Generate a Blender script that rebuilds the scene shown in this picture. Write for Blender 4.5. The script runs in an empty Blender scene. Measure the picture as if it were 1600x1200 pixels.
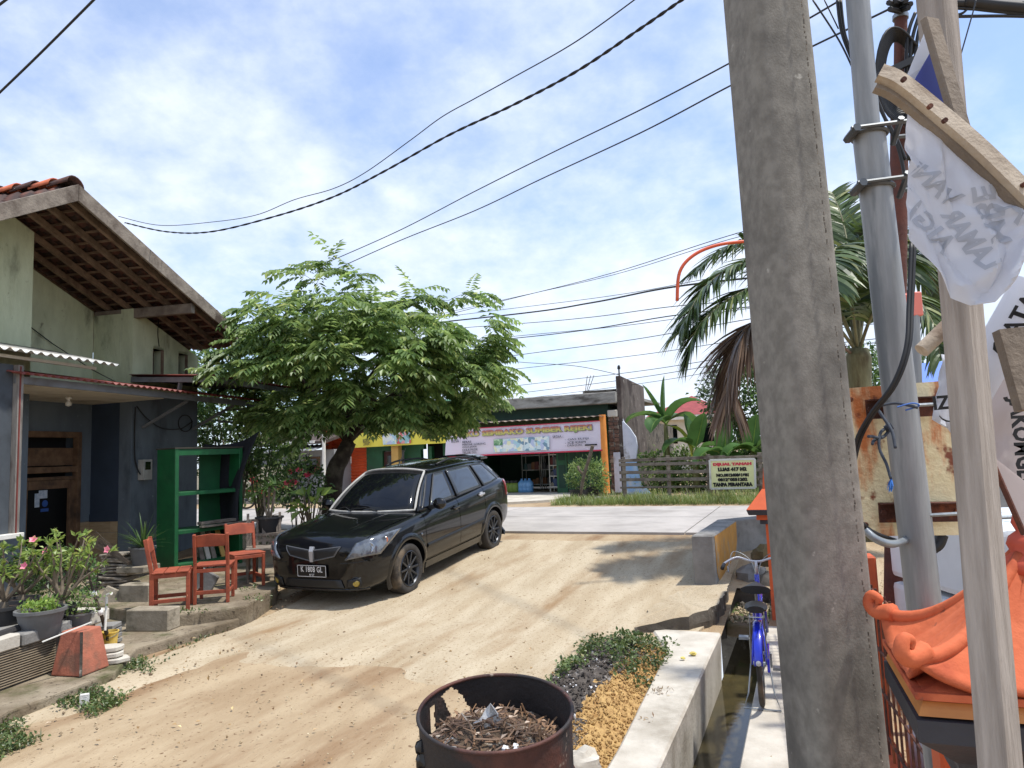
import bpy, bmesh, math, random
from mathutils import Vector, Matrix, noise
from mathutils.bvhtree import BVHTree
V = Vector
R = math.radians
random.seed(7)
S = bpy.context.scene
COL = S.collection

# ------------------------------------------------------------ camera
EYE = V((0, 0, 1.85)); F = 1100.0; PITCH = R(5.6); ROLL = 0.0377
_f = V((0, math.cos(PITCH), math.sin(PITCH))); _r0 = V((1, 0, 0)); _u0 = V((0, -math.sin(PITCH), math.cos(PITCH)))
_c, _s = math.cos(ROLL), math.sin(ROLL)
CR = _c * _r0 - _s * _u0; CU = _s * _r0 + _c * _u0
cam = bpy.data.objects.new('camera', bpy.data.cameras.new('camera'))
COL.objects.link(cam)
cam.data.sensor_width = 36; cam.data.lens = 36 * F / 1600
cam.data.clip_start = 0.05; cam.data.clip_end = 1500
m = Matrix((CR, CU, -_f)).transposed().to_4x4(); m.translation = EYE
cam.matrix_world = m
S.camera = cam

# ------------------------------------------------------------ sky, sun, exposure
SUN_EL, SUN_AZ = R(69), R(99)          # azimuth clockwise from +Y (into the picture)
world = bpy.data.worlds.new('World'); S.world = world
world.use_nodes = True
nt = world.node_tree; nt.nodes.clear()
N = nt.nodes.new; L = nt.links.new
out = N('ShaderNodeOutputWorld'); bg = N('ShaderNodeBackground'); bg.inputs['Strength'].default_value = 0.12
sky = N('ShaderNodeTexSky'); sky.sky_type = 'NISHITA'; sky.sun_disc = False
sky.sun_elevation = SUN_EL; sky.sun_rotation = SUN_AZ; sky.air_density = 1.0; sky.dust_density = 0.8; sky.ozone_density = 2.0
tc = N('ShaderNodeTexCoord'); sep = N('ShaderNodeSeparateXYZ'); L(tc.outputs['Generated'], sep.inputs[0])
mz = N('ShaderNodeMath'); mz.operation = 'MAXIMUM'; mz.inputs[1].default_value = 0.0; L(sep.outputs['Z'], mz.inputs[0])
az_ = N('ShaderNodeMath'); az_.operation = 'ADD'; az_.inputs[1].default_value = 0.42; L(mz.outputs[0], az_.inputs[0])
dv = N('ShaderNodeVectorMath'); dv.operation = 'DIVIDE'; L(tc.outputs['Generated'], dv.inputs[0])
cmb = N('ShaderNodeCombineXYZ'); L(az_.outputs[0], cmb.inputs[0]); L(az_.outputs[0], cmb.inputs[1]); cmb.inputs[2].default_value = 1
L(cmb.outputs[0], dv.inputs[1])
n1 = N('ShaderNodeTexNoise'); n1.inputs['Scale'].default_value = 1.0; n1.inputs['Detail'].default_value = 9; n1.inputs['Roughness'].default_value = 0.58
n1.inputs['Distortion'].default_value = 0.15
mp = N('ShaderNodeMapping'); mp.inputs['Location'].default_value = (3.1, 1.7, 0); mp.inputs['Scale'].default_value = (1, 1, 0.35)
L(dv.outputs[0], mp.inputs[0]); L(mp.outputs[0], n1.inputs[0])
n2 = N('ShaderNodeTexNoise'); n2.inputs['Scale'].default_value = 8.5; n2.inputs['Detail'].default_value = 8; n2.inputs['Roughness'].default_value = 0.6
L(mp.outputs[0], n2.inputs[0])
ad = N('ShaderNodeMath'); ad.operation = 'MULTIPLY_ADD'; ad.inputs[1].default_value = 0.24; L(n2.outputs['Fac'], ad.inputs[0]); L(n1.outputs['Fac'], ad.inputs[2])
# more cloud low down, like the photograph's milky horizon
hz = N('ShaderNodeMapRange'); hz.inputs['From Min'].default_value = 0.0; hz.inputs['From Max'].default_value = 0.5
hz.inputs['To Min'].default_value = 0.13; hz.inputs['To Max'].default_value = 0.0; L(sep.outputs['Z'], hz.inputs[0])
ad2 = N('ShaderNodeMath'); L(ad.outputs[0], ad2.inputs[0]); L(hz.outputs[0], ad2.inputs[1])
rp = N('ShaderNodeMapRange'); rp.inputs['From Min'].default_value = 0.46; rp.inputs['From Max'].default_value = 0.76; rp.interpolation_type = 'SMOOTHSTEP'
rp.inputs['To Min'].default_value = 0.26; rp.inputs['To Max'].default_value = 0.92
L(ad2.outputs[0], rp.inputs[0])
# cloud tone: white tops, faintly grey-mauve thick parts
cr = N('ShaderNodeMix'); cr.data_type = 'RGBA'; L(n2.outputs['Fac'], cr.inputs['Factor'])
cr.inputs[6].default_value = (5.2, 5.8, 6.9, 1); cr.inputs[7].default_value = (7.6, 8.0, 8.7, 1)
mx = N('ShaderNodeMix'); mx.data_type = 'RGBA'
sk = N('ShaderNodeMix'); sk.data_type = 'RGBA'; sk.blend_type = 'MULTIPLY'; sk.inputs['Factor'].default_value = 1
sk.inputs[7].default_value = (1.0, 1.25, 1.55, 1); L(sky.outputs[0], sk.inputs[6])
L(rp.outputs[0], mx.inputs['Factor']); L(sk.outputs[2], mx.inputs[6]); L(cr.outputs[2], mx.inputs[7])
L(mx.outputs[2], bg.inputs['Color']); L(bg.outputs[0], out.inputs[0])

sun = bpy.data.objects.new('sun', bpy.data.lights.new('sun', 'SUN')); COL.objects.link(sun)
sun.data.energy = 3.7; sun.data.angle = R(2.0); sun.data.color = (1, 0.955, 0.88)
sd = V((math.sin(SUN_AZ) * math.cos(SUN_EL), math.cos(SUN_AZ) * math.cos(SUN_EL), math.sin(SUN_EL)))
sun.rotation_euler = sd.to_track_quat('Z', 'Y').to_euler()
sun.location = (0, 0, 30)
S.view_settings.view_transform = 'Standard'; S.view_settings.look = 'None'
S.view_settings.exposure = 0.42; S.view_settings.gamma = 1.0; S.view_settings.use_curve_mapping = False
try:
    S.cycles.max_bounces = 8; S.cycles.transparent_max_bounces = 12; S.cycles.use_denoising = True
except Exception: pass

# ------------------------------------------------------------ helpers
def at(px, py, Y):
    d = _f + ((px - 800) / F) * CR - ((py - 600) / F) * CU
    return EYE + d * (Y / d.y)
def onz(px, py, z):
    d = _f + ((px - 800) / F) * CR - ((py - 600) / F) * CU
    return EYE + d * ((z - EYE.z) / d.z)
CA, SA = math.cos(R(22.5)), math.sin(R(22.5))
AL = V((SA, CA, 0)); RD = V((CA, -SA, 0))       # alley axis (away), road axis (right)
def UV(u, v, z=0.0): return V((CA * u + SA * v, -SA * u + CA * v, z))
def UVd(u, v, z=0.0): return UV(u - .14, v, z)
def uvof(p): return (CA * p.x - SA * p.y, SA * p.x + CA * p.y)
def smooth(a, b, t):
    t = max(0, min(1, (t - a) / (b - a))); return t * t * (3 - 2 * t)
def H(u, v):
    t = max(0.0, min(1.0, (v - 7.2) / 5.0))
    return 0.40 * (t * 0.75 + 0.25 * t * t * (3 - 2 * t))
def onv(px, py, v):
    d = _f + ((px - 800) / F) * CR - ((py - 600) / F) * CU
    k = SA * d.x + CA * d.y
    return EYE + d * (v / k)
def HW(p): return H(*uvof(p))
def lin(c):
    c = c / 255.0
    return c / 12.92 if c <= 0.04045 else ((c + 0.055) / 1.055) ** 2.4
def RGB(r, g, b): return (lin(r), lin(g), lin(b), 1)

def mat(name, c1, c2=None, scale=6, rough=0.75, metal=0.0, bump=0.0, bscale=40, c3=None, sscale=1.5, slo=0.5, shi=0.7,
        stretch=(1, 1, 1), spec=0.5, rnd=0.0, coat=0.0, detail=6, c4=None, s4=10, l4=0.6, h4=0.66, sstretch=None, trans=0.0, subsurf=0.0):
    """noise mix of c1/c2, a patchy stain c3, optional sharp flecks c4, noise bump"""
    M = bpy.data.materials.new(name); M.use_nodes = True
    t = M.node_tree; b = t.nodes['Principled BSDF']; n = t.nodes.new; k = t.links.new
    b.inputs['Roughness'].default_value = rough; b.inputs['Metallic'].default_value = metal
    b.inputs['Specular IOR Level'].default_value = spec; b.inputs['Coat Weight'].default_value = coat
    b.inputs['Coat Roughness'].default_value = 0.04
    if trans: b.inputs['Transmission Weight'].default_value = trans
    tc = n('ShaderNodeTexCoord')
    def noi(sc, st, loc=(0, 0, 0), det=detail, ro=0.6):
        mp = n('ShaderNodeMapping'); mp.inputs['Scale'].default_value = st; mp.inputs['Location'].default_value = loc
        k(tc.outputs['Object'], mp.inputs[0])
        x = n('ShaderNodeTexNoise'); x.inputs['Scale'].default_value = sc; x.inputs['Detail'].default_value = det
        x.inputs['Roughness'].default_value = ro; k(mp.outputs[0], x.inputs[0]); return x
    def rng(src, lo, hi):
        r = n('ShaderNodeMapRange'); r.inputs['From Min'].default_value = lo; r.inputs['From Max'].default_value = hi
        r.interpolation_type = 'SMOOTHSTEP'; k(src, r.inputs[0]); return r.outputs[0]
    def mix(fac, a, bb):
        x = n('ShaderNodeMix'); x.data_type = 'RGBA'; k(fac, x.inputs['Factor'])
        if isinstance(a, tuple): x.inputs[6].default_value = a
        else: k(a, x.inputs[6])
        if isinstance(bb, tuple): x.inputs[7].default_value = bb
        else: k(bb, x.inputs[7])
        return x.outputs[2]
    col = c1
    if c2: col = mix(rng(noi(scale, stretch).outputs['Fac'], 0.3, 0.7), c1, c2)
    if c3: col = mix(rng(noi(sscale, sstretch or stretch, (5, 3, 1)).outputs['Fac'], slo, shi), col, c3)
    if c4: col = mix(rng(noi(s4, (1, 1, 1), (1, 8, 2), 4).outputs['Fac'], l4, h4), col, c4)
    if rnd:
        oi = n('ShaderNodeObjectInfo'); hs = n('ShaderNodeHueSaturation')
        mr = n('ShaderNodeMapRange'); mr.inputs['To Min'].default_value = 1 - rnd; mr.inputs['To Max'].default_value = 1 + rnd
        k(oi.outputs['Random'], mr.inputs[0]); k(mr.outputs[0], hs.inputs['Value'])
        if isinstance(col, tuple): hs.inputs['Color'].default_value = col
        else: k(col, hs.inputs['Color'])
        col = hs.outputs[0]
    if isinstance(col, tuple): b.inputs['Base Color'].default_value = col
    else: k(col, b.inputs['Base Color'])
    if bump:
        bp = n('ShaderNodeBump'); bp.inputs['Strength'].default_value = bump; bp.inputs['Distance'].default_value = 0.02
        k(noi(bscale, stretch, (2, 2, 2)).outputs['Fac'], bp.inputs['Height']); k(bp.outputs[0], b.inputs['Normal'])
    return M

def leafmat(name, c1, c2, c3=None, tr=0.35):
    """leaf: colour varies from leaf to leaf and clump to clump, some light comes through"""
    M = bpy.data.materials.new(name); M.use_nodes = True
    t = M.node_tree; b = t.nodes['Principled BSDF']; n = t.nodes.new; k = t.links.new
    b.inputs['Roughness'].default_value = 0.42; b.inputs['Specular IOR Level'].default_value = 0.5
    g = n('ShaderNodeNewGeometry'); tc = n('ShaderNodeTexCoord')
    r = n('ShaderNodeValToRGB'); k(g.outputs['Random Per Island'], r.inputs[0])
    e = r.color_ramp.elements; e[0].color = c1; e[1].color = c2
    if c3: x = r.color_ramp.elements.new(0.93); x.color = c2; e[-1].color = c3
    nz = n('ShaderNodeTexNoise'); nz.inputs['Scale'].default_value = 1.4; nz.inputs['Detail'].default_value = 3; k(tc.outputs['Object'], nz.inputs[0])
    mr = n('ShaderNodeMapRange'); mr.inputs['From Min'].default_value = .3; mr.inputs['From Max'].default_value = .7; mr.inputs['To Min'].default_value = .62; mr.inputs['To Max'].default_value = 1.3; k(nz.outputs['Fac'], mr.inputs[0])
    hv = n('ShaderNodeHueSaturation'); hv.inputs['Saturation'].default_value = .92; k(mr.outputs[0], hv.inputs['Value']); k(r.outputs[0], hv.inputs['Color']); r = hv
    k(r.outputs[0], b.inputs['Base Color'])
    tl = n('ShaderNodeBsdfTranslucent'); mx = n('ShaderNodeMixShader'); mx.inputs[0].default_value = tr
    hs = n('ShaderNodeHueSaturation'); hs.inputs['Value'].default_value = 1.5; hs.inputs['Hue'].default_value = 0.485; k(r.outputs[0], hs.inputs['Color'])
    k(hs.outputs[0], tl.inputs[0]); k(b.outputs[0], mx.inputs[1]); k(tl.outputs[0], mx.inputs[2])
    k(mx.outputs[0], t.nodes['Material Output'].inputs[0])
    return M

INV = {}
def setp(o, label=None, cat=None, group=None, kind=None):
    if label: o['label'] = label
    if cat: o['category'] = cat
    if group: o['group'] = group
    if kind: o['kind'] = kind
    return o
def thing(name, label, cat, loc=(0, 0, 0), rz=0.0, group=None, mat4=None):
    o = bpy.data.objects.new(name, None); COL.objects.link(o); o.empty_display_size = 0.1
    if mat4 is None: mat4 = Matrix.Translation(V(loc)) @ Matrix.Rotation(rz, 4, 'Z')
    o.matrix_world = mat4
    INV[o.name] = mat4.inverted()
    return setp(o, label, cat, group)
def root(o):
    while o.parent: o = o.parent
    return o

class MB:
    def __init__(s): s.v = []; s.f = []; s.m = []
    def add(s, vs, fs, mi=0):
        k = len(s.v); s.v += [V(x) for x in vs]
        for f in fs: s.f.append(tuple(i + k for i in f)); s.m.append(mi)
        return s
    def box(s, c, size, rot=None, mi=0):
        c = V(c); x, y, z = [d / 2 for d in size]
        p = [V((a * x, b * y, e * z)) for e in (-1, 1) for a, b in ((-1, -1), (1, -1), (1, 1), (-1, 1))]
        if rot is not None: p = [rot @ q for q in p]
        return s.add([c + q for q in p], [(3, 2, 1, 0), (4, 5, 6, 7), (0, 1, 5, 4), (1, 2, 6, 5), (2, 3, 7, 6), (3, 0, 4, 7)], mi)
    def bar(s, a, b, w, h=None, up=V((0, 0, 1)), mi=0, off=(0, 0)):
        a, b = V(a), V(b); h = h or w; d = (b - a); ln = d.length; d.normalize()
        x = d.cross(up)
        if x.length < 1e-4: x = d.cross(V((1, 0, 0)))
        x.normalize(); z = x.cross(d)
        rot = Matrix((x, d, z)).transposed()
        return s.box((a + b) / 2 + x * off[0] + z * off[1], (w, ln, h), rot, mi)
    def tube(s, pts, r, n=8, cap=True, mi=0, closed=False):
        pts = [V(p) for p in pts]; m = len(pts); rs = r if isinstance(r, (list, tuple)) else [r] * m
        vs = []; prev = None
        for i, p in enumerate(pts):
            if closed: d = pts[(i + 1) % m] - pts[i - 1]
            else: d = pts[min(i + 1, m - 1)] - pts[max(i - 1, 0)]
            if d.length < 1e-9: d = V((0, 0, 1))
            d.normalize()
            if prev is None:
                a = d.cross(V((0, 0, 1)));
                if a.length < 1e-3: a = d.cross(V((1, 0, 0)))
            else: a = prev - d * prev.dot(d)
            if a.length < 1e-6: a = d.orthogonal()
            a.normalize(); b = d.cross(a); prev = a
            for j in range(n):
                t = 2 * math.pi * j / n
                vs.append(p + (a * math.cos(t) + b * math.sin(t)) * rs[i])
        fs = []
        for i in range(m if closed else m - 1):
            i2 = (i + 1) % m
            for j in range(n): fs.append((i * n + j, i * n + (j + 1) % n, i2 * n + (j + 1) % n, i2 * n + j))
        if cap and not closed:
            fs.append(tuple(reversed(range(n)))); fs.append(tuple((m - 1) * n + j for j in range(n)))
        return s.add(vs, fs, mi)
    def lathe(s, prof, n=24, M=None, mi=0, arc=2 * math.pi):
        vs = []; fs = []; full = abs(arc - 2 * math.pi) < 1e-6; k = n if full else n + 1
        for r, z in prof:
            for j in range(k):
                t = arc * j / n; vs.append(V((r * math.cos(t), r * math.sin(t), z)))
        for i in range(len(prof) - 1):
            for j in range(n):
                j2 = (j + 1) % k; fs.append((i * k + j, i * k + j2, (i + 1) * k + j2, (i + 1) * k + j))
        if M is not None: vs = [M @ v for v in vs]
        return s.add(vs, fs, mi)
    def prism(s, poly, vec, mi=0):
        poly = [V(p) for p in poly]; vec = V(vec); n = len(poly)
        fs = [tuple(reversed(range(n))), tuple(range(n, 2 * n))] + [(i, (i + 1) % n, n + (i + 1) % n, n + i) for i in range(n)]
        return s.add(poly + [p + vec for p in poly], fs, mi)
    def grid(s, rows, mi=0):
        nr = len(rows); nc = len(rows[0])
        return s.add([p for r in rows for p in r], [(i * nc + j, i * nc + j + 1, (i + 1) * nc + j + 1, (i + 1) * nc + j) for i in range(nr - 1) for j in range(nc - 1)], mi)
    def sheet(s, rows, th, mi=0):
        """a grid given real thickness (th along -normal)"""
        nr = len(rows); nc = len(rows[0]); rows = [[V(p) for p in r] for r in rows]
        bk = []
        for i in range(nr):
            rr = []
            for j in range(nc):
                a = rows[min(i + 1, nr - 1)][j] - rows[max(i - 1, 0)][j]; b = rows[i][min(j + 1, nc - 1)] - rows[i][max(j - 1, 0)]
                nn = a.cross(b)
                if nn.length > 1e-9: nn.normalize()
                rr.append(rows[i][j] + nn * th)
            bk.append(rr)
        k = nr * nc; I = lambda i, j: i * nc + j
        fs = []
        for i in range(nr - 1):
            for j in range(nc - 1):
                q = (I(i, j), I(i, j + 1), I(i + 1, j + 1), I(i + 1, j)); fs.append(q); fs.append(tuple(k + x for x in reversed(q)))
        ed = [I(0, j) for j in range(nc)] + [I(i, nc - 1) for i in range(1, nr)] + [I(nr - 1, j) for j in range(nc - 2, -1, -1)] + [I(i, 0) for i in range(nr - 2, 0, -1)]
        for a, b in zip(ed, ed[1:] + ed[:1]): fs.append((b, a, a + k, b + k))
        return s.add([p for r in rows for p in r] + [p for r in bk for p in r], fs, mi)
    def mesh(s, name, inv=None, smooth=False, bev=0.0, segs=1, weld=False):
        me = bpy.data.meshes.new(name)
        vs = [inv @ v for v in s.v] if inv is not None else s.v
        me.from_pydata([tuple(v) for v in vs], [], s.f)
        if any(s.m): me.polygons.foreach_set('material_index', s.m)
        if bev or weld:
            bm = bmesh.new(); bm.from_mesh(me)
            if weld: bmesh.ops.remove_doubles(bm, verts=bm.verts, dist=1e-5)
            bmesh.ops.recalc_face_normals(bm, faces=bm.faces)
            if bev:
                es = [e for e in bm.edges if len(e.link_faces) == 2 and e.calc_face_angle(0) > 0.6]
                bmesh.ops.bevel(bm, geom=es, offset=bev, segments=segs, affect='EDGES', profile=0.6, clamp_overlap=True)
            bm.to_mesh(me); bm.free()
        if smooth is True: me.polygons.foreach_set('use_smooth', [True] * len(me.polygons))
        elif smooth:
            me.polygons.foreach_set('use_smooth', [True] * len(me.polygons)); me.set_sharp_from_angle(angle=R(smooth))
        me.update()
        return me
    def build(s, name, mats, parent=None, world=True, smooth=False, bev=0.0, segs=1, weld=False, label=None):
        inv = INV[root(parent).name] if (parent is not None and world) else None
        me = s.mesh(name, inv, smooth, bev, segs, weld)
        for q in (mats if isinstance(mats, (list, tuple)) else [mats]): me.materials.append(q)
        o = bpy.data.objects.new(name, me); COL.objects.link(o)
        if parent is not None: o.parent = parent
        if label: o['label'] = label
        return o
def obj(name, me, parent=None, M=None):
    o = bpy.data.objects.new(name, me); COL.objects.link(o)
    if parent is not None: o.parent = parent
    if M is not None: o.matrix_local = M
    return o
def loc4(p, inv_of):      # world matrix -> local of the thing
    return INV[inv_of.name] @ p
def copy_tree(o, parent=None):
    c = o.copy(); COL.objects.link(c)
    if parent is not None: c.parent = parent
    for ch in list(o.children): copy_tree(ch, c)
    return c
def spline(pts, n=8):
    pts = [V(p) for p in pts]; out = []
    for i in range(len(pts) - 1):
        p0 = pts[max(i - 1, 0)]; p1 = pts[i]; p2 = pts[i + 1]; p3 = pts[min(i + 2, len(pts) - 1)]
        for j in range(n):
            t = j / n
            out.append(0.5 * ((2 * p1) + (p2 - p0) * t + (2 * p0 - 5 * p1 + 4 * p2 - p3) * t * t + (3 * p1 - p0 - 3 * p2 + p3) * t ** 3))
    out.append(pts[-1]); return out
def frame(x, y, o):
    """matrix whose local x, y lie along the given world directions"""
    x = V(x).normalized(); z = x.cross(V(y)).normalized(); y = z.cross(x)
    M = Matrix((x, y, z)).transposed().to_4x4(); M.translation = V(o); return M
def text(name, s, m, parent, M, size, ext=0.002, align='CENTER', bold=0.0, world=True, sx=1.0, shear=0.0, space=1.0, kind=None, fit=None):
    cu = bpy.data.curves.new('text', 'FONT'); cu.body = s; cu.size = size; cu.extrude = ext; cu.align_x = align; cu.align_y = 'CENTER'
    cu.offset = bold; cu.resolution_u = 2; cu.shear = shear; cu.space_character = space
    t = bpy.data.objects.new('text', cu)
    me = bpy.data.meshes.new_from_object(t); bpy.data.objects.remove(t); me.name = name
    if world and parent is not None: M = INV[root(parent).name] @ M
    sy_ = 1.0
    if fit:
        xs = [v.co.x for v in me.vertices]; ys = [v.co.y for v in me.vertices]
        sx = fit[0] / (max(xs) - min(xs)); sy_ = fit[1] / (max(ys) - min(ys))
        me.transform(Matrix.Translation((-(max(xs) + min(xs)) / 2 if align == 'CENTER' else -min(xs), -(max(ys) + min(ys)) / 2, 0)))
    me.transform(M @ Matrix.Diagonal((sx, sy_, 1, 1)))
    me.materials.append(m)
    return obj(name, me, parent)
# ------------------------------------------------------------ materials
ASPH = mat('road_concrete', RGB(176, 170, 164), RGB(152, 147, 142), 1.2, 0.85, bump=.12, bscale=60, c3=RGB(132, 126, 120), sscale=.35, slo=.52, shi=.75)
DIRT = mat('packed_dirt', RGB(172, 153, 124), RGB(148, 126, 97), 1.1, 0.95, bump=.55, bscale=28, c3=RGB(122, 92, 62), sscale=.55, slo=.5, shi=.72, c4=RGB(110, 86, 60), s4=24, l4=.60, h4=.70, stretch=(2.2, .7, 1))
RAMP = mat('sandy_concrete', RGB(182, 168, 143), RGB(163, 146, 119), 1.3, 0.95, bump=.55, bscale=34, c3=RGB(136, 108, 74), sscale=.7, slo=.48, shi=.76, c4=RGB(128, 106, 78), s4=34, l4=.56, h4=.70, stretch=(2.6, .6, 1))
YARD = mat('mossy_concrete', RGB(146, 134, 114), RGB(108, 95, 76), 2.6, 0.95, bump=.6, bscale=30, c3=RGB(78, 78, 46), sscale=2.2, slo=.50, shi=.70, c4=RGB(70, 60, 46), s4=18, l4=.58, h4=.70)
CONC = mat('pale_concrete', RGB(196, 190, 178), RGB(172, 165, 152), 3, 0.9, bump=.3, bscale=30, c3=RGB(140, 132, 118), sscale=1.4, slo=.55, shi=.75)
CONCG = mat('grey_concrete', RGB(142, 140, 136), RGB(112, 110, 106), 3, 0.9, bump=.35, bscale=30, c3=RGB(74, 70, 64), sscale=1.6, slo=.55, shi=.72)
CONCD = mat('dark_concrete', RGB(104, 98, 88), RGB(76, 70, 62), 4, 0.95, bump=.6, bscale=18, c3=RGB(44, 40, 36), sscale=2.2, slo=.5, shi=.66, c4=RGB(150, 145, 135), s4=8, l4=.62, h4=.7)
MOSS = mat('mossy_kerb', RGB(110, 92, 70), RGB(84, 76, 44), 4, 0.95, bump=.7, bscale=20, c3=RGB(66, 82, 30), sscale=2.5, slo=.48, shi=.6)
def wetmat():
    M = mat('drain_water', RGB(74, 66, 44), RGB(58, 54, 38), 2.5, 0.07, bump=.05, bscale=9, c3=RGB(92, 84, 52), sscale=1.2)
    return M
WATER = wetmat()
GRASSM = leafmat('grass_blades', RGB(84, 112, 44), RGB(128, 140, 70), RGB(168, 158, 98), .3)
WEEDM = leafmat('weed_leaves', RGB(54, 78, 34), RGB(96, 114, 54), RGB(146, 136, 84), .25)
LITTER = leafmat('dead_leaves', RGB(120, 86, 50), RGB(176, 146, 96), RGB(210, 190, 130), .1)
PEBM = mat('pebbles', RGB(200, 186, 156), RGB(140, 118, 88), 30, .95, bump=.2)

# ------------------------------------------------------------ ground
def ramp_left(v):       # left edge of the alley's concrete, as u
    pts = [(3.2, -6.2), (3.9, -5.85), (6.2, -6.0), (8.2, -6.35), (12.2, -7.5)]
    for (a, b), (c, d) in zip(pts, pts[1:]):
        if v <= c: return b + (d - b) * (v - a) / (c - a)
    return pts[-1][1]
def rough_h(p):
    u, v = uvof(p); w = u + .25 * math.sin(v * .5)
    return noise.noise(p * 1.3) * .018 + noise.noise(p * 4.5) * .007 - .016 * (math.exp(-((w + 2.35) / .16) ** 2) + math.exp(-((w + 3.85) / .16) ** 2))
us = [-160, -90, -50, -30, -22] + [-16 + i * .3 for i in range(51)] + [-.91, -.49] + [-.2 + i * .3 for i in range(40)] + [13, 18, 26, 40, 70, 120, 170]
us = sorted(set(round(x, 3) for x in us))
vs_ = [-30, -12, -6, -3] + [-2 + i * .2 for i in range(72)] + [12.4 + i * .6 for i in range(22)] + [27, 32, 40, 55, 80, 120, 200, 320, 500]
g = MB(); rows = []
for v in vs_:
    r = []
    for u in us:
        p = UV(u, v); h = H(u, v)
        if -15 < u < 12 and v < 12 and not (-1.4 < u < .4): h += rough_h(p)
        if v > 17.6: h = .40 + .03
        if 11.9 < v <= 17.6: h = .37
        r.append(V((p.x, p.y, h)))
    rows.append(r)
nc = len(us); vv = [p for r in rows for p in r]; ff = []
for i in range(len(rows) - 1):
    for j in range(nc - 1):
        if us[j] >= -.911 and us[j + 1] <= -.489 and vs_[i] < 9.0 and vs_[i] >= -6: continue
        ff.append((i * nc + j, i * nc + j + 1, (i + 1) * nc + j + 1, (i + 1) * nc + j))
g.add(vv, ff)
def along_alley(o):      # give the mesh a local frame that follows the alley, so that its grain runs along it
    Mr = Matrix.Rotation(R(-22.5), 4, 'Z'); o.data.transform(Mr.inverted()); o.matrix_world = Mr; return o
along_alley(setp(g.build('ground', DIRT, smooth=True), kind='structure'))

# alley concrete: a sheet over the dirt with a broken lower edge
rows = []
for i in range(90):
    r = []
    for j in range(61):
        t = j / 60; v = 3.5 + i * .088
        lo = ramp_left(v); hi = -1.25 if v < 6.4 else -1.25 + .25 * smooth(6.4, 8.2, v)
        u = lo + (hi - lo) * t
        if j == 0: u += .05 * noise.noise(V((v * 3, 1, 4))) + .02 * noise.noise(V((v * 11, 1, 4)))
        if i == 0: v += .10 * noise.noise(V((t * 30, 2, 0)))
        p = UV(u, v)
        # proud of the dirt at its left edge, dipping under drifted dirt at its lower end
        sink = smooth(.06, .16, t) * (1 - smooth(4.6, 6.6, v + .9 * noise.noise(V((u * .9, v * .6, 3)))))
        e = .03 - .05 * sink + .010 * noise.noise(V((u * 2.2, v * 1.2, 9))) * smooth(.05, .2, t)
        r.append(V((p.x, p.y, H(u, v) + e + rough_h(p) * .6)))
    rows.append(r)
gm = MB(); gm.sheet(rows, .04); along_alley(setp(gm.build('alley_pavement', RAMP, smooth=50), kind='structure'))

# the road: cast concrete slabs with joints, one sheet per slab
rd = bpy.data.objects.new('road', None); COL.objects.link(rd); setp(rd, kind='structure'); INV['road'] = Matrix()
slab_me = {}
for k in range(-14, 10):
    for w in range(2):
        v0, v1 = (12.2, 14.9) if w == 0 else (14.93, 17.6)
        if k == 0: pass
        b = MB(); u0, u1 = k * 5.0 - 2.0, k * 5.0 + 2.975
        b.add([UV(u0, v0, .37), UV(u1, v0, .37), UV(u1, v1, .37), UV(u0, v1, .37), UV(u0, v0, .412), UV(u1, v0, .412), UV(u1, v1, .412), UV(u0, v1, .412)],
              [(4, 5, 6, 7), (0, 1, 5, 4), (1, 2, 6, 5), (2, 3, 7, 6), (3, 0, 4, 7)])
        b.build('slab', ASPH, rd)
# shop forecourt
b = MB()
ue = uvof(onv(893, 770, 20))[0]
fc = [UV(-13.0, 18.0, .40), UV(ue - 1.5, 18.0, .40), UV(ue - .3, 18.9, .40), UV(ue, 20, .40), UV(ue + .3, 22.6, .40), UV(-13.0, 22.6, .40)]
b.prism(fc, (0, 0, .10))
setp(b.build('shop_forecourt', CONC), kind='structure')

# left yard: raised mossy concrete terrace with kerb in front of the house
yd = MB()
yp = [onz(-260, 1275, .12), onz(12, 1107, .12), onz(180, 1046, .12), onz(215, 1012, .10), onz(300, 990, .08), onz(372, 970, .08), onz(432, 925, .1), onz(436, 893, .15)]
for q_ in yp: q_.z = .12
yb = [V((-5.2, 13.4, .1)), V((-9.5, 14.5, .1)), V((-12, 5, .1))]
poly = yp + yb
yd.prism([V((p.x, p.y, -.15)) for p in poly], (0, 0, .25))
setp(yd.build('yard_terrace', YARD, bev=.02, segs=2), kind='structure')
# second low terrace (where the orange chairs stand)
yd = MB()
q = [onz(255, 962, .23), onz(300, 958, .23), onz(385, 946, .23), onz(432, 917, .23), onz(437, 885, .23),
      V((-4.3, 12.0, .2)), V((-5.6, 11.0, .2)), V((-5.7, 9.0, .2))]
yd.prism([V((p.x, p.y, -.1)) for p in q], (0, 0, .33))
setp(yd.build('chair_terrace', YARD, bev=.02, segs=2), kind='structure')

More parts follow.
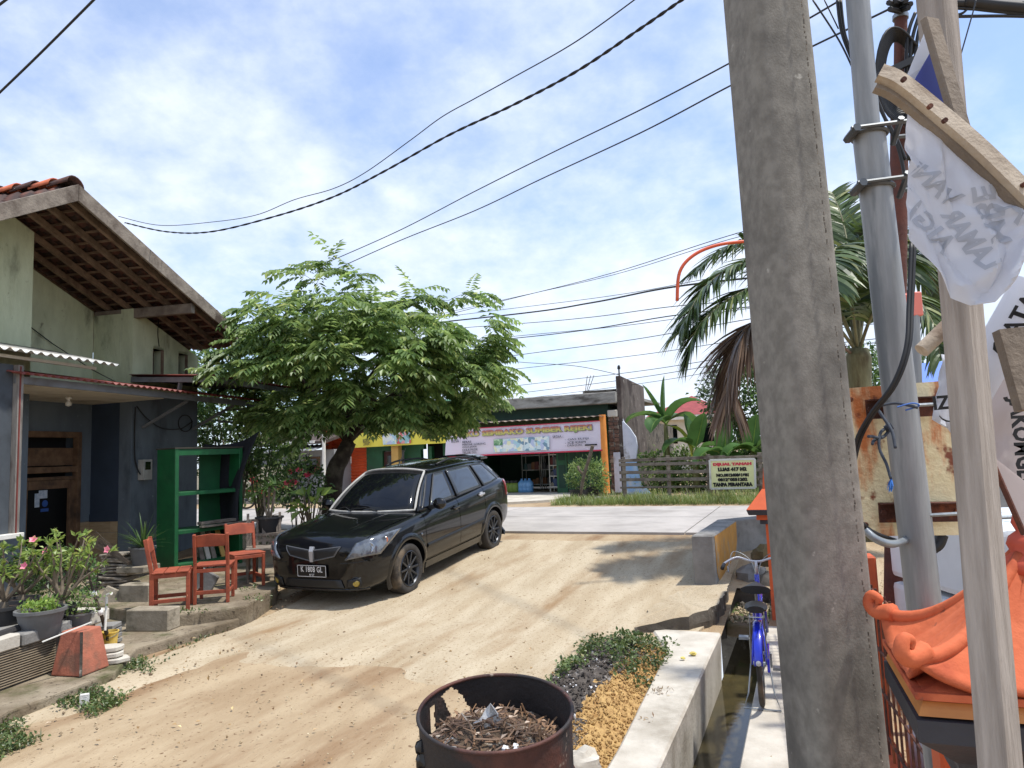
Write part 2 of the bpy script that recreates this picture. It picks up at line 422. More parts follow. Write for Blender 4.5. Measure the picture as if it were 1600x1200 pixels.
# drain
wt = MB(); wt.add([UVd(-.80, -6, -.44), UVd(-.32, -6, -.44), UVd(-.32, 9.5, -.44), UVd(-.80, 9.5, -.44)], [(0, 1, 2, 3)])
setp(wt.build('drain_water', WATER), kind='structure')
dw = MB()
lip = []
for i in range(17):
    v = -4 + i * .7; wob = .02 * noise.noise(V((v * 1.7, 0, 3)))
    lip.append((v, wob))
rows = []
for v, w in lip:
    wl = -1.03 + w - .08 * smooth(4, 6, v) - (.34 * smooth(6.3, 7.4, v))
    rows.append([UVd(-.80 + w * .3, v, -.7), UVd(-.775 + w * .5, v, -.2), UVd(-.765 + w * .4, v, .035), UVd(-.78 + w * .4, v, .05), UVd(wl, v, .05), UVd(wl - .02, v, .03), UVd(wl - .02, v, -.3)])
dw.grid(rows)
dw.add(rows[-1], [tuple(range(6, -1, -1))])
drain_wall = dw.build('drain_wall', CONC, smooth=40)
setp(drain_wall, 'pale concrete wall along the left side of the open drain', 'wall')
lg = MB(); rows = []
for i in range(14):
    v = -4 + i * 1.02; w = .012 * noise.noise(V((v * 2.1, 4, 3)))
    rows.append([UVd(.25, v, -.3), UVd(.25, v, .03), UVd(-.345 + w, v, .03), UVd(-.355 + w, v, .015), UVd(-.34 + w, v, -.7)])
lg.grid([list(reversed(r)) for r in rows])
setp(lg.build('drain_ledge', CONC, smooth=40), 'narrow concrete ledge on the right of the drain where the bicycle stands', 'ledge')
# culvert slab across the drain, with rubble on it
cv = MB(); cv.prism([UVd(-.80, 7.95, -.17), UVd(-.30, 7.8, -.17), UVd(-.28, 9.0, -.17), UVd(-.8, 9.2, -.17)], (0, 0, .13))
setp(cv.build('culvert_slab', MOSS, bev=.015), 'mossy slab bridging the drain behind the bicycle', 'slab')
cd = MB(); cd.box(UVd(-.55, 9.1, -.5), (.9, .06, 1.2), Matrix.Rotation(R(-22.5), 3, 'Z')); setp(cd.build('culvert_backing', CONCD), kind='structure')
# ------------------------------------------------------------ more materials
PLG = mat('green_plaster', RGB(196, 202, 170), RGB(178, 184, 152), 2.5, .92, bump=.45, bscale=14, c3=RGB(100, 102, 84), sscale=1.4, slo=.54, shi=.78, c4=RGB(90, 90, 76), s4=6, l4=.64, h4=.80, stretch=(1.6, 1.6, .6))
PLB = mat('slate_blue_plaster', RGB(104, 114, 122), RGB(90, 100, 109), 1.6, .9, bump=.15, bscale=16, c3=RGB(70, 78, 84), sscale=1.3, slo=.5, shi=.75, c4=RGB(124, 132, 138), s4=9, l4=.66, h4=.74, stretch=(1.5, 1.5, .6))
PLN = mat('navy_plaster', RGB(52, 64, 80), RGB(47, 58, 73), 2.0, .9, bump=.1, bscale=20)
WOODG = mat('weathered_wood', RGB(136, 126, 114), RGB(104, 94, 84), 5, .9, bump=.5, bscale=30, c3=RGB(74, 62, 52), sscale=2.5, slo=.5, shi=.7, stretch=(1, 1, 1))
WOODD = mat('dark_roof_wood', RGB(126, 106, 88), RGB(94, 77, 62), 6, .9, bump=.4, bscale=24, rnd=.2)
WOODB = mat('brown_door_wood', RGB(122, 94, 68), RGB(92, 66, 46), 7, .75, bump=.3, bscale=26, c3=RGB(72, 54, 40), sscale=3)
TILE = mat('roof_tile', RGB(96, 60, 48), RGB(66, 50, 44), 6, .9, bump=.4, bscale=30, c3=RGB(48, 38, 34), sscale=4.0, slo=.45, shi=.62, rnd=.4)
TILER = mat('fresh_ridge_tile', RGB(206, 116, 78), RGB(176, 92, 62), 6, .85, bump=.3, bscale=30)
ZINC = mat('zinc_sheet', RGB(172, 172, 168), RGB(150, 150, 148), 3, .45, metal=.5, bump=.1, c3=RGB(120, 104, 90), sscale=3)
REDS = mat('red_roof_sheet', RGB(132, 64, 56), RGB(110, 54, 48), 5, .55, bump=.1)
FASC = mat('grey_fascia', RGB(120, 122, 124), RGB(104, 106, 108), 3, .6, c3=RGB(92, 88, 84), sscale=2)
WHITEP = mat('white_paint', RGB(222, 220, 212), RGB(206, 203, 194), 4, .7, c3=RGB(170, 164, 150), sscale=2, slo=.55, shi=.8)
CEIL = mat('ceiling_board', RGB(206, 196, 180), RGB(192, 182, 166), 3, .9, c3=RGB(160, 148, 130), sscale=1.4)
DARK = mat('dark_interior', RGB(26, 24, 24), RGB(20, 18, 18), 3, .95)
BLKR = mat('black_rubber', RGB(28, 28, 29), RGB(22, 22, 23), 8, .55)
TILEW = mat('wainscot_tile', RGB(182, 160, 128), RGB(158, 134, 102), 8, .5, rnd=.14, stretch=(.5, .5, 3))
GLASSD = mat('dark_glass', RGB(10, 12, 14), None, rough=.05, spec=.6)
STEEL = mat('galvanised_steel', RGB(150, 156, 160), RGB(128, 134, 138), 6, .42, metal=.55, bump=.15, bscale=24, c3=RGB(104, 108, 110), sscale=3, slo=.52, shi=.7, stretch=(3, 3, .4))

# ------------------------------------------------------------ the house on the left
HA = R(12.0); HC = V((-6.67, 12.29, 0))
HP = V((math.cos(HA), -math.sin(HA), 0)); HQ = V((math.sin(HA), math.cos(HA), 0))
def hp(p, q, z): return HC + HP * p + HQ * q + V((0, 0, z))
def hbox(b, p0, p1, q0, q1, z0, z1, mi=0):
    return b.prism([hp(p0, q0, z0), hp(p1, q0, z0), hp(p1, q1, z0), hp(p0, q1, z0)], (0, 0, z1 - z0), mi)
house = thing('house', 'pale green and slate blue house with tiled gable roof and porch canopies', 'house', hp(0, 0, .15))
FZ = .15           # floor
QN, QF = -2.04, 1.78   # near corner of the recess and the far wall end
GP = 1.2           # gable overhang
peak_q = -2.52
def roof_z(q): # underside plane of the roof
    return 5.72 - (.374 * (q - peak_q) if q > peak_q else .57 * (peak_q - q))
ZM = 3.2           # colour change, storey line
def gable_prism(p0, p1, q0, q1, z0, name, m, zmax=None):
    b = MB(); pts = [q0] + ([peak_q] if q0 < peak_q < q1 else []) + [q1]
    top = [(q, roof_z(q) - .12 if zmax is None else min(roof_z(q) - .12, zmax)) for q in pts]
    pl = [hp(p1, q0, z0), hp(p1, q1, z0)] + [hp(p1, q, z) for q, z in reversed(top)]
    b.prism(pl, HP * (p0 - p1)); return b.build(name, m, house, bev=.004)
# upper storey
gable_prism(-.25, 0, -5.2, QN, ZM, 'upper_wall', PLG)
gable_prism(-1.07, -.82, QN - .3, 0.0, ZM, 'upper_wall', PLG)
b = MB(); hbox(b, -.82, -.25, 0, .2, ZM, roof_z(.2) - .12); b.build('upper_wall', PLG, house, bev=.004)
b = MB(); hbox(b, -.80, -.25, QN - .25, QN, ZM, roof_z(QN) - .4); b.build('upper_wall', PLG, house)
# alley face right of the recess, with its two vent openings left open
w = MB()
def strip(q0, q1, z0, z1): hbox(w, -.25, 0, q0, q1, z0, z1)
o1, o2 = (.50, .80), (1.20, 1.48)
zt = roof_z(QF) - .1
strip(0, o1[0], ZM, zt); strip(o1[1], o2[0], ZM, zt); strip(o2[1], QF, ZM, zt)
for o in (o1, o2): strip(o[0], o[1], 4.06, zt); strip(o[0], o[1], ZM, 3.46)
pl = [hp(0, 0, zt), hp(0, QF, zt), hp(0, QF, zt + .001), hp(0, 0, roof_z(0) - .12)]
w.prism(pl, HP * -.25)
w.build('upper_wall', PLG, house)
for o in (o1, o2):
    f = MB()
    for a, c in (((o[0], 3.46), (o[0], 4.06)), ((o[1], 3.46), (o[1], 4.06)), ((o[0], 4.06), (o[1], 4.06)), ((o[0], 3.46), (o[1], 3.46))):
        f.bar(hp(-.03, *a), hp(-.03, *c), .05, .05)
    wf = f.build('vent_frame', WOODD, house)
    f = MB(); hbox(f, -.24, -.22, o[0], o[1], 3.46, 4.06); f.build('vent_backing', DARK, wf)
# far end wall and rear mass (closes the building)
b = MB(); hbox(b, -6.5, -.25, QF - .2, QF, FZ, roof_z(QF) - .12); b.build('end_wall', PLG, house)
# lower storey
b = MB(); hbox(b, -.25, 0, -5.2, QN, FZ, ZM); b.build('lower_wall', PLB, house, bev=.004)
b = MB(); hbox(b, -.25, 0, 0, QF, FZ, ZM); b.build('lower_wall', PLB, house, bev=.004)
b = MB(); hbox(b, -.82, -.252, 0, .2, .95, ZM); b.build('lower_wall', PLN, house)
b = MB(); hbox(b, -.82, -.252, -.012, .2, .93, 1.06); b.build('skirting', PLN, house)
b = MB(); hbox(b, -.80, -.252, QN - .25, QN, FZ, ZM); b.build('lower_wall', PLB, house)
# recess back wall round the door opening
DQ0, DQ1, DZ = -1.80, -.32, 2.44
b = MB(); hbox(b, -1.07, -.82, QN - .3, DQ0, FZ, ZM); hbox(b, -1.07, -.82, DQ1, 0.0, .95, ZM); hbox(b, -1.07, -.82, DQ0, DQ1, DZ, ZM)
b.build('lower_wall', PLB, house)
b = MB(); hbox(b, -1.07, -.83, DQ1, 0.2, FZ, .95); hbox(b, -.83, -.26, .012, .2, FZ, .95); b.build('wainscot_backing', CONCG, house)
tl = None
for zz in range(4):           # plank-look tiles on the return wall and beside the door
    for k, (a, c) in enumerate(((0, .3), (.3, .57))):
        t = MB(); p0 = -.826 + a + .003 + (.12 if zz % 2 and k else 0); p1 = -.826 + c - .003 + (.12 if zz % 2 and not k else 0)
        hbox(t, p0, min(p1, -.256), 0, .012, .16 + zz * .195, .16 + zz * .195 + .189)
        t.build('tile', TILEW, house)
    t = MB(); hbox(t, -.83, -.82, DQ1 + .01, -.004, .16 + zz * .195, .16 + zz * .195 + .189); t.build('tile', TILEW, house)
# door frame, transom and half-open dark doorway
fr = MB()
for q in (DQ0, DQ0 + .34, DQ1): fr.bar(hp(-.80, q, FZ), hp(-.80, q, DZ), .10, .10)
for z in (DZ, 1.86, 1.72): fr.bar(hp(-.80, DQ0 - .05, z), hp(-.80, DQ1 + .05, z), .09, .10 if z != 1.72 else .05)
df = fr.build('door_frame', WOODB, house, bev=.006)
b = MB(); hbox(b, -.86, -.83, DQ0 + .38, DQ1 - .06, 1.93, 2.22); hbox(b, -.86, -.83, DQ0 + .05, DQ0 + .28, 1.93, 2.22); b.build('transom_panel', WOODB, df)
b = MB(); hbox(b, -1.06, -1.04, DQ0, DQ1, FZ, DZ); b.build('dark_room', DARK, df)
dl = MB()
for q, wd in ((DQ0 + .46, .12), (DQ1 - .12, .13)): dl.bar(hp(-.80, q, FZ + .02), hp(-.80, q, 1.69), wd, .05)
for z, h_ in ((1.62, .14), (FZ + .12, .2)): dl.bar(hp(-.80, DQ0 + .52, z), hp(-.80, DQ1 - .18, z), .05, h_)
dr = dl.build('door', WOODB, house, bev=.004)
b = MB(); hbox(b, -.815, -.805, DQ0 + .5, DQ1 - .17, FZ + .2, 1.56); b.build('door_glass', mat('matt_dark_glass', RGB(9, 10, 13), None, rough=.35, spec=.15), dr)
STK = mat('paper_sticker', RGB(200, 205, 210), RGB(150, 165, 180), 20, .6); STB = mat('blue_sticker', RGB(40, 80, 150), None, rough=.5)
for (q, z, w_, h_, mm) in ((-.98, 1.47, .16, .13, STK), (-1.09, 1.38, .09, .22, STK)):
    b = MB(); hbox(b, -.805, -.802, q - w_ / 2, q + w_ / 2, z - h_ / 2, z + h_ / 2); b.build('sticker', mm, dr)
b = MB(); b.lathe([(0, 0), (.055, 0), (.055, .003), (0, .003)], 16, frame(HQ, V((0, 0, 1)), hp(-.805, -.94, 1.32))); b.build('sticker', STB, dr)
b = MB(); hbox(b, -.805, -.802, -1.02, -.87, 1.19, 1.24); b.build('sticker', STB, dr)
# roof: rafters, battens, tiles laid one by one over the part seen from below
roof = MB()
for sgn in (1,):
    q0, q1 = peak_q, 1.68
    roof.prism([hp(-6.5, q0, roof_z(q0) + .10), hp(-.26, q0, roof_z(q0) + .10), hp(-.26, q1, roof_z(q1) + .10), hp(-6.5, q1, roof_z(q1) + .10)], (0, 0, .05))
roofo = roof.build('roof', TILE, house)
rf = MB()
for i in range(6):
    p = -1.0 + i * .40
    MBr = MB(); MBr.bar(hp(p, peak_q, roof_z(peak_q) - .03), hp(p, 1.62, roof_z(1.62) - .03), .06, .09); MBr.build('rafter', WOODD, roofo)
for i in range(18):
    q = peak_q + .12 + i * .225
    bt = MB(); bt.bar(hp(-1.2, q, roof_z(q) + .032), hp(GP - .03, q, roof_z(q) + .032), .03, .03); bt.build('batten', WOODD, roofo)
for i in range(8):       # near slope
    q = peak_q - .12 - i * .225
    bt = MB(); bt.bar(hp(-1.2, q, roof_z(q) + .032), hp(GP - .03, q, roof_z(q) + .032), .03, .03); bt.build('batten', WOODD, roofo)
for p in (-1.0, -.4, .2, .8):
    MBr = MB(); MBr.bar(hp(p, peak_q, roof_z(peak_q) - .03), hp(p, -4.6, roof_z(-4.6) - .03), .06, .09); MBr.build('rafter', WOODD, roofo)
tm = MB(); rows = []
for i in range(3):
    rows.append([V((x, (i - 1) * .13, z - (i - 1) * .012)) for x, z in ((-.12, .03), (-.09, .0), (-.03, -.012), (.04, -.005), (.08, .02), (.115, .042), (.13, .03))])
tm.sheet(rows, -.014); tile_me = tm.mesh('tile', smooth=True); tile_me.materials.append(TILE)
nt_ = 0
for side in (1, -1):
    nrow = 19 if side > 0 else 10
    sl = math.atan(.374 if side > 0 else .57)
    for i in range(nrow):
        q = peak_q + side * (.14 + i * .225)
        for j in range(11 if side > 0 else 10):
            p = GP - .13 - j * .222
            random.seed(i * 57 + j * 13 + side)
            if side > 0 and (i, j) in ((6, 1), (9, 0)): jig = .05
            else: jig = .016
            M = frame(HP + HQ * random.uniform(-jig, jig), (HQ * side) + V((0, 0, -math.tan(sl))), hp(p, q, roof_z(q) + .07 + random.uniform(-.006, .01)))
            if M.col[2].z < 0:
                M = frame(-HP + HQ * random.uniform(-jig, jig), (HQ * side) + V((0, 0, -math.tan(sl))), hp(p, q, roof_z(q) + .07 + random.uniform(-.006, .01)))
            obj('tile', tile_me, roofo, INV[house.name] @ M)
# ridge caps, half round, some fresh orange
rc = MB(); rows = []
for i in range(2):
    rows.append([V((math.cos(t) * (.12 + i * .02), (i - .5) * .36, math.sin(t) * (.10 + i * .02))) for t in [math.pi * k / 8 for k in range(9)]])
rc.sheet(rows, .016); ridge_me = rc.mesh('ridge_tile', smooth=True); ridge_me.materials.append(TILE)
ridge_me2 = ridge_me.copy(); ridge_me2.materials[0] = TILER
for j in range(14):
    p = GP - .2 - j * .31
    M = frame(-HQ, HP + V((0, 0, .10)), hp(p, peak_q, roof_z(peak_q) + .10))
    obj('ridge_tile', ridge_me2 if j in (1, 3, 5) else ridge_me, roofo, INV[house.name] @ M)
# bargeboards on the gable
bb = MB(); bb.prism([hp(GP, peak_q, roof_z(peak_q) - .12), hp(GP, 1.72, roof_z(1.72) - .12), hp(GP, 1.72, roof_z(1.72) + .10), hp(GP, peak_q, roof_z(peak_q) + .12)], HP * .04)
bb.build('bargeboard', WOODG, roofo, bev=.005)
bb = MB(); bb.prism([hp(GP, peak_q - .005, roof_z(peak_q) - .12), hp(GP, peak_q - .005, roof_z(peak_q) + .12), hp(GP, -5.2, roof_z(-5.2) + .10), hp(GP, -5.2, roof_z(-5.2) - .12)], HP * .04)
bb.build('bargeboard', WOODG, roofo, bev=.005)
# beam that carries the overhang
bm_ = MB(); bm_.bar(hp(-.82, .06, roof_z(.06) - .18), hp(GP - .04, .06, roof_z(.06) - .18), .10, .17); bm_.build('beam', WOODG, roofo, bev=.006)
# near slope covering (solid, over the near part)
rn = MB(); rn.prism([hp(-6.5, peak_q, roof_z(peak_q) + .12), hp(-6.5, -5.2, roof_z(-5.2) + .12), hp(-1.1, -5.2, roof_z(-5.2) + .12), hp(-1.1, peak_q, roof_z(peak_q) + .12)], (0, 0, .04)); rn.build('roof_covering', TILE, roofo)

def corrugated(p0, p1, q0, q1, z0, z1, amp=.018, pitch=.13, along='q', th=.004):
    """sheet whose waves run out from the wall"""
    n = int(abs(q1 - q0) / pitch * 6); rows = []
    for i in range(2):
        p = p0 + (p1 - p0) * i; z = z0 + (z1 - z0) * i
        rows.append([hp(p, q0 + (q1 - q0) * j / n, z + amp * math.sin(2 * math.pi * j / 6)) for j in range(n + 1)])
    s = MB(); s.sheet(rows, th); return s
# lower porch canopy: white ceiling, grey fascia, red corrugated sheet
cn = MB(); cn.prism([hp(-.815, -1.98, 2.98), hp(.88, -3.0, 2.98), hp(.88, -.3, 2.98), hp(-.815, -.016, 2.98)], (0, 0, .04))
cano = cn.build('porch_ceiling', CEIL, house, bev=.004)
b = corrugated(-.02, 1.12, -3.3, 2.95, 3.30, 3.10); b.build('roof_sheet', REDS, cano, smooth=True)
b = MB(); b.bar(hp(.98, -3.2, 3.03), hp(.98, 2.4, 3.03), .03, .10); b.build('fascia', FASC, cano)
b = MB(); b.bar(hp(.98, 2.41, 3.03), hp(.98, 3.0, 3.03), .04, .06); b.build('fascia', WOODG, cano)
for q in (.25, 1.6, 2.6):
    b = MB(); b.bar(hp(.02 if q < 2 else .6, q, 2.55), hp(.92, q, 2.98), .05, .04); b.build('bracket', FASC, cano)
b = MB(); b.bar(hp(.0, 2.62, 2.98), hp(.98, 2.62, 2.98), .05, .04); b.bar(hp(.4, 1.9, 2.70), hp(.4, 3.0, 2.70), .04, .04); b.build('joist', FASC, cano)
b = MB(); b.lathe([(0, 0), (.03, 0), (.05, -.03), (.02, -.045), (.02, -.07), (.045, -.10), (.04, -.14), (0, -.155)], 12, Matrix.Translation(hp(.10, -1.45, 2.98))); b.build('ceiling_bulb', WHITEP, cano, smooth=True)
# upper side canopy
b = MB(); b.prism([hp(0.003, .0, 3.40), hp(1.62, .0, 3.30), hp(1.62, 2.3, 3.30), hp(.003, 2.3, 3.40)], (0, 0, .02)); up = b.build('canopy_board', FASC, house)
b = MB(); b.bar(hp(.0, -.02, 3.385), hp(1.66, -.02, 3.285), .03, .09); b.bar(hp(1.66, -.02, 3.285), hp(1.66, 2.35, 3.285), .03, .09); b.build('fascia', FASC, up)
b = corrugated(-.0, 1.72, -.08, 2.4, 3.46, 3.35, .014, .11); b.build('roof_sheet', REDS, up, smooth=True)
b = MB(); b.bar(hp(.95, .02, 3.28), hp(.90, .02, 3.02), .08, .03); b.build('strut', FASC, up)
# white corrugated awning over the near part
b = corrugated(-.02, 1.24, -4.6, -1.72, 3.66, 3.36, .022, .15); aw = b.build('awning_sheet', ZINC, house, smooth=True)
b = MB(); b.bar(hp(.9, -4.6, 3.33), hp(.9, -1.8, 3.33), .04, .04); b.build('rail', WHITEP, aw)
# near side panel, white and red corner post; shade is put into their greys
b = MB(); hbox(b, .90, .96, -4.6, -3.2, 1.08, 3.22); sp = b.build('side_panel', mat('shade_darkened_panel', RGB(74, 80, 86), RGB(62, 68, 74), 3, .8, c3=RGB(50, 54, 58), sscale=2), house)
b = MB(); b.bar(hp(.97, -3.14, 1.05), hp(.97, -3.14, 3.22), .10, .09); b.build('corner_post', mat('shade_greyed_white_post', RGB(142, 138, 132), RGB(112, 106, 100), 4, .8, bump=.3, c3=RGB(84, 76, 70), sscale=4, stretch=(3, 3, .5)), sp, bev=.004)
b = MB(); b.bar(hp(1.022, -3.15, 1.08), hp(1.022, -3.15, 3.20), .02, .012); b.build('post_strip', REDS, sp)
b = MB(); b.bar(hp(.99, -4.6, 1.05), hp(.99, -3.06, 1.05), .14, .06); b.build('sill', WHITEP, sp, bev=.005)
# meter box and cables on the lower wall
b = MB(); hbox(b, 0, .12, .16, .38, 1.62, 1.98); mt = b.build('meter_box', mat('meter_plastic', RGB(178, 176, 168), RGB(150, 148, 140), 5, .6), house, bev=.012, segs=2)
b = MB(); hbox(b, .12, .126, .2, .33, 1.80, 1.94); b.build('meter_window', GLASSD, mt)
b = MB(); b.tube(spline([hp(.03, .05, 2.9), hp(.03, .04, 2.4), hp(.03, .06, 2.0), hp(.05, .12, 1.78), hp(.06, .2, 1.7)]), .012, 6)
b.tube(spline([hp(.03, .08, 2.92), hp(.05, .3, 2.72), hp(.05, .7, 2.55), hp(.05, 1.2, 2.55), hp(.06, 1.55, 2.7)]), .010, 6)
b.tube([hp(.05, 1.35 + .2 * math.cos(t), 2.66 + .16 * math.sin(t)) for t in [k * .35 for k in range(30)]], .010, 6); b.build('cable', BLKR, house)
b = MB(); b.tube([hp(-.79, -1.9, 4.45), hp(-.78, -.9, 3.95), hp(-.5, -.35, 3.55), hp(-.3, -.05, 3.36)], .008, 5); b.build('wall_wire', BLKR, house)
b = MB(); b.tube(spline([hp(.02, .62, 4.6), hp(.02, .6, 4.3), hp(.02, .64, 4.06)]), .008, 5); b.build('vent_wire', BLKR, house)
b = MB(); hbox(b, -2.2, 0, -4.9, -4.7, FZ, 3.2); b.build('side_wall', PLB, house)
# ------------------------------------------------------------ the black car
def simple(name, c, rough=.5, metal=0.0, coat=0.0, spec=.5):
    return mat(name, c, None, rough=rough, metal=metal, coat=coat, spec=spec)
PAINT = mat('black_car_paint', RGB(10, 11, 15), RGB(8, 9, 12), 3, .35, coat=.85, spec=.12)
PLAST = mat('black_plastic', RGB(26, 27, 29), RGB(20, 21, 22), 12, .5)
TINT = simple('tinted_glass', RGB(14, 16, 20), .04, spec=.45)
SEAL = mat('windscreen_surround', RGB(176, 174, 168), RGB(150, 148, 142), 9, .6)
CHROME = simple('chrome', RGB(186, 186, 188), .4, .5)
SIDEG = simple('side_glass', RGB(66, 72, 80), .06, spec=.6)
TYRE = mat('tyre_rubber', RGB(58, 54, 50), RGB(40, 38, 36), 9, .9, bump=.3, c3=RGB(110, 96, 78), sscale=3, slo=.5, shi=.75)
RIM = simple('dark_rim', RGB(64, 66, 70), .35, .7)
LENS = mat('headlamp_lens', RGB(92, 98, 106), RGB(58, 63, 72), 14, .06, spec=.8, coat=1)
LENSD = simple('headlamp_bowl', RGB(150, 156, 164), .15, .7, 1.0)
AMBER = simple('amber_lens', RGB(206, 112, 52), .12, coat=1)
YFOG = simple('yellow_foglamp', RGB(150, 128, 40), .1, coat=1)
REDL = simple('red_lens', RGB(140, 22, 24), .12, coat=1)
PLATE = simple('number_plate_black', RGB(18, 18, 20), .4)
PTXT = simple('number_plate_white', RGB(225, 225, 225), .5)

cd_ = V((-math.sin(R(23.6)), -math.cos(R(23.6)), 0)); cl_ = V((-cd_.y, cd_.x, 0))
pitch_c = R(4.6)
xf = (cd_ * math.cos(pitch_c) + V((0, 0, -math.sin(pitch_c)))).normalized(); zf = xf.cross(cl_).normalized()
CM = Matrix((xf, cl_, zf)).transposed().to_4x4(); CM.translation = V((-1.69, 10.98, .185))
car = thing('parked_car', 'black hatchback with dark alloy wheels parked nose down on the sandy alley', 'car', mat4=CM)

ST = [ # x, half width, zbottom, zshoulder, zcentre top
 (2.17, .52, .27, .70, .725), (2.13, .66, .22, .755, .785), (2.03, .775, .20, .815, .86), (1.85, .835, .20, .86, .92), (1.6, .868, .20, .90, .955),
 (1.3, .88, .21, .935, .985), (1.02, .885, .22, .96, 1.01), (.70, .885, .22, .985, 1.02), (.2, .887, .22, 1.0, 1.02), (-.4, .888, .22, 1.03, 1.04), (-1.0, .887, .225, 1.065, 1.07),
 (-1.5, .885, .24, 1.10, 1.105), (-1.85, .868, .27, 1.115, 1.12), (-2.06, .82, .31, 1.07, 1.09), (-2.15, .74, .36, .98, 1.0)]
def sect(x, w, zb, zs, zc):
    zm = zb + (zs - zb) * .45
    h = [(0, zb), (w * .55, zb), (w * .86, zb + .01), (w * .965, zb + .09), (w * .992, zm - .06), (w, zm + .08), (w * .99, zs - .14), (w * .965, zs - .035), (w * .90, zs + .004), (w * .66, zs + (zc - zs) * .72), (w * .33, zs + (zc - zs) * .93), (0, zc)]
    r = [V((x, y, z)) for y, z in h]; l = [V((x, -y, z)) for y, z in reversed(h[1:-1])]
    return r + l
bod = MB(); rings = [sect(*s) for s in ST]; nr = len(rings[0])
for r in rings: bod.v += r
for i in range(len(rings) - 1):
    for j in range(nr):
        bod.f.append((i * nr + j, i * nr + (j + 1) % nr, (i + 1) * nr + (j + 1) % nr, (i + 1) * nr + j)); bod.m.append(0)
# caps built as quad strips between right and left halves
def capfaces(base, flip):
    half = 11
    for j in range(half):
        a, b2 = base + j, base + j + 1; c = base + (nr - j - 1) % nr if j + 1 < nr else base; d = base + (nr - j) % nr
        ids = [a, b2, c, d]; u_ = []
        for q in ids:
            if q not in u_: u_.append(q)
        if len(u_) >= 3: bod.f.append(tuple(u_ if flip else reversed(u_))); bod.m.append(0)
capfaces(0, True); capfaces((len(rings) - 1) * nr, False)
me = bod.mesh('body', weld=True)
tmp = bpy.data.objects.new('body', me); COL.objects.link(tmp)
sm = tmp.modifiers.new('s', 'SUBSURF'); sm.levels = 2; sm.render_levels = 2
cutters = []
for wx in (1.30, -1.30):
    for sy in (1, -1):
        b = MB(); Mx = Matrix.Translation((wx, sy * .60, .315)) @ Matrix.Rotation(R(90), 4, 'X')
        b.lathe([(0, -.34), (.385, -.34), (.385, .16), (0, .16)] if sy > 0 else [(0, -.16), (.385, -.16), (.385, .34), (0, .34)], 40, Mx)
        cm_ = b.mesh('cut', weld=True); co = bpy.data.objects.new('cut', cm_); COL.objects.link(co); cutters.append(co)
        bo = tmp.modifiers.new('b', 'BOOLEAN'); bo.operation = 'DIFFERENCE'; bo.object = co; bo.solver = 'EXACT'
dg = bpy.context.evaluated_depsgraph_get()
me2 = bpy.data.meshes.new_from_object(tmp.evaluated_get(dg))
for co in cutters: bpy.data.objects.remove(co)
bpy.data.objects.remove(tmp)
bm = bmesh.new(); bm.from_mesh(me2)
BV = BVHTree.FromBMesh(bm)
def plane_cut(co, no):
    bmesh.ops.bisect_plane(bm, geom=bm.verts[:] + bm.edges[:] + bm.faces[:], plane_co=co, plane_no=no, dist=1e-5)
G_ = .005
for x0 in (.86, -.14, -1.02):
    plane_cut((x0 - G_, 0, 0), (1, 0, 0)); plane_cut((x0 + G_, 0, 0), (1, 0, 0))
for z0 in (.335,):
    plane_cut((0, 0, z0 - G_ * .7), (0, 0, 1)); plane_cut((0, 0, z0 + G_ * .7), (0, 0, 1))
# bonnet edges and bumper line
for s_ in (1, -1):
    for o_ in (-G_, G_): plane_cut((1.05, s_ * (.775) + o_, 0), V((.085 * s_, 1, 0)) if False else V((s_ * .10, 1, 0)) )
plane_cut((2.035, 0, 0), (1, 0, .15)); plane_cut((2.028, 0, 0), (1, 0, .15))
bm.faces.ensure_lookup_table()
groups = {'door1L': [], 'door2L': [], 'door1R': [], 'door2R': [], 'bonnet': [], 'del': []}
for f in bm.faces:
    c = f.calc_center_median(); n = f.normal; side = abs(c.y) > .7
    if side and .335 + G_ * .7 < c.z < 1.12 and n.y * c.y > 0 and abs(n.y) > .35:
        s_ = 'L' if c.y > 0 else 'R'
        r2 = (c.x + 1.30) ** 2 + (c.z - .315) ** 2
        if -.14 + G_ < c.x < .86 - G_: groups['door1' + s_].append(f); continue
        if -1.02 + G_ < c.x < -.14 - G_ and r2 > .40 ** 2: groups['door2' + s_].append(f); continue
        for x0 in (.86, -.14):
            if abs(c.x - x0) < G_: groups['del'].append(f)
        if abs(c.x + 1.02) < G_ and c.z > .60: groups['del'].append(f)
    if side and abs(c.z - .335) < G_ * .7 and -.9 < c.x < .86: groups['del'].append(f)
    if n.z > .35 and c.z > .6:
        e = .775 + (1.05 - c.x) * .10
        if 1.02 < c.x < 2.03 - .15 * c.z + .1 and abs(c.y) < e - G_ and c.x < 2.028 - .15 * (c.z): groups['bonnet'].append(f)
        elif 1.02 < c.x < 2.0 and abs(abs(c.y) - e) < G_ * 1.3: groups['del'].append(f)
def sep_mesh(name, faces):
    idx = {}; vs = []; fs = []
    for f in faces:
        q = []
        for v in f.verts:
            if v.index not in idx: idx[v.index] = len(vs); vs.append(v.co.copy())
            q.append(idx[v.index])
        fs.append(q)
    b = MB(); b.add(vs, fs); return b
bm.verts.index_update()
parts = {k: sep_mesh(k, v) for k, v in groups.items() if k != 'del'}
rm = [f for v in groups.values() for f in v]
bmesh.ops.delete(bm, geom=list(set(rm)), context='FACES')
bmesh.ops.delete(bm, geom=[v for v in bm.verts if not v.link_faces], context='VERTS')
bme = bpy.data.meshes.new('body'); bm.to_mesh(bme); bm.free()
bme.materials.clear(); bme.materials.append(PAINT)
bme.polygons.foreach_set('material_index', [0] * len(bme.polygons))
bme.polygons.foreach_set('use_smooth', [True] * len(bme.polygons)); bme.set_sharp_from_angle(angle=R(38))
body = obj('body', bme, car)
bonnet = parts['bonnet'].build('bonnet', PAINT, car, False, 40)
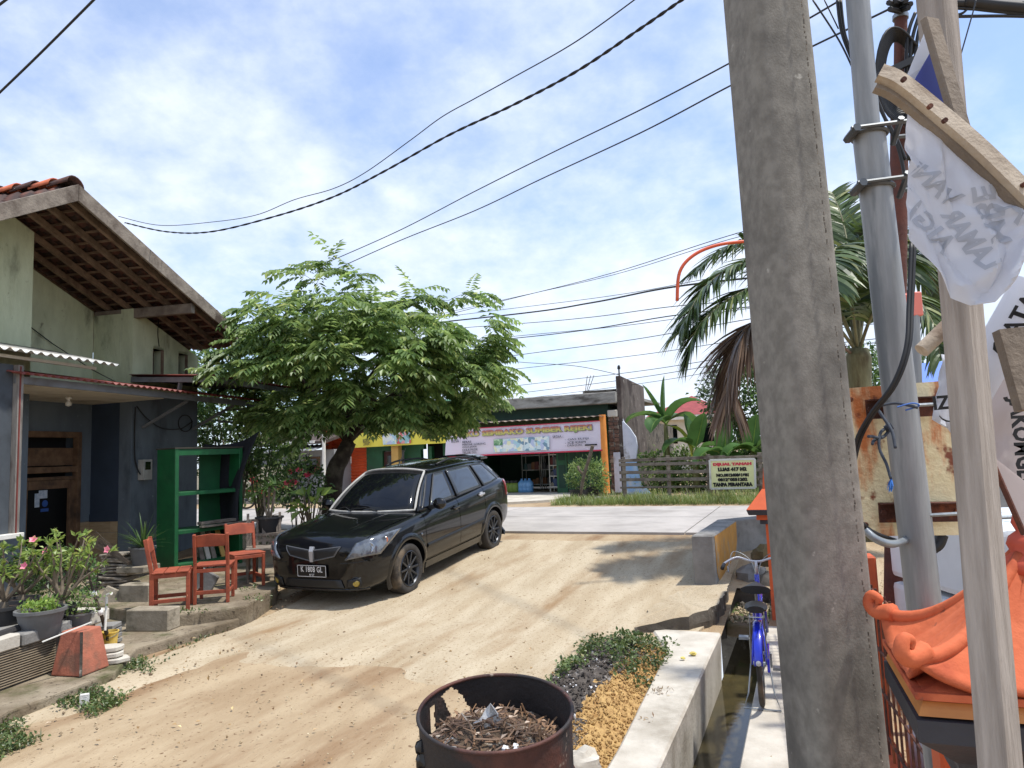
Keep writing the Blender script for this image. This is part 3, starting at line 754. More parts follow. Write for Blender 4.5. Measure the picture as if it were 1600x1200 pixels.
doors = {}
for k in ('door1L', 'door2L', 'door1R', 'door2R'):
    if parts[k].f: doors[k] = parts[k].build('door', PAINT, car, False, 40)

# greenhouse: roof, pillars and glass
def side_pt(x, t):
    """t 0 at the belt, 1 at the roof rail"""
    zb = 1.0 + .04 * max(0, -(x)) / 1.0 + (.0 if x < .5 else -.02)
    zr = 1.475 - .06 * ((x + .35) / 1.35) ** 2
    yb = .80 if x > -1.5 else .80 - (-(x) - 1.5) * .14
    yr = .585 - .05 * abs(x + .5)
    return V((x, yb + (yr - yb) * (t ** 1.15), zb + (zr - zb) * t))
def roof_pt(x, s):    # s -1..1 across
    e = side_pt(x, 1.0); zc = e.z + .075
    return V((x, e.y * s, e.z + (zc - e.z) * (1 - abs(s) ** 2.6)))
def ws_pt(t, s):      # windscreen
    b_ = V((1.06 - .20 * s * s, .765 * s, .985)); tp = roof_pt(.28 - .12 * s * s, s * .97)
    tp = V((.28 - .12 * s * s, tp.y, tp.z))
    p = b_.lerp(tp, t); p.z += .035 * math.sin(math.pi * t); p.x += .03 * math.sin(math.pi * t); return p
def rw_pt(t, s):
    b_ = V((-2.06 + .10 * s * s, .70 * s, 1.09)); tp = roof_pt(-1.78 + .08 * s * s, s * .97)
    p = b_.lerp(tp, t); p.x -= .03 * math.sin(math.pi * t); return p
NS = 14
rf_ = MB(); rows = [[roof_pt(.26 - .11 * (s * s) * (1 if i < 1 else max(0, 1 - i / 4)) - (i / 16) * 2.04 , s) for s in [-1 + 2 * j / NS for j in range(NS + 1)]] for i in range(17)]
rf_.sheet(rows, .02); 
roofp = rf_.build('roof', PAINT, car, False, True)
wsg = MB(); wsg.sheet([[ws_pt(t, s) for s in [-.93 + 1.86 * j / NS for j in range(NS + 1)]] for t in [.045 + .90 * i / 8 for i in range(9)]], .008); wsg.build('windscreen', TINT, car, False, True)
# silver seal round the windscreen
sl = MB(); path = [ws_pt(.03, s) for s in [-.95 + 1.9 * j / 16 for j in range(17)]] + [ws_pt(t, .955) for t in [.1 + .8 * i / 8 for i in range(9)]] + [ws_pt(.965, s) for s in [.95 - 1.9 * j / 16 for j in range(17)]] + [ws_pt(t, -.955) for t in [.9 - .8 * i / 8 for i in range(9)]]
sl.tube([p + V((.004, 0, .004)) for p in path], .018, 6, closed=True); sl.build('windscreen_seal', SEAL, car, False, True)
rwg = MB(); rwg.sheet([[rw_pt(t, s) for s in [-1 + 2 * j / NS for j in range(NS + 1)]] for t in [i / 8 for i in range(9)]], -.01); rwg.build('rear_window', TINT, car, False, True)
XF = lambda t: .84 - .62 * t            # A pillar line on the side
XR = lambda t: -1.98 + .24 * t          # D pillar line
for sy in (1, -1):
    S_ = lambda x, t: (lambda p: V((p.x, p.y * sy, p.z)))(side_pt(x, t))
    # painted side frame: pillars + header as a sheet slightly inside
    fr = MB(); rows = []
    for i in range(9):
        t = i / 8; rows.append([S_(XF(t) + (XR(t) - XF(t)) * j / 30, t) for j in range(31)])
    fr.sheet(rows, .02 * sy); fr.build('side_frame', PAINT, car, False, True)
    # A pillar to screen edge
    ap = MB(); ap.sheet([[S_(XF(i / 8), i / 8), (lambda q: V((q.x, q.y, q.z)))(ws_pt(i / 8, .985 * sy))] for i in range(9)], .01); ap.build('pillar', PAINT, car, False, True)
    dp = MB(); dp.sheet([[S_(XR(i / 8), i / 8), rw_pt(i / 8, .99 * sy)] for i in range(9)], .01); dp.build('pillar', PAINT, car, False, True)
    def win(xa, xb, name, parent):      # glass pane between two slanted lines, proud of the frame
        g_ = MB(); rows = []
        for i in range(9):
            t = .05 + .83 * i / 8; a_, b_ = xa(t), xb(t); rr = []
            for j in range(11):
                k = j / 10; tt = t
                p = S_(a_ + (b_ - a_) * k, tt); rr.append(p + V((0, .012 * sy, .003)))
            rows.append(rr)
        g_.sheet(rows, .006 * (1 if sy < 0 else -1)); o = g_.build(name, SIDEG, parent, False, True)
        e = MB(); pth = [rows[0][j] for j in range(11)] + [rows[i][10] for i in range(1, 9)] + [rows[8][j] for j in range(9, -1, -1)] + [rows[i][0] for i in range(7, 0, -1)]
        e.tube(pth, .011, 5, closed=True); e.build('window_trim', PLAST, parent, False, True)
    d1, d2 = doors.get('door1' + ('L' if sy > 0 else 'R'), body), doors.get('door2' + ('L' if sy > 0 else 'R'), body)
    win(lambda t: .62 - .60 * t, lambda t: -.10 - .05 * t, 'window', d1)
    win(lambda t: -.22 - .05 * t, lambda t: -1.05 + .02 * t - .0 * t, 'window', d2)
    win(lambda t: -1.14 + .02 * t, lambda t: -1.78 + .30 * t, 'quarter_window', car)
    # handles, mirror, rub strip
    def on_side(x, z, out=.0):
        h = BV.ray_cast(V((x, sy * 2, z)), V((0, -sy, 0))); return h[0] + V((0, sy * out, 0))
    for xx, d_ in ((-.02, d1), (-.90, d2)):
        h = MB(); p = on_side(xx, .895 if xx > -.5 else .96, .02); h.box(p, (.19, .03, .032)); h.box(p + V((.0, -.012 * sy, 0)), (.08, .03, .07))
        h.build('handle', CHROME if xx < -.5 else PAINT, d_, False, True, .008, 2)
    r_ = MB(); r_.grid([[on_side(x, .535 + (z - .5) * .06 + .02 * (-x), .004 + .012 * (0 if z in (0, 1) else 1)) for x in [.84 - i * .16 for i in range(12)]] for z in ((0, .3, .7, 1) if sy < 0 else (1, .7, .3, 0))]); r_.build('rub_strip', PLAST, body, False, True)
    m_ = MB(); mc = V((.60, sy * .965, 1.055)); rows = []
    for i in range(7):
        a_ = -1 + 2 * i / 6; rr_ = math.sqrt(max(0.04, 1 - a_ * a_))
        rows.append([mc + V((.06 * a_, .105 * rr_ * math.cos(t) , .082 * rr_ * math.sin(t))) for t in [2 * math.pi * k / 12 for k in range(12)]])
    rows = [r + [r[0]] for r in rows]
    m_.grid(rows if sy > 0 else [list(reversed(r)) for r in rows]); m_.add(rows[0][:-1], [tuple(range(12))]); m_.add(rows[-1][:-1], [tuple(reversed(range(12)))])
    mo = m_.build('mirror', PAINT, car, False, 50)
    m_ = MB(); m_.bar(V((.60, sy * .80, 1.0)), V((.60, sy * .93, 1.03)), .06, .05); m_.build('mirror_stalk', PLAST, mo, False)
    si = MB(); si.lathe([(0, 0), (.022, 0), (.018, .01), (0, .013)], 12, Matrix.Translation(on_side(.98, .70, 0)) @ Matrix.Rotation(R(-90 * sy), 4, 'X')); si.build('side_repeater', LENS, body, False, True)
    # sill skirt
    sk_ = MB(); sk_.grid([[on_side(x, .31, .012) + V((0, -dz * sy * .3, -dz)) for x in [.84 - i * .17 for i in range(11)]] for dz in ((0, .05, .1) if sy > 0 else (.1, .05, 0))]); sk_.build('sill', PAINT, body, False, True)
    # wheel arch flares
    for wx in (1.30, -1.30):
        fl = MB(); rows = []
        for i in range(25):
            a_ = R(-22 + 224 * i / 24); rr = []
            for rad, out_ in ((.378, -.05), (.379, .012), (.40, .018), (.43, .015), (.462, .0)):
                x_, z_ = wx + rad * math.cos(a_), .315 + rad * math.sin(a_)
                h = BV.ray_cast(V((wx + .47 * math.cos(a_), sy * 2, max(.26, .315 + .47 * math.sin(a_)))), V((0, -sy, 0)))
                yy = abs(h[0].y) if h[0] is not None else .86
                yy = max(yy, .80)
                rr.append(V((x_, sy * (yy + out_), z_)))
            rows.append(rr)
        if sy > 0: rows = [list(reversed(r)) for r in rows]
        fl.grid(rows); fl.build('wheel_arch', PAINT, car, False, 50)
    # roof rail
    rr_ = MB(); pts = [roof_pt(-.25 - 1.35 * i / 10, .80 * sy) + V((0, 0, .015 + .045 * min(1, 4 * min(i, 10 - i) / 10))) for i in range(11)]
    rr_.tube(pts, .016, 8); rr_.build('roof_rail', PLAST, roofp, False, True)
# rear spoiler
sp_ = MB(); sp_.sheet([[roof_pt(-1.70, s * .95) + V((-.02 - .26 * t, 0, .02 - .01 * t)) for s in [-1 + .2 * j for j in range(11)]] for t in (0, .5, 1)], -.03); sp_.build('spoiler', PAINT, roofp, False, 40)
b = MB(); b.tube([roof_pt(.1, .0) + V((0, 0, 0)), roof_pt(-.05, 0) + V((-.1, 0, .25))], [.008, .003], 5); b.build('aerial', PLAST, roofp, False)

# front details projected on the body
def proj(y, z, dirv=V((-1, 0, 0)), back=1.5, out=.006):
    o = V((2.1, y, z)) - dirv * back
    h = BV.ray_cast(o, dirv)
    return (h[0] + h[1] * out) if h[0] is not None else None
def patch(corners, dirv, n=8, out=.006, th=.02):
    """four corner points (a,b,c,d) in space, bilinear grid, each point cast on to the body along dirv"""
    a_, b_, c_, d_ = [V(c) for c in corners]; rows = []
    for i in range(n + 1):
        rr = []
        for j in range(n + 1):
            u_, v_ = j / n, i / n
            p = a_ * (1 - u_) * (1 - v_) + b_ * u_ * (1 - v_) + c_ * u_ * v_ + d_ * (1 - u_) * v_
            h = BV.ray_cast(p - dirv * 1.2, dirv)
            q = h[0] + h[1] * out if h[0] is not None else p
            rr.append(q)
        rows.append(rr)
    b = MB(); b.sheet(rows, th); return b, rows
for sy in (1, -1):
    dv_ = V((-1, -.62 * sy, -.28)).normalized()
    a_, b_, c_, d_ = V((2.08, .45 * sy, .590)), V((1.86, .79 * sy, .630)), V((1.46, .86 * sy, .875)), V((1.98, .55 * sy, .760))
    hb, rows = patch((a_, b_, c_, d_), dv_, 10, .010, .02 * -1 * sy)
    hl = hb.build('headlight', LENS, car, False, True)
    def onlamp(u_, v_):
        i, j = v_ * 10, u_ * 10; i0, j0 = int(min(9, i)), int(min(9, j)); p = rows[i0][j0].lerp(rows[i0][j0 + 1], j - j0).lerp(rows[i0 + 1][j0].lerp(rows[i0 + 1][j0 + 1], j - j0), i - i0)
        return p - dv_ * .004
    for (u_, v_, r_, mm, nm) in ((.50, .42, .066, LENSD, 'headlight_bowl'), (.18, .40, .042, LENSD, 'headlight_bowl'), (.50, .42, .032, LENS, 'headlight_bulb'), (.80, .62, .040, AMBER, 'indicator')):
        zx = -dv_; xx_ = V((0, 0, 1)).cross(zx).normalized()
        cM = Matrix((xx_, zx.cross(xx_), zx)).transposed().to_4x4(); cM.translation = onlamp(u_, v_) + (zx * .006 if nm == 'headlight_bulb' else V((0, 0, 0)))
        c_m = MB(); c_m.lathe([(r_, -.03), (r_, .004), (r_ * .9, .007), (r_ * .8, .002), (0, .004)], 20, cM); c_m.build(nm, mm, hl, False, 40)
    # grille half
    gp, rows = patch((V((2.2, .035 * sy, .600)), V((2.2, .34 * sy, .66)), V((2.2, .42 * sy, .765)), V((2.2, .035 * sy, .725))), V((-1, 0, 0)), 8, .004, .01 * -sy)
    go = gp.build('grille', PLAST, car, False, True)
    gr_ = MB()
    for k in range(1, 8):
        gr_.tube([rows[k][j] + V((.006, 0, 0)) for j in range(9)], .0035, 4)
        gr_.tube([rows[i][k] + V((.006, 0, 0)) for i in range(9)], .003, 4)
    gr_.tube([rows[0][j] + V((.004, 0, 0)) for j in range(9)] + [rows[i][8] + V((.004, 0, 0)) for i in range(1, 9)] + [rows[8][j] + V((.004, 0, 0)) for j in range(7, -1, -1)] + [rows[i][0] + V((.004, 0, 0)) for i in range(7, 0, -1)], .010, 6, closed=True)
    gr_.build('grille_mesh', mat('grille_wire', RGB(92, 94, 98), None, rough=.4, metal=.3), go, False)
    # fog lamp in its recess
    fp = proj(.60 * sy, .335, V((-1, -.3 * sy, 0)).normalized(), 1.2, 0)
    if fp is not None:
        zx = V((1, .25 * sy, 0)).normalized(); xx_ = V((0, 0, 1)).cross(zx).normalized(); cM = Matrix((xx_, zx.cross(xx_), zx)).transposed().to_4x4(); cM.translation = fp
        f_ = MB(); f_.lathe([(.075, -.03), (.075, .004), (.062, .012), (.055, .0), (0, .0)], 20, cM); fo = f_.build('foglamp_bezel', PLAST, car, False, 40)
        f_ = MB(); f_.lathe([(.052, -.01), (.052, .004), (.035, .014), (0, .018)], 20, cM); f_.build('foglamp', YFOG, fo, False, True)
    tl_ = MB(); tb, rows = patch((V((-1.9, .80 * sy, .80)), V((-2.1, .74 * sy, .82)), V((-2.02, .72 * sy, 1.06)), V((-1.86, .80 * sy, 1.06))), V((.35, -1 * sy, 0)).normalized(), 6, .012, .02 * sy)
    tb.build('tail_light', REDL, car, False, True)
    # bumper crease line and lower lip
cr_ = MB(); pts = [proj(y, .485 + .02 * abs(y), V((-1, 0, 0)), 1.2, .003) for y in [-.74 + .08 * i for i in range(19)] if abs(y) > .30]
li = MB(); pts = [proj(y, .245, V((-1, 0, 0)), 1.2, .0) for y in [-.70 + .1 * i for i in range(15)]]
pts = [p for p in pts if p is not None]
if len(pts) > 3: li.tube(pts, .022, 6); li.build('bumper_lip', PAINT, body, False, True)
ia, rows = patch((V((2.2, -.46, .27)), V((2.2, .46, .27)), V((2.2, .42, .37)), V((2.2, -.42, .37))), V((-1, 0, 0)), 8, .004, -.01); ia.build('air_intake', PLAST, body, False, True)
for sy in (1, -1):       # shut line between bumper and wing, and a crease along the bonnet
    pts = [proj(y * sy, .545 + .06 * y, V((-1, -.35 * sy, 0)).normalized(), 1.2, .001) for y in (.40, .48, .56, .64, .70, .76)]
    pts = [p for p in pts if p is not None]
    if len(pts) > 3: b = MB(); b.tube(pts, .006, 5); b.build('bumper_seam', PLAST, body, False)
    rows = []
    for i in range(14):
        x = 1.10 + i * .066; rr = []
        for dy, up_ in ((-.05, .0), (-.012, .010), (.012, .010), (.05, .0)):
            h = BV.ray_cast(V((x, (.46 - .13 * i / 13) * sy + dy * sy, 2)), V((0, 0, -1))); rr.append(h[0] + V((0, 0, up_ * math.sin(math.pi * (i + .5) / 14) + .0005)))
        rows.append(rr if sy < 0 else list(reversed(rr)))
    b = MB(); b.grid(rows); b.build('bonnet_crease', PAINT, bonnet, False, True)
    # vertical slot beside the fog lamp
    sp2_, rows = patch((V((2.2, .50 * sy, .27)), V((2.2, .70 * sy, .29)), V((2.2, .70 * sy, .40)), V((2.2, .52 * sy, .37))), V((-1, -.3 * sy, 0)).normalized(), 5, .003, .01 * -sy); sp2_.build('foglamp_recess', PLAST, body, False, True)
nb = MB(); nb.sheet([[proj(0, .585 + .175 * i / 4, V((-1, 0, 0)), 1.2, .02) + V((.004, y, 0)) for y in (-.022 - .010 * i / 4, .022 + .010 * i / 4)] for i in range(5)], .02); nb.build('nose_emblem', CHROME, car, False, False)
# number plate
pc = proj(0, .475, V((-1, 0, 0)), 1.2, .015); pm = frame(V((0, 1, 0)), V((0, 0, 1)), pc + V((.006, 0, 0)))
npb = MB(); npb.prism([pm @ V((x, y, -.006)) for x, y in ((-.225, -.075), (.225, -.075), (.225, .075), (-.225, .075))], pm.to_3x3() @ V((0, 0, .012)))
npl = npb.build('number_plate', PLATE, car, False, False, .003)
text('plate_text', 'K 1808 GL', PTXT, npl, pm @ Matrix.Translation((0, .018, .007)), .100, .0012, world=False, sx=.72, space=1.06)
text('plate_date', '07·27', PTXT, npl, pm @ Matrix.Translation((0, -.048, .007)), .036, .0012, world=False, sx=.9)
bd = MB()
for (x0, y0, x1, y1) in ((-.218, -.068, .218, -.068), (-.218, .068, .218, .068), (-.218, -.068, -.218, .068), (.218, -.068, .218, .068)): bd.bar(pm @ V((x0, y0, .007)), pm @ V((x1, y1, .007)), .005, .002, up=pm.to_3x3() @ V((0, 0, 1)))
bd.build('plate_border', PTXT, npl, False)
# wipers
for y0, y1 in ((.30, -.30), (-.28, -.66)):
    b = MB(); b.tube([ws_pt(.03, y0) + V((.02, 0, .02)), ws_pt(.09, (y0 + y1) / 2) + V((.02, 0, .02)), ws_pt(.06, y1) + V((.02, 0, .02))], .009, 5); b.build('wiper', PLAST, car, False)
# wheels: tyre, ten-spoke rim, hub
def wheel(wx, sy):
    M0 = Matrix.Translation((wx, sy * .765, .315)) @ Matrix.Rotation(R(-90 * sy), 4, 'X')
    w_ = MB(); w_.lathe([(.225, -.10), (.30, -.105), (.322, -.09), (.328, -.05), (.329, 0), (.328, .05), (.322, .09), (.30, .108), (.235, .10), (.225, .09)], 48, M0)
    ty = w_.build('wheel', TYRE, car, False, True)
    r_ = MB(); r_.lathe([(.232, .100), (.222, .106), (.208, .092), (.200, .03), (.195, -.08)], 40, M0); ri = r_.build('rim', RIM, ty, False, 40)
    for k in range(10):
        a_ = 2 * math.pi * k / 10; s_ = MB(); rot = M0 @ Matrix.Rotation(a_, 4, 'Z')
        s_.prism([rot @ V((x, y, z)) for x, y, z in ((.04, -.016, .070), (.205, -.011, .084), (.205, .011, .084), (.04, .016, .070))], rot.to_3x3() @ V((0, 0, .02)))
        s_.build('spoke', RIM, ty, False, False, .003)
    h = MB(); h.lathe([(.058, .05), (.058, .088), (.045, .098), (.03, .098), (.026, .104), (0, .105)], 20, M0); h.build('hub', RIM, ty, False, 40)
    d_ = MB(); d_.lathe([(0, .03), (.135, .03), (.135, .02), (.20, .0), (.20, -.02), (0, -.02)], 28, M0); d_.build('brake_disc', simple('brake_disc', RGB(70, 66, 62), .4, .7), ty, False, 40)
for wx in (1.30, -1.30):
    for sy in (1, -1): wheel(wx, sy)
# ------------------------------------------------------------ across the road
GRN = mat('green_paint', RGB(34, 92, 58), RGB(28, 78, 48), 3, .6, c3=RGB(40, 70, 50), sscale=1.5)
GRND = mat('dark_green_paint', RGB(30, 62, 46), RGB(24, 52, 40), 3, .7)
OLIVE = mat('olive_board', RGB(96, 110, 74), RGB(80, 94, 62), 4, .8, stretch=(4, 4, .5))
ORSH = mat('orange_shutter', RGB(214, 92, 48), RGB(194, 80, 42), 4, .6)
ORPOST = mat('orange_yellow_post', RGB(232, 150, 70), RGB(214, 132, 58), 3, .7, c3=RGB(150, 90, 50), sscale=6, slo=.62, shi=.7)
YELC = mat('yellow_column', RGB(206, 168, 96), RGB(190, 150, 82), 3, .8)
WBLUE = mat('worn_white_paint', RGB(206, 210, 222), RGB(186, 192, 206), 3, .9, c3=RGB(150, 150, 150), sscale=2.5, slo=.56, shi=.7)
LBLUE = mat('worn_blue_paint', RGB(128, 168, 214), RGB(150, 184, 220), 3, .9, c3=RGB(180, 190, 200), sscale=3)
BRICKM = mat('rough_brick', RGB(122, 92, 78), RGB(92, 76, 68), 9, .95, bump=.6, bscale=16, c3=RGB(150, 142, 130), sscale=5, slo=.5, shi=.65, rnd=.25)
SLAB = mat('weathered_slab', RGB(158, 156, 150), RGB(128, 124, 118), 2.5, .9, bump=.3, c3=RGB(84, 80, 74), sscale=1.5, stretch=(1, 1, 3))
BANW = mat('pink_banner', RGB(226, 208, 224), RGB(220, 212, 226), .6, .6)
BANR = mat('banner_red_edge', RGB(196, 40, 72), None, rough=.6)
BANY = mat('yellow_banner', RGB(236, 222, 92), RGB(228, 212, 78), 1.5, .6)
INK = mat('dark_print', RGB(60, 62, 74), None, rough=.7)
BLK = mat('black_print', RGB(22, 22, 24), None, rough=.7)
REDP = mat('red_print', RGB(214, 70, 84), None, rough=.7)
def printmat(name, cols, scale):
    M = bpy.data.materials.new(name); M.use_nodes = True; t = M.node_tree; n = t.nodes.new; k = t.links.new
    vo = n('ShaderNodeTexVoronoi'); vo.inputs['Scale'].default_value = scale; tc = n('ShaderNodeTexCoord'); k(tc.outputs['Object'], vo.inputs[0])
    sp = n('ShaderNodeSeparateColor'); k(vo.outputs['Color'], sp.inputs[0])
    r = n('ShaderNodeValToRGB'); k(sp.outputs[0], r.inputs[0]); r.color_ramp.interpolation = 'CONSTANT'
    e = r.color_ramp.elements; e[0].color = cols[0]; e[1].color = cols[1]; e[1].position = 1 / len(cols)
    for i, c in enumerate(cols[2:]): x = e.new((i + 2) / len(cols)); x.color = c
    k(r.outputs[0], t.nodes['Principled BSDF'].inputs['Base Color']); t.nodes['Principled BSDF'].inputs['Roughness'].default_value = .6
    return M
PICB = printmat('printed_goods_pale', [RGB(206, 222, 226), RGB(228, 232, 226), RGB(170, 206, 216), RGB(226, 226, 190), RGB(186, 196, 222), RGB(120, 150, 170)], 9)
PICG = printmat('printed_goods_green', [RGB(130, 170, 130), RGB(190, 214, 180), RGB(90, 140, 100)], 9)
PICR = printmat('printed_goods_red', [RGB(150, 190, 190), RGB(200, 90, 90), RGB(226, 226, 220), RGB(110, 150, 150), RGB(220, 150, 150)], 9)
TGR = bpy.data.materials.new('red_to_green_print'); TGR.use_nodes = True
t_ = TGR.node_tree; a1 = t_.nodes.new('ShaderNodeTexCoord'); a2 = t_.nodes.new('ShaderNodeSeparateXYZ'); a3 = t_.nodes.new('ShaderNodeValToRGB')
t_.links.new(a1.outputs['UV'], a2.inputs[0]); t_.links.new(a2.outputs['Y'], a3.inputs[0]); t_.links.new(a3.outputs[0], t_.nodes['Principled BSDF'].inputs['Base Color'])
e_ = a3.color_ramp.elements; e_[0].color = RGB(108, 158, 96); e_[1].color = RGB(178, 58, 88); x_ = e_.new(.48); x_.color = RGB(206, 196, 110)

SV = 21.9
def sv(px, py, off=0.0): return onv(px, py, SV + off)
def sP(u, z, off=0.0): return UV(u, SV + off, z)
def su(px): return uvof(onv(px, 700, SV))[0]
def sz(px, py, off=0.0): return onv(px, py, SV + off).z
shop = thing('shop_building', 'low green shopfront with a grey concrete lintel across the road', 'shop', sP(-4, .4))
def sbox(name, m, u0, u1, v0, v1, z0, z1, parent=shop, bev=0.0):
    b = MB(); b.prism([UV(u0, SV + v0, z0), UV(u1, SV + v0, z0), UV(u1, SV + v1, z0), UV(u0, SV + v1, z0)], (0, 0, z1 - z0)); return b.build(name, m, parent, bev=bev)
U = {k: su(k) for k in (516, 570, 595, 617, 618, 629, 640, 655, 660, 695, 700, 722, 740, 865, 930, 940, 952, 962, 969)}
FLz = .50
zlt, zlb = sz(968, 612), sz(967, 630)      # lintel
sbox('lintel', SLAB, U[722], U[969], -.25, .9, zlb, zlt, bev=.02)
sbox('roof_slab', SLAB, U[722], U[969] + .1, .9, 6.5, zlt - .12, zlt - .02)
sbox('upstand', CONCD, su(895), U[969], 1.4, 1.6, zlt - .05, zlt + .22)
zg0 = sz(900, 652)
sbox('transom_wall', GRND, U[722], U[952], .10, .2, zg0, zlb)
sbox('transom_board', OLIVE, U[700], U[940], -.02, .05, sz(900, 672) - .1, zg0 - .03)
b = MB(); rows = []
for i in range(2):
    rows.append([UV(U[700] + (U[952] - U[700]) * j / 90, SV - .55 + .6 * i, zg0 - .03 + .05 * i + .018 * math.sin(j * 1.6) - .07 * (1 - j / 90) * 0) for j in range(91)])
b.sheet(rows, .008); b.build('awning_sheet', mat('rusty_sheet', RGB(120, 96, 84), RGB(150, 140, 130), 6, .8), shop)
# opening: side walls, back wall, floor, green folding door leaves
sbox('side_wall', GRN, U[700] - .2, U[700] + .1, .0, 5.5, FLz, zlb)
sbox('back_wall', GRND, U[700], U[952], 4.2, 4.4, FLz, zlb)
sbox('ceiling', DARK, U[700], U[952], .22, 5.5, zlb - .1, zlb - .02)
sbox('side_wall', GRN, su(935), U[952], .2, 5.5, FLz, zlb)
du0, du1 = U[865], su(936)
for k in range(4):
    a, c = du0 + (du1 - du0) * k / 4, du0 + (du1 - du0) * (k + 1) / 4
    d_ = sbox('door', GRN, a + .01, c - .01, .18 + .03 * (k % 2), .22 + .03 * (k % 2), FLz, zg0 - .25)
    for zz in (FLz + .15, FLz + 1.05): sbox('door_panel', GRND, a + .08, c - .08, .165 + .03 * (k % 2), .178 + .03 * (k % 2), zz, zz + .75, d_)
# left unit: roller shutter, green walls, door, yellow column
shu = sbox('shutter_backing', ORSH, U[516], U[570], .14, .2, FLz - .1, sz(540, 640))
for k in range(20):
    z = FLz - .08 + k * .115
    b = MB(); b.prism([UV(U[516], SV + .14, z), UV(U[516], SV + .09, z + .05), UV(U[516], SV + .14, z + .11)], RD * (U[570] - U[516])); b.build('shutter_slat', ORSH, shu)
sbox('pillar', ORSH, U[516] - .3, U[516], -.1, .3, FLz - .1, sz(516, 640))
sbox('front_wall', GRN, U[570], U[595], .1, .3, FLz, sz(590, 640)); sbox('front_wall', GRN, U[595], U[660], .1, .3, sz(610, 704), sz(610, 640))
sbox('front_wall', GRN, U[629], su(655), .1, .3, FLz, sz(610, 704)); sbox('front_wall', GRN, su(667), su(672), .1, .3, FLz, sz(610, 700)); sbox('front_wall', GRN, U[660], U[700], .1, .3, sz(680, 690), sz(680, 655))
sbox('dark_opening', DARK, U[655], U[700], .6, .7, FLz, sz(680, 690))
dw_ = sbox('door', mat('maroon_wood', RGB(84, 48, 44), RGB(66, 38, 36), 5, .7), U[595], U[618], .2, .26, FLz, sz(605, 706)); sbox('door_pane', GLASSD, su(600), su(610), .19, .2, FLz + .6, sz(605, 712), dw_)
sbox('column', YELC, U[618], U[629], -.3, -.05, FLz, sz(624, 660), bev=.01)
sbox('rail', GRN, U[640], U[695], -.2, -.15, FLz + .85, FLz + .92)
zz0 = sz(660, 656)
sbox('fascia', WBLUE, su(515), U[722] - .02, -.5, .0, zz0 + .02, zz0 + .16); sbox('canopy', mat('green_canopy', RGB(120, 190, 150), RGB(150, 206, 170), 3, .6), su(560), U[722] - .03, -.45, .0, zz0 + .3, zz0 + .62)
sbox('roof_slab', SLAB, su(515), U[722] - .02, .02, 6, zz0 - .1, zz0 + .3)
sbox('side_wall', PLG, su(515), su(515) + .2, .31, 6, FLz, zz0)
# right pier of brick and worn plaster, stepped boundary wall behind
for k in range(22):
    z = FLz + k * .132
    if z > sz(955, 655): break
    random.seed(k)
    for h_ in range(2):
        a = U[952] + .02 + h_ * .17 + random.uniform(-.02, .02); b = MB(); b.prism([UV(a, SV - .1 + random.uniform(0, .05), z), UV(a + .16, SV - .1, z), UV(a + .16, SV + .3, z), UV(a, SV + .3, z)], (0, 0, .115)); b.build('brick', BRICKM, shop, bev=.008)
sbox('pier', CONCG, U[952] + .04, U[952] + .36, -.04, .3, FLz - .1, sz(955, 645)); sbox('cap_block', CONC, U[952] + .02, U[952] + .34, -.12, .3, sz(955, 652), sz(955, 641), bev=.02)
sbox('painted_plaster', WBLUE, U[952] + .15, U[952] + .37, -.115, -.10, FLz, FLz + 1.25)
zt0 = sz(969, 587); zt1 = onv(1004, 604, SV + 3.4).z
wl = thing('boundary_wall', 'tall stained wall at the right end of the shop with peeling white and blue paint', 'wall', UV(U[969], SV + 2, .4))
b = MB(); u9 = U[969] - .02
b.prism([UV(u9, SV - .05, .3), UV(u9, SV + 3.4, .3), UV(u9, SV + 3.4, zt1), UV(u9, SV - .05, zt0)], RD * .16); b.build('wall', mat('stained_render', RGB(106, 96, 90), RGB(82, 73, 68), 2.2, .95, bump=.4, bscale=12, c3=RGB(58, 46, 42), sscale=1.0, slo=.46, shi=.64, c4=RGB(150, 144, 134), s4=4, l4=.6, h4=.7), wl, bev=.02)
b = MB(); b.prism([UV(u9, SV + 3.41, .3), UV(u9, SV + 9, .3), UV(u9, SV + 9, 2.75), UV(u9, SV + 3.41, 2.85)], RD * .14); b.build('wall', CONCD, wl)
b = MB(); pl = [(-.045, .45), (1.75, .45), (1.5, .9), (1.25, 1.15), (1.35, 1.55), (1.2, 1.9), (1.1, 2.15), (.6, 2.45), (-.045, 2.8)]
b.prism([UV(u9 + .165, SV + a, c) for a, c in pl], RD * .012); b.build('white_paint', WBLUE, wl)
b = MB(); pl = [(-.045, .44), (2.2, .44), (1.72, .62), (1.45, 1.18), (.3, 1.25), (-.045, 1.22)]
b.prism([UV(u9 + .179, SV + a, c) for a, c in pl], RD * .006); b.build('blue_paint', LBLUE, wl)
for nm, mm, pl in (('white_pier', WBLUE, [(-.02, 1.5), (.34, 1.5), (.42, 1.9), (.38, 2.2), (.2, 2.5), (.0, 2.72), (-.02, 2.72)]), ('blue_pier', LBLUE, [(-.02, .42), (.78, .42), (.66, .56), (.48, .70), (.40, 1.1), (.34, 1.498), (-.02, 1.498)])):
    b = MB(); b.prism([UV(u9 + .17 + a, SV - .09, c) for a, c in pl], AL * .12); b.build(nm, mm, wl)
b = MB(); b.tube([UV(u9 + .1, SV + .05, zt0), UV(u9 + .1, SV + .05, zt0 + .28)], .025, 6); b.lathe([(0, .2), (.05, .22), (.05, .28), (.03, .34), (0, .35)], 10, Matrix.Translation(UV(u9 + .1, SV + .05, zt0))); b.build('wire_bracket', BLKR, wl)
b = MB()
for k in range(3): b.tube([UV(su(898) + k * .05, SV + 1.5, zlt + .2), UV(su(898) + k * .12 + .1, SV + 1.5, zlt + .75)], .012, 5)
b.build('rebar', WOODD, shop)
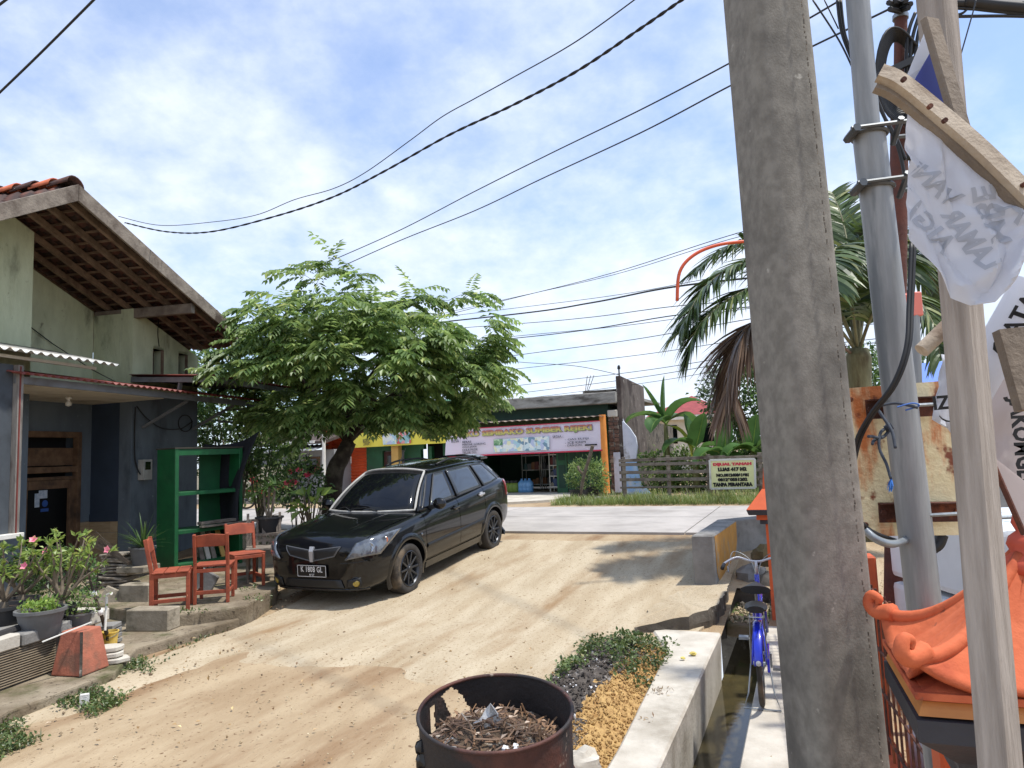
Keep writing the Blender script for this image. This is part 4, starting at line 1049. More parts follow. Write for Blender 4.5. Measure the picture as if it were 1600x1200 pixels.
# orange post at the banner's right end
op = MB(); pts = [sv(941, 648, -.35), sv(944, 700, -.35), sv(948, 765, -.35)]; pts[-1].z = .5; op.tube(pts, .105, 10)
setp(op.build('orange_post', ORPOST, smooth=50), 'orange painted bamboo post at the right end of the pink banner', 'post')

# banners
def banner(name, label, tl, tr, br, bl, off, m, sag, wav, nx=40, ny=10, tear=None):
    P = [onv(*q, SV + off) for q in (tl, tr, br, bl)]
    t = thing(name, label, 'banner', (P[3] + P[2]) / 2); rows = []
    for i in range(ny + 1):
        rr = []; f = i / ny
        for j in range(nx + 1):
            k = j / nx; p = P[0].lerp(P[1], k).lerp(P[3].lerp(P[2], k), f)
            p = p - AL * (wav * math.sin(k * 9 + f * 2) * (.3 + .7 * f)) + V((0, 0, -sag(k) * (1 - f)))
            rr.append(p)
        rows.append(rr)
    b = MB(); b.sheet(rows, .006); o = b.build('cloth', m, t, smooth=50)
    def pos(k, f, out=.02):
        p = P[0].lerp(P[1], k).lerp(P[3].lerp(P[2], k), f); p = p - AL * (wav * math.sin(k * 9 + f * 2) * (.3 + .7 * f)); return p - AL * out
    return t, o, pos, P
bt, bc, pos, P = banner('shop_banner', 'long pale pink shop banner with red edges and gradient lettering', (698, 672), (938, 657.5), (942, 704), (696, 714), -.42, BANW, lambda k: 0, .03)
wdir = (P[1] - P[0]).normalized(); ang = frame(wdir, V((0, 0, 1)), (0, 0, 0))
def tx(name, s, m, k, f, w, h, out=.06, al='CENTER', bold=0):
    M = ang.copy(); M.translation = pos(k, f, out)
    return text(name, s, m, bt, M, .2, .004, al, bold, fit=(w, h))
L_ = (P[1] - P[0]).length; Hh = (P[0] - P[3]).length
def kpx(px): return (px - 698) / (938 - 698.0)
ttl = tx('banner_title', 'TOKO SEMBAKO SUMBER REJEKI', TGR, .5, .225, L_ * .90, .235, bold=.010)
zz = [v.co for v in ttl.data.vertices]
while ttl.data.uv_layers: ttl.data.uv_layers.remove(ttl.data.uv_layers[0])
uvl = ttl.data.uv_layers.new(name='UVMap'); Mi = (INV[bt.name] @ ang).to_3x3().inverted()
ys = [(Mi @ c).y for c in zz]; y0, y1 = min(ys), max(ys)
for lp in ttl.data.loops: uvl.data[lp.index].uv = (0, (ys[lp.vertex_index] - y0) / (y1 - y0))
back = tx('banner_title_shadow', 'TOKO SEMBAKO SUMBER REJEKI', mat('grey_print', RGB(150, 130, 140), None, rough=.7), .502, .235, L_ * .905, .245, out=.05, bold=.016)
tx('banner_text', 'SEDIA :', INK, kpx(708), .44, .36, .085, al='LEFT')
for i, (s, w) in enumerate((('BERAS', .33), ('MINYAK GORENG', .86), ('GULA JAWA', .54), ('GULA PASIR', .58), ('TELUR DLL', .55))):
    tx('banner_text', s, INK, kpx(727), .48 + i * .098, w, .072, al='LEFT')
tx('banner_text', 'SEDIA :', INK, kpx(868), .46, .36, .085, al='LEFT')
for i, (s, w) in enumerate((('- GAS ELPIJI', .78), ('- ICE KRIM', .68), ('- DAN JUAL', .58))):
    tx('banner_text', s, INK, kpx(886), .58 + i * .105, w, .075, al='LEFT')
def quadp(par, name, m, k0, k1, f0, f1, out=.055):
    rows = [[pos(k0 + (k1 - k0) * j / 6, f, out) for j in range(7)] for f in (f0, (f0 + f1) / 2, f1)]; b = MB(); b.sheet(rows, .004); return b.build(name, m, par)
quadp(bt, 'banner_bar', BLK, kpx(914), kpx(931), .765, .815)
for a, c, f0, f1, m in ((777, 791, .44, .66, PICG), (777, 791, .67, .9, PICB), (791.4, 824, .44, .9, PICB), (824.5, 843, .43, .9, PICB), (843.5, 863, .43, .9, PICB)):
    quadp(bt, 'banner_picture', m, kpx(a), kpx(c), f0, f1)
quadp(bt, 'banner_edge', BANR, 0, 1, -.012, .018); quadp(bt, 'banner_edge', BANR, 0, 1, .965, 1.01)

bt, bc, pos, P = banner('yellow_banner', 'sagging yellow banner hung behind the tree beside the pink one', (546, 676), (697, 655), (700, 692), (548, 700), -.44, BANY, lambda k: .30 * max(0, math.sin((k - .74) / .26 * math.pi)) if k > .74 else (.14 if k < .1 else .10 * (1 - k)), .035, 46, 8)
wdir = (P[1] - P[0]).normalized(); ang = frame(wdir, V((0, 0, 1)), (0, 0, 0)); L_ = (P[1] - P[0]).length
def kpx(px): return (px - 547) / (700 - 547.0)
quadp(bt, 'banner_picture', PICB, kpx(601), kpx(623), .34, .92); quadp(bt, 'banner_picture', PICR, kpx(623.5), kpx(646), .34, .92)
for f in (.60, .72, .85):
    quadp(bt, 'banner_bar', BLK, kpx(664 if f < .8 else 676), kpx(676 if f < .7 else (680 if f < .8 else 688)), f, f + .045)
tx('banner_text', 'BAWANG MERAH', INK, kpx(663), .5, .5, .06, al='LEFT')
for i, (s, w) in enumerate((('SAYUR MAYUR', .5), ('BUAH', .24), ('TELUR', .30), ('AYAM', .24))): tx('banner_text', s, INK, kpx(570), .56 + i * .1, w, .06, al='LEFT')
cd = MB(); cd.tube([onv(548, 700, SV - .4), onv(548.5, 724, SV - .4)], .012, 5); cd.build('hanging_cord', WHITEP, bt)

# goods inside the shop
def shelf_rack(u0, u1, v, h, label, arched=False):
    t = thing('display_rack', label, 'rack', UV((u0 + u1) / 2, SV + v, FLz)); m = WHITEP if arched else ZINC
    for u in (u0, u1):
        b = MB(); b.tube([UV(u, SV + v, FLz), UV(u, SV + v, FLz + h)], .02, 6); b.build('upright', m, t)
        b = MB(); b.tube([UV(u, SV + v + .4, FLz), UV(u, SV + v + .4, FLz + h)], .02, 6); b.build('upright', m, t)
    for k in range(4):
        z = FLz + .15 + k * (h - .2) / 3.2; b = MB(); b.prism([UV(u0, SV + v, z), UV(u1, SV + v, z), UV(u1, SV + v + .4, z), UV(u0, SV + v + .4, z)], (0, 0, .03)); b.build('shelf', m, t)
    if arched:
        b = MB(); b.tube([UV((u0 + u1) / 2 + (u1 - u0) / 2 * math.cos(a), SV + v, FLz + h + .12 * math.sin(a)) for a in [math.pi * i / 8 for i in range(9)]], .02, 6); b.build('arch', m, t)
    return t
PK = [simple('packet_' + n, RGB(*c), .5) for n, c in (('red', (112, 46, 44)), ('cream', (150, 142, 124)), ('blue', (50, 70, 110)), ('orange', (140, 90, 50)), ('grey', (96, 96, 100)), ('teal', (56, 96, 96)))]
shelf_rack(su(770), su(800), 2.6, 1.9, 'zinc rack of packets inside the shop on the left'); shelf_rack(su(803), su(842), 2.6, 1.9, 'wider zinc rack of packets inside the shop in the middle'); shelf_rack(su(846), su(859), .7, 1.35, 'narrow white arched rack at the shop opening', True)
ORDS = ('first', 'second', 'third', 'fourth', 'fifth', 'sixth', 'seventh', 'eighth', 'ninth', 'tenth', 'eleventh')
random.seed(3)
pkm = {}
for (a, c, vv_, n_, h0) in ((su(771), su(841), 2.65, 11, 1.9), (su(847), su(858), .75, 3, 1.35)):
    for k in range(4):
        for j in range(n_):
            u = a + (c - a) * (j + .5) / n_; z = FLz + .18 + k * (h0 - .2) / 3.2; ci = random.randrange(6)
            wd, hh = random.uniform(.08, .16), random.uniform(.10, .26)
            b = MB(); b.box(V((0, 0, hh / 2)), (wd, .12, hh)); b.box(V((0, 0, hh + .015)), (wd * .8, .02, .03))
            o = b.build('packet', PK[ci]); o.location = UV(u, SV + vv_ + .1, z); o.rotation_euler.z = R(-22.5) + random.uniform(-.2, .2)
            setp(o, ('red', 'cream', 'blue', 'orange', 'grey', 'teal')[ci] + ' packet, ' + ORDS[j] + ' from left on the ' + ('lowest', 'second', 'third', 'top')[k] + ' shelf of the ' + ('zinc' if n_ > 3 else 'white') + ' shop rack', 'packet', 'packets on the shop racks')
def jug(px, kind):
    pos_ = {779: 'leftmost', 785: 'middle', 791: 'rightmost', 802: 'leftmost', 808: 'middle', 814: 'rightmost'}[px]
    t = thing('gas_cylinder' if kind == 'g' else 'water_jug', pos_ + (' squat green gas cylinder of three' if kind == 'g' else ' blue water jug of three') + ' on the shop floor', 'gas cylinder' if kind == 'g' else 'water jug', UV(su(px), SV + .55 + .1 * (px % 3), FLz), group='gas cylinders on the shop floor' if kind == 'g' else 'water jugs on the shop floor')
    if kind == 'g':
        b = MB(); b.lathe([(0, 0), (.12, 0), (.15, .05), (.155, .2), (.14, .28), (.08, .33), (0, .34)], 14); b.build('tank', mat('gas_green', RGB(124, 148, 60), RGB(104, 130, 52), 5, .5), t, False, True)
        b = MB(); b.lathe([(.10, .33), (.10, .40), (.09, .41)], 14); b.build('collar', PLAST, t, False)
    else:
        b = MB(); b.lathe([(0, 0), (.13, 0), (.135, .12), (.125, .15), (.135, .18), (.135, .32), (.06, .41), (.04, .42), (.04, .47), (0, .47)], 14); b.build('jug_body', mat('jug_blue', RGB(110, 160, 206), RGB(90, 140, 190), 5, .2), t, False, True)
for px in (779, 785, 791): jug(px, 'g')
for px in (802, 808, 814): jug(px, 'w')

# rickety wooden fence and its land-for-sale board
FV = 18.9
fence = thing('wooden_fence', 'grey rickety wooden rail fence along the grass verge across the road', 'fence', UV(5, FV, .43))
random.seed(5)
fu0 = uvof(onv(966, 700, FV))[0]; fu1 = fu0 + 11
for k, px in enumerate((972, 1041, 1104, 1184)):
    p = onv(px, 700, FV); p.z = .35; b = MB(); b.bar(p + AL * .06, p + AL * .06 + V((random.uniform(-.03, .03), 0, 1.28)), .10, .09); b.build('post', WOODG, fence, bev=.006)
for k in range(4):
    u = fu0 + 5.2 + k * 1.6; b = MB(); b.bar(UV(u, FV + .06, .35), UV(u, FV + .06, 1.55), .10, .09); b.build('post', WOODG, fence)
for py in (719, 727, 739, 750.5, 762):
    p = onv(966, py, FV); z = p.z; u = fu0
    while u < fu1:
        ln = random.uniform(2.2, 3.0); b = MB(); b.bar(UV(u, FV - random.uniform(0, .02), z + random.uniform(-.02, .02)), UV(u + ln, FV, z + random.uniform(-.02, .02)), .035, random.uniform(.05, .085)); b.build('rail', WOODG, fence, bev=.004); u += ln * .97
sgn = thing('land_sale_board', 'pale yellow land for sale board fixed to the wooden fence', 'sign', onv(1145, 763, FV - .07))
Pq = [onv(*q, FV - .08) for q in ((1109, 719), (1179, 717), (1180.5, 762), (1110.5, 763.5))]
b = MB(); b.prism(list(reversed(Pq)), AL * .03); b.build('board', mat('sign_yellow', RGB(232, 232, 176), RGB(226, 226, 164), 2, .6), sgn)
b = MB(); 
for a, c in ((0, 1), (1, 2), (2, 3), (3, 0)): b.bar(Pq[a] - AL * .005, Pq[c] - AL * .005, .05, .03, up=AL)
b.build('frame', WHITEP, sgn)
wd = (Pq[1] - Pq[0]).normalized(); ang = frame(wd, V((0, 0, 1)), (0, 0, 0)); Ls = (Pq[1] - Pq[0]).length; Hs = (Pq[0] - Pq[3]).length
for s, f, w, h, m in (('DIJUAL TANAH', .17, .86, .13, REDP), ('LUAS 417 M2', .34, .64, .14, BLK), ('NO.081240861681', .54, .72, .125, BLK), ('081290551202', .70, .66, .125, BLK), ('TANPA PERANTARA', .87, .88, .14, BLK)):
    M = ang.copy(); M.translation = Pq[0].lerp(Pq[1], .5).lerp(Pq[3].lerp(Pq[2], .5), f) - AL * .012
    text('sign_text', s, m, sgn, M, .1, .003, bold=.008, fit=(w * Ls, h * Hs))

# far houses
def fbox(b, c, w, d, z0, z1, ang=0.0):
    rot = Matrix.Rotation(ang, 3, 'Z'); return b.box(V((c.x, c.y, (z0 + z1) / 2)), (w, d, z1 - z0), rot)
def hiproof(b, c, w, d, z0, z1, ang, ov=.5):
    rot = Matrix.Rotation(ang, 3, 'Z'); w2, d2 = w / 2 + ov, d / 2 + ov; r = max(0, w2 - d2)
    P = [c + rot @ V(q) for q in ((-w2, -d2, 0), (w2, -d2, 0), (w2, d2, 0), (-w2, d2, 0), (-r, 0, 0), (r, 0, 0))]
    for i in range(4): P[i] = V((P[i].x, P[i].y, z0))
    for i in (4, 5): P[i] = V((P[i].x, P[i].y, z1))
    return b.add(P, [(0, 1, 5, 4), (2, 3, 4, 5), (1, 2, 5), (3, 0, 4), (3, 2, 1, 0)])
c = at(1082, 640, 44); hr = thing('far_house', 'distant cream house with a maroon hipped roof behind the banana plants', 'house', (c.x, c.y, .4))
b = MB(); fbox(b, c, 4.0, 4.4, .4, 3.7, R(-20)); b.build('wall', mat('cream_wall', RGB(206, 200, 186), RGB(190, 184, 170), 2, .9), hr)
b = MB(); hiproof(b, c, 4.0, 4.4, 3.7, 5.0, R(-20), .5); b.build('roof', mat('maroon_roof', RGB(150, 66, 66), RGB(128, 54, 56), 3, .8, bump=.3, bscale=6), hr)
b = MB(); fbox(b, c + V((0, 0, 0)), 5.0, 5.4, 3.45, 3.69, R(-20)); b.build('eave_board', WHITEP, hr)
for dx in (-1.2, .9):
    b = MB(); b.box(c + Matrix.Rotation(R(-20), 3, 'Z') @ V((dx, -2.22, 0)) + V((0, 0, 2.6 - c.z)), (.9, .06, 1.1), Matrix.Rotation(R(-20), 3, 'Z')); b.build('window', GLASSD, hr)
LV = 20.6
def lP(px, py, off=0.0): return onv(px, py, LV + off)
gh = thing('grey_house', 'grey house with a dark tiled roof and white awnings across the road behind the tree', 'house', UV(uvof(lP(490, 700))[0], LV, .4))
ul0, ul1 = uvof(lP(440, 700))[0], uvof(lP(493, 700))[0]
def lb(name, m, u0, u1, v0, v1, z0, z1, par=gh):
    b = MB(); b.prism([UV(u0, LV + v0, z0), UV(u1, LV + v0, z0), UV(u1, LV + v1, z0), UV(u0, LV + v1, z0)], (0, 0, z1 - z0)); return b.build(name, m, par, bev=.004)
zt = lP(490, 703).z
w1 = lb('wall', mat('grey_plaster', RGB(150, 152, 154), RGB(134, 136, 138), 2, .9, bump=.2), ul0 - 2.0, ul1 + .5, .4, 6, .4, zt)
b = MB(); b.prism([UV(ul0 - 2.4, LV - .3, lP(490, 690).z), UV(ul0 - 2.4, LV + 5, lP(490, 690).z + 1.2), UV(ul0 - 2.4, LV + 5, lP(490, 690).z + 1.1), UV(ul0 - 2.4, LV - .3, lP(490, 690).z - .1)], RD * (ul1 - ul0 + 3.0)); b.build('roof', mat('dark_roof_tile', RGB(84, 70, 64), RGB(64, 54, 50), 7, .9, bump=.5, bscale=9), gh)
b = MB(); rows = [[UV(ul0 - .6 + (ul1 - ul0 + 1) * j / 50, LV - .6 + .9 * i, lP(490, 704).z + .22 * i + .02 * math.sin(j * 1.5)) for j in range(51)] for i in range(2)]; b.sheet(rows, .006); b.build('awning', ZINC, gh, smooth=True)
lb('gutter', WHITEP, ul0 - .6, ul1 + .2, -.36, -.26, lP(490, 692).z - .02, lP(490, 692).z + .07)
wu = uvof(lP(476, 720))[0]; wf = lb('window_frame', WOODB, wu - .32, wu + .38, .36, .398, lP(480, 742).z, lP(480, 714).z); lb('window_pane', GLASSD, wu - .2, wu + .26, .34, .358, lP(480, 740).z, lP(480, 717).z, wf)
pp = lP(506, 700, -.5); b = MB(); b.tube([V((pp.x, pp.y, .4)), V((pp.x, pp.y, lP(505, 680).z))], .06, 8); setp(b.build('white_pole', WHITEP), 'slim white pole in front of the grey house', 'pole')
ul = uvof(lP(440, 760))[0]
b = MB(); b.prism([UV(ul - 6, LV - .6, .35), UV(ul + .6, LV - .6, .35), UV(ul + .6, LV - .45, .35), UV(ul - 6, LV - .45, .35)], (0, 0, 1.35)); setp(b.build('cream_wall', mat('cream_render', RGB(214, 204, 178), RGB(200, 190, 164), 2, .9), bev=.01), 'cream garden wall across the road behind the motorbike', 'wall')
b = MB(); b.prism([UV(ul - 6, LV - 1.3, .35), UV(ul + 4, LV - 1.3, .35), UV(ul + 4, LV - .7, .35), UV(ul - 6, LV - .7, .35)], (0, 0, .28)); setp(b.build('planter_kerb', CONCG, bev=.02), 'low grey concrete kerb below the cream wall across the road', 'kerb')

# red motorbike parked across the road
mp_ = onz(418, 794, .43); MX = Matrix.Translation(mp_) @ Matrix.Rotation(R(-165), 4, 'Z')
mb = thing('motorbike', 'red motorbike parked across the road beside the cream wall', 'motorbike', mat4=MX)
REDB = mat('red_bodywork', RGB(170, 26, 46), None, rough=.2, coat=1)
for x in (.62, -.62):
    b = MB(); My = Matrix.Translation((x, 0, .29)) @ Matrix.Rotation(R(90), 4, 'X'); b.lathe([(.23, -.05), (.28, -.045), (.29, 0), (.28, .045), (.23, .05)], 24, My); w = b.build('wheel', TYRE, mb, False, True)
    b = MB(); b.lathe([(0, -.02), (.05, -.03), (.05, .03), (0, .02)], 12, My)
    for k in range(5):
        a = 2 * math.pi * k / 5; b.bar(My @ V((.04 * math.cos(a), .04 * math.sin(a), 0)), My @ V((.24 * math.cos(a), .24 * math.sin(a), 0)), .03, .02)
    b.build('rim', RIM, w, False)
b = MB(); b.prism([V((.38, -.11, .55)), V((.52, -.11, .92)), V((.30, -.11, .95)), V((.12, -.11, .52)), V((-.2, -.11, .45)), V((-.2, -.11, .35)), V((.25, -.11, .35))], (0, .22, 0)); b.build('leg_shield', REDB, mb, False, 40, .02, 2)
b = MB(); b.prism([V((-.15, -.1, .52)), V((-.2, -.1, .70)), V((-.85, -.1, .82)), V((-.95, -.1, .74)), V((-.55, -.1, .55))], (0, .2, 0)); b.build('side_cover', REDB, mb, False, 40, .02, 2)
b = MB(); b.prism([V((-.1, -.12, .70)), V((-.05, -.12, .76)), V((-.75, -.12, .86)), V((-.8, -.12, .80))], (0, .24, 0)); b.build('seat', PLAST, mb, False, 40, .02, 2)
b = MB(); b.tube([(.62, 0, .29), (.40, 0, 1.0)], .03, 6); b.tube([(.36, -.34, 1.02), (.42, -.1, 1.04), (.42, .1, 1.04), (.36, .34, 1.02)], .016, 6); b.build('fork_and_bars', RIM, mb, False)
b = MB(); b.lathe([(0, .06), (.08, .05), (.11, 0), (.10, -.08), (0, -.12)], 14, Matrix.Translation((.50, 0, .94)) @ Matrix.Rotation(R(80), 4, 'Y')); b.build('headlamp', REDB, mb, False, True)
b = MB(); b.prism([V((.42, -.06, .56)), V((.62, -.06, .62)), V((.84, -.06, .50)), V((.82, -.06, .46)), V((.62, -.06, .57)), V((.44, -.06, .52))], (0, .12, 0)); b.build('mudguard', REDB, mb, False)
for s in (1, -1):
    b = MB(); b.tube([(.38, .3 * s, 1.03), (.36, .36 * s, 1.18)], .008, 5); b.box((.36, .37 * s, 1.2), (.02, .11, .07)); b.build('mirror', PLAST, mb, False)
b = MB(); b.box((0, 0, .32), (.38, .18, .22)); b.tube([(.1, .12, .25), (-.4, .14, .25), (-.9, .14, .34)], .04, 8); b.build('engine', RIM, mb, False, False, .02)
# ------------------------------------------------------------ vegetation
BARK = mat('dark_bark', RGB(74, 62, 50), RGB(52, 44, 36), 9, .95, bump=.7, bscale=22, c3=RGB(98, 90, 76), sscale=4)
TWIG = mat('grey_twig', RGB(120, 108, 92), RGB(92, 82, 70), 9, .9)
LFT = leafmat('tree_leaves', RGB(74, 106, 50), RGB(134, 160, 84), RGB(190, 200, 122), .45)
LFD = leafmat('dark_leaves', RGB(46, 76, 36), RGB(86, 118, 54), RGB(130, 152, 78), .38)
LFY = leafmat('light_leaves', RGB(96, 136, 44), RGB(150, 176, 70), RGB(190, 196, 96), .35)
LFB = leafmat('banana_leaf_green', RGB(48, 88, 38), RGB(80, 120, 54), None, .35)
LFBY = leafmat('banana_leaf_yellow', RGB(196, 190, 60), RGB(160, 176, 60), None, .4)
PALMG = leafmat('palm_leaf', RGB(44, 66, 30), RGB(84, 106, 46), RGB(150, 152, 92), .2)
PALMD = leafmat('dead_palm_leaf', RGB(92, 72, 60), RGB(140, 116, 96), RGB(170, 150, 126), .1)
PALMT = mat('palm_trunk', RGB(134, 134, 104), RGB(110, 108, 80), 5, .8, bump=.3, c3=RGB(90, 80, 56), sscale=2, stretch=(3, 3, .6))
REDF = leafmat('red_petals', RGB(196, 24, 66), RGB(226, 56, 90), None, .2); PINKF = leafmat('pink_petals', RGB(226, 92, 140), RGB(240, 150, 160), None, .2)
POTB = mat('black_pot', RGB(42, 42, 44), RGB(32, 32, 34), 5, .7, c3=RGB(90, 84, 76), sscale=3, slo=.56, shi=.75); POTG = mat('grey_pot', RGB(104, 104, 104), RGB(86, 86, 86), 4, .75, c3=RGB(140, 134, 122), sscale=2.5, slo=.54, shi=.75)
SOIL = mat('pot_soil', RGB(70, 54, 40), RGB(50, 38, 30), 14, .95, bump=.6)
UPV = V((0, 0, 1))
def leaf(b, p, d, nrm, ln, wd, fold=.25, droop=0.0):
    d = d.normalized(); s = d.cross(nrm)
    if s.length < 1e-4: s = d.orthogonal()
    s.normalize(); n = s.cross(d)
    m_ = p + d * ln * .45; k = len(b.v)
    b.v += [p, m_ + s * wd * .5 + n * wd * fold, p + d * ln - n * droop * ln, m_ - s * wd * .5 + n * wd * fold]
    b.f.append((k, k + 1, k + 2)); b.f.append((k, k + 2, k + 3)); b.m += [0, 0]
def blade(b, p, d, ln, wd, droop, seg=3, up=UPV, crease=.0):
    """long narrow leaf that arches over"""
    d = d.normalized(); s = d.cross(up)
    if s.length < 1e-3: s = V((1, 0, 0))
    s.normalize(); k = len(b.v); q = p.copy(); dd = d.copy()
    for i in range(seg + 1):
        t = i / seg; w = wd * (1 - t ** 1.6) * .5 * (.6 + 1.2 * min(t * 3, 1) * .4) + .0008
        b.v += [q - s * w, q + s * w]
        dd = (dd + V((0, 0, -droop / seg))).normalized(); q = q + dd * (ln / seg)
    for i in range(seg): b.f.append((k + 2 * i, k + 2 * i + 1, k + 2 * i + 3, k + 2 * i + 2)); b.m.append(0)
def spray(b, p, d, ln, n, lsz, droop=.8):
    """pinnate spray: rachis with paired leaflets"""
    d = d.normalized(); q = p.copy(); dd = d.copy(); st = ln / n
    for i in range(n):
        dd = (dd + V((0, 0, -droop / n))).normalized(); q = q + dd * st
        s = dd.cross(UPV)
        if s.length < 1e-3: s = V((1, 0, 0))
        s.normalize(); l_ = lsz * (.55 + .9 * math.sin(math.pi * (i + 1) / (n + 1.5))) * random.uniform(.85, 1.15)
        for e in (1, -1):
            ld = s * e + dd * .65 + V((0, 0, -.30 + random.uniform(-.25, .15)))
            leaf(b, q, ld, UPV + dd * -.2, l_, l_ * .46, .12, .15)
    leaf(b, q, dd, UPV, lsz, lsz * .45, .1, .2)
def rv(s=1.0): return V((random.gauss(0, s), random.gauss(0, s), random.gauss(0, s)))

# the shade tree beside the car
random.seed(11)
tb = at(514, 778, 13.3); tb.z = .38
tree = thing('shade_tree', 'wide umbrella shaped tree with feathery leaves growing beside the black car', 'tree', tb)
fork = at(546, 690, 13.35); trunk_pts = spline([tb - V((0, 0, .1)), at(522, 745, 13.3), at(534, 715, 13.3), fork], 5)
b = MB(); b.tube(trunk_pts, [.19 - .055 * i / (len(trunk_pts) - 1) for i in range(len(trunk_pts))], 12); b.build('trunk', BARK, tree, smooth=True)
cc = V((-3.16, 13.6, 3.42))
def blocked(p):      # keep clear of the house
    d = p - HC; return d.dot(HP) < 1.75 and d.dot(HQ) < 2.1
nodes = []; limbs = MB()
for (px, py, Y, r0) in ((470, 640, 12.9, .085), (440, 560, 13.2, .07), (520, 560, 13.6, .075), (600, 560, 13.0, .085), (650, 600, 13.8, .085), (690, 575, 12.6, .07), (575, 620, 11.9, .065), (560, 610, 14.8, .065), (500, 610, 12.2, .06)):
    e = at(px, py, Y); mid = fork.lerp(e, .5) + V((0, 0, .12)) + rv(.10)
    pts = spline([trunk_pts[-2], fork + rv(.02), mid, e], 6); n_ = len(pts)
    limbs.tube(pts, [r0 * (1 - .62 * i / n_) for i in range(n_)], 7); nodes += [(p, r0 * (1 - .62 * i / n_)) for i, p in enumerate(pts)][9:]
tw = MB(); fol = MB()
def envelope():
    while True:
        q = V((random.uniform(-1, 1), random.uniform(-1, 1), random.uniform(-.75, 1)))
        l = q.length
        if .45 < l < 1 and random.random() < l ** 1.4: break
    rz = 1.62 if q.z > 0 else 1.25
    if noise.noise(q * 3.1 + V((2, 9, 4))) > .24: return envelope()
    # irregular outline
    k = 1 + .20 * noise.noise(q * 2.2 + V((4, 1, 7)))
    p = cc + V((q.x * 2.68 * k, q.y * 2.4 * k, q.z * rz * k))
    p.z -= .10 * max(0, q.x) * 3 * .4
    return p
tg = [envelope() for _ in range(330)]
for (px, py, Y) in ((518, 412, 13.2), (505, 425, 13.5), (545, 425, 13.0), (300, 440, 13.0), (335, 455, 13.6), (385, 440, 13.3), (700, 470, 13.2), (740, 462, 13.0), (650, 455, 13.4), (690, 500, 12.4), (760, 500, 12.9), (775, 525, 13.1), (755, 545, 13.6), (780, 600, 13.0), (770, 570, 12.6), (750, 625, 12.6), (720, 600, 12.2), (480, 690, 12.0), (470, 660, 12.3), (330, 560, 12.9), (345, 590, 13.2), (310, 535, 13.4), (600, 480, 13.0), (455, 430, 13.4), (420, 455, 13.0), (300, 500, 14.2), (320, 470, 14.4), (350, 620, 14.0)): tg.append(at(px, py, Y))
tg = [p for p in tg if not blocked(p)]
tg.sort(key=lambda p: (p - fork).length)
for p in tg:
    bp, br = min(nodes, key=lambda n: (n[0] - p).length + .25 * (n[0] - fork).length)
    L0 = (p - bp).length
    mid = bp.lerp(p, .5) + V((0, 0, .12 * L0)) + rv(.05 * L0)
    pts = spline([bp, mid, p], 4); r1 = min(.028, br * .6)
    tw.tube(pts, [max(.004, r1 * (1 - .8 * i / 8)) for i in range(len(pts))], 5, cap=False)
    nodes += [(q, max(.008, r1 * .7)) for q in pts[3:]]
    out = (p - cc); out.z *= .6; out.normalize()
    ns = 8
    for k in range(ns):
        t = 1 - .75 * (k / ns) * min(1, 1.0 / max(.4, L0)) if k > 1 else 1
        q = pts[min(8, int(t * 8))] + rv(.05)
        if blocked(q + out * .3): continue
        d = out * .75 + rv(.55); d.z = abs(d.z) * .35 + .12
        spray(fol, q, d, random.uniform(.42, .70), random.randint(6, 9), random.uniform(.10, .165), random.uniform(.7, 1.3))
limbs.build('limb', BARK, tree, smooth=True)
tw.build('twig', BARK, tree, smooth=True)['kind'] = 'stuff'; fol.build('crown', LFT, tree)

def bush(name, label, cat, base, cen, rad, n, lsz, m, group=None, stems=5, kind='leaf', seed=1, flowers=None, stemm=None):
    random.seed(seed); t = thing(name, label, cat, base, group=group); st = MB(); fo = MB(); cen = V(cen)
    ends = []
    for k in range(stems):
        a = 2 * math.pi * k / stems + random.uniform(-.4, .4); e = cen + V((math.cos(a) * rad[0] * .5, math.sin(a) * rad[1] * .5, random.uniform(-.1, .5) * rad[2]))
        pts = spline([V(base), V(base).lerp(e, .5) + rv(.04), e], 4); st.tube(pts, [max(.006, .03 * min(1, rad[2]) * (1 - .6 * i / 8)) for i in range(9)], 5); ends += pts[3:]
    st.build('stem', stemm or TWIG, t, smooth=True)
    for k in range(n):
        q = rv(1); q.normalize(); q *= random.uniform(.35, 1) ** .5 * (1 + .25 * noise.noise(q * 2 + V((seed, 0, 0))))
        p = cen + V((q.x * rad[0], q.y * rad[1], q.z * rad[2])); d = q + rv(.5) + V((0, 0, .3))
        if kind == 'spray': spray(fo, p, d, lsz * 4, 6, lsz, 1.0)
        else:
            for _ in range(3): leaf(fo, p + rv(lsz * .5), d + rv(.5), UPV + rv(.4), lsz * random.uniform(.7, 1.2), lsz * .5, .1, .2)
    fo.build('foliage', m, t)
    return t
def flower(b, p, d, r, n=5):
    d = d.normalized(); x = d.orthogonal().normalized(); y = d.cross(x)
    for k in range(n):
        a = 2 * math.pi * k / n; o = x * math.cos(a) + y * math.sin(a); leaf(b, p, o + d * .5, d, r, r * .9, .2, -.1)

# trees and bushes further off on the left
def g0(px, Y, z=.4): p = at(px, 700, Y); p.z = z; return p
bush('leafy_bush', 'tall leafy bush growing behind the end of the green house', 'bush', g0(372, 15.3), at(366, 665, 15.3), (1.15, .9, 1.35), 1300, .13, LFD, None, 6, seed=3)
bush('leafy_bush', 'bright leafy bush above the dark net beside the road', 'bush', g0(405, 16.2), at(414, 715, 16.2), (.85, .7, 1.15), 950, .12, LFT, None, 6, seed=4)
bush('leafy_tree', 'pale green tree far off behind the grey house', 'tree', g0(330, 30), at(335, 600, 30), (3.2, 3, 2.2), 900, .28, LFD, None, 6, seed=5)
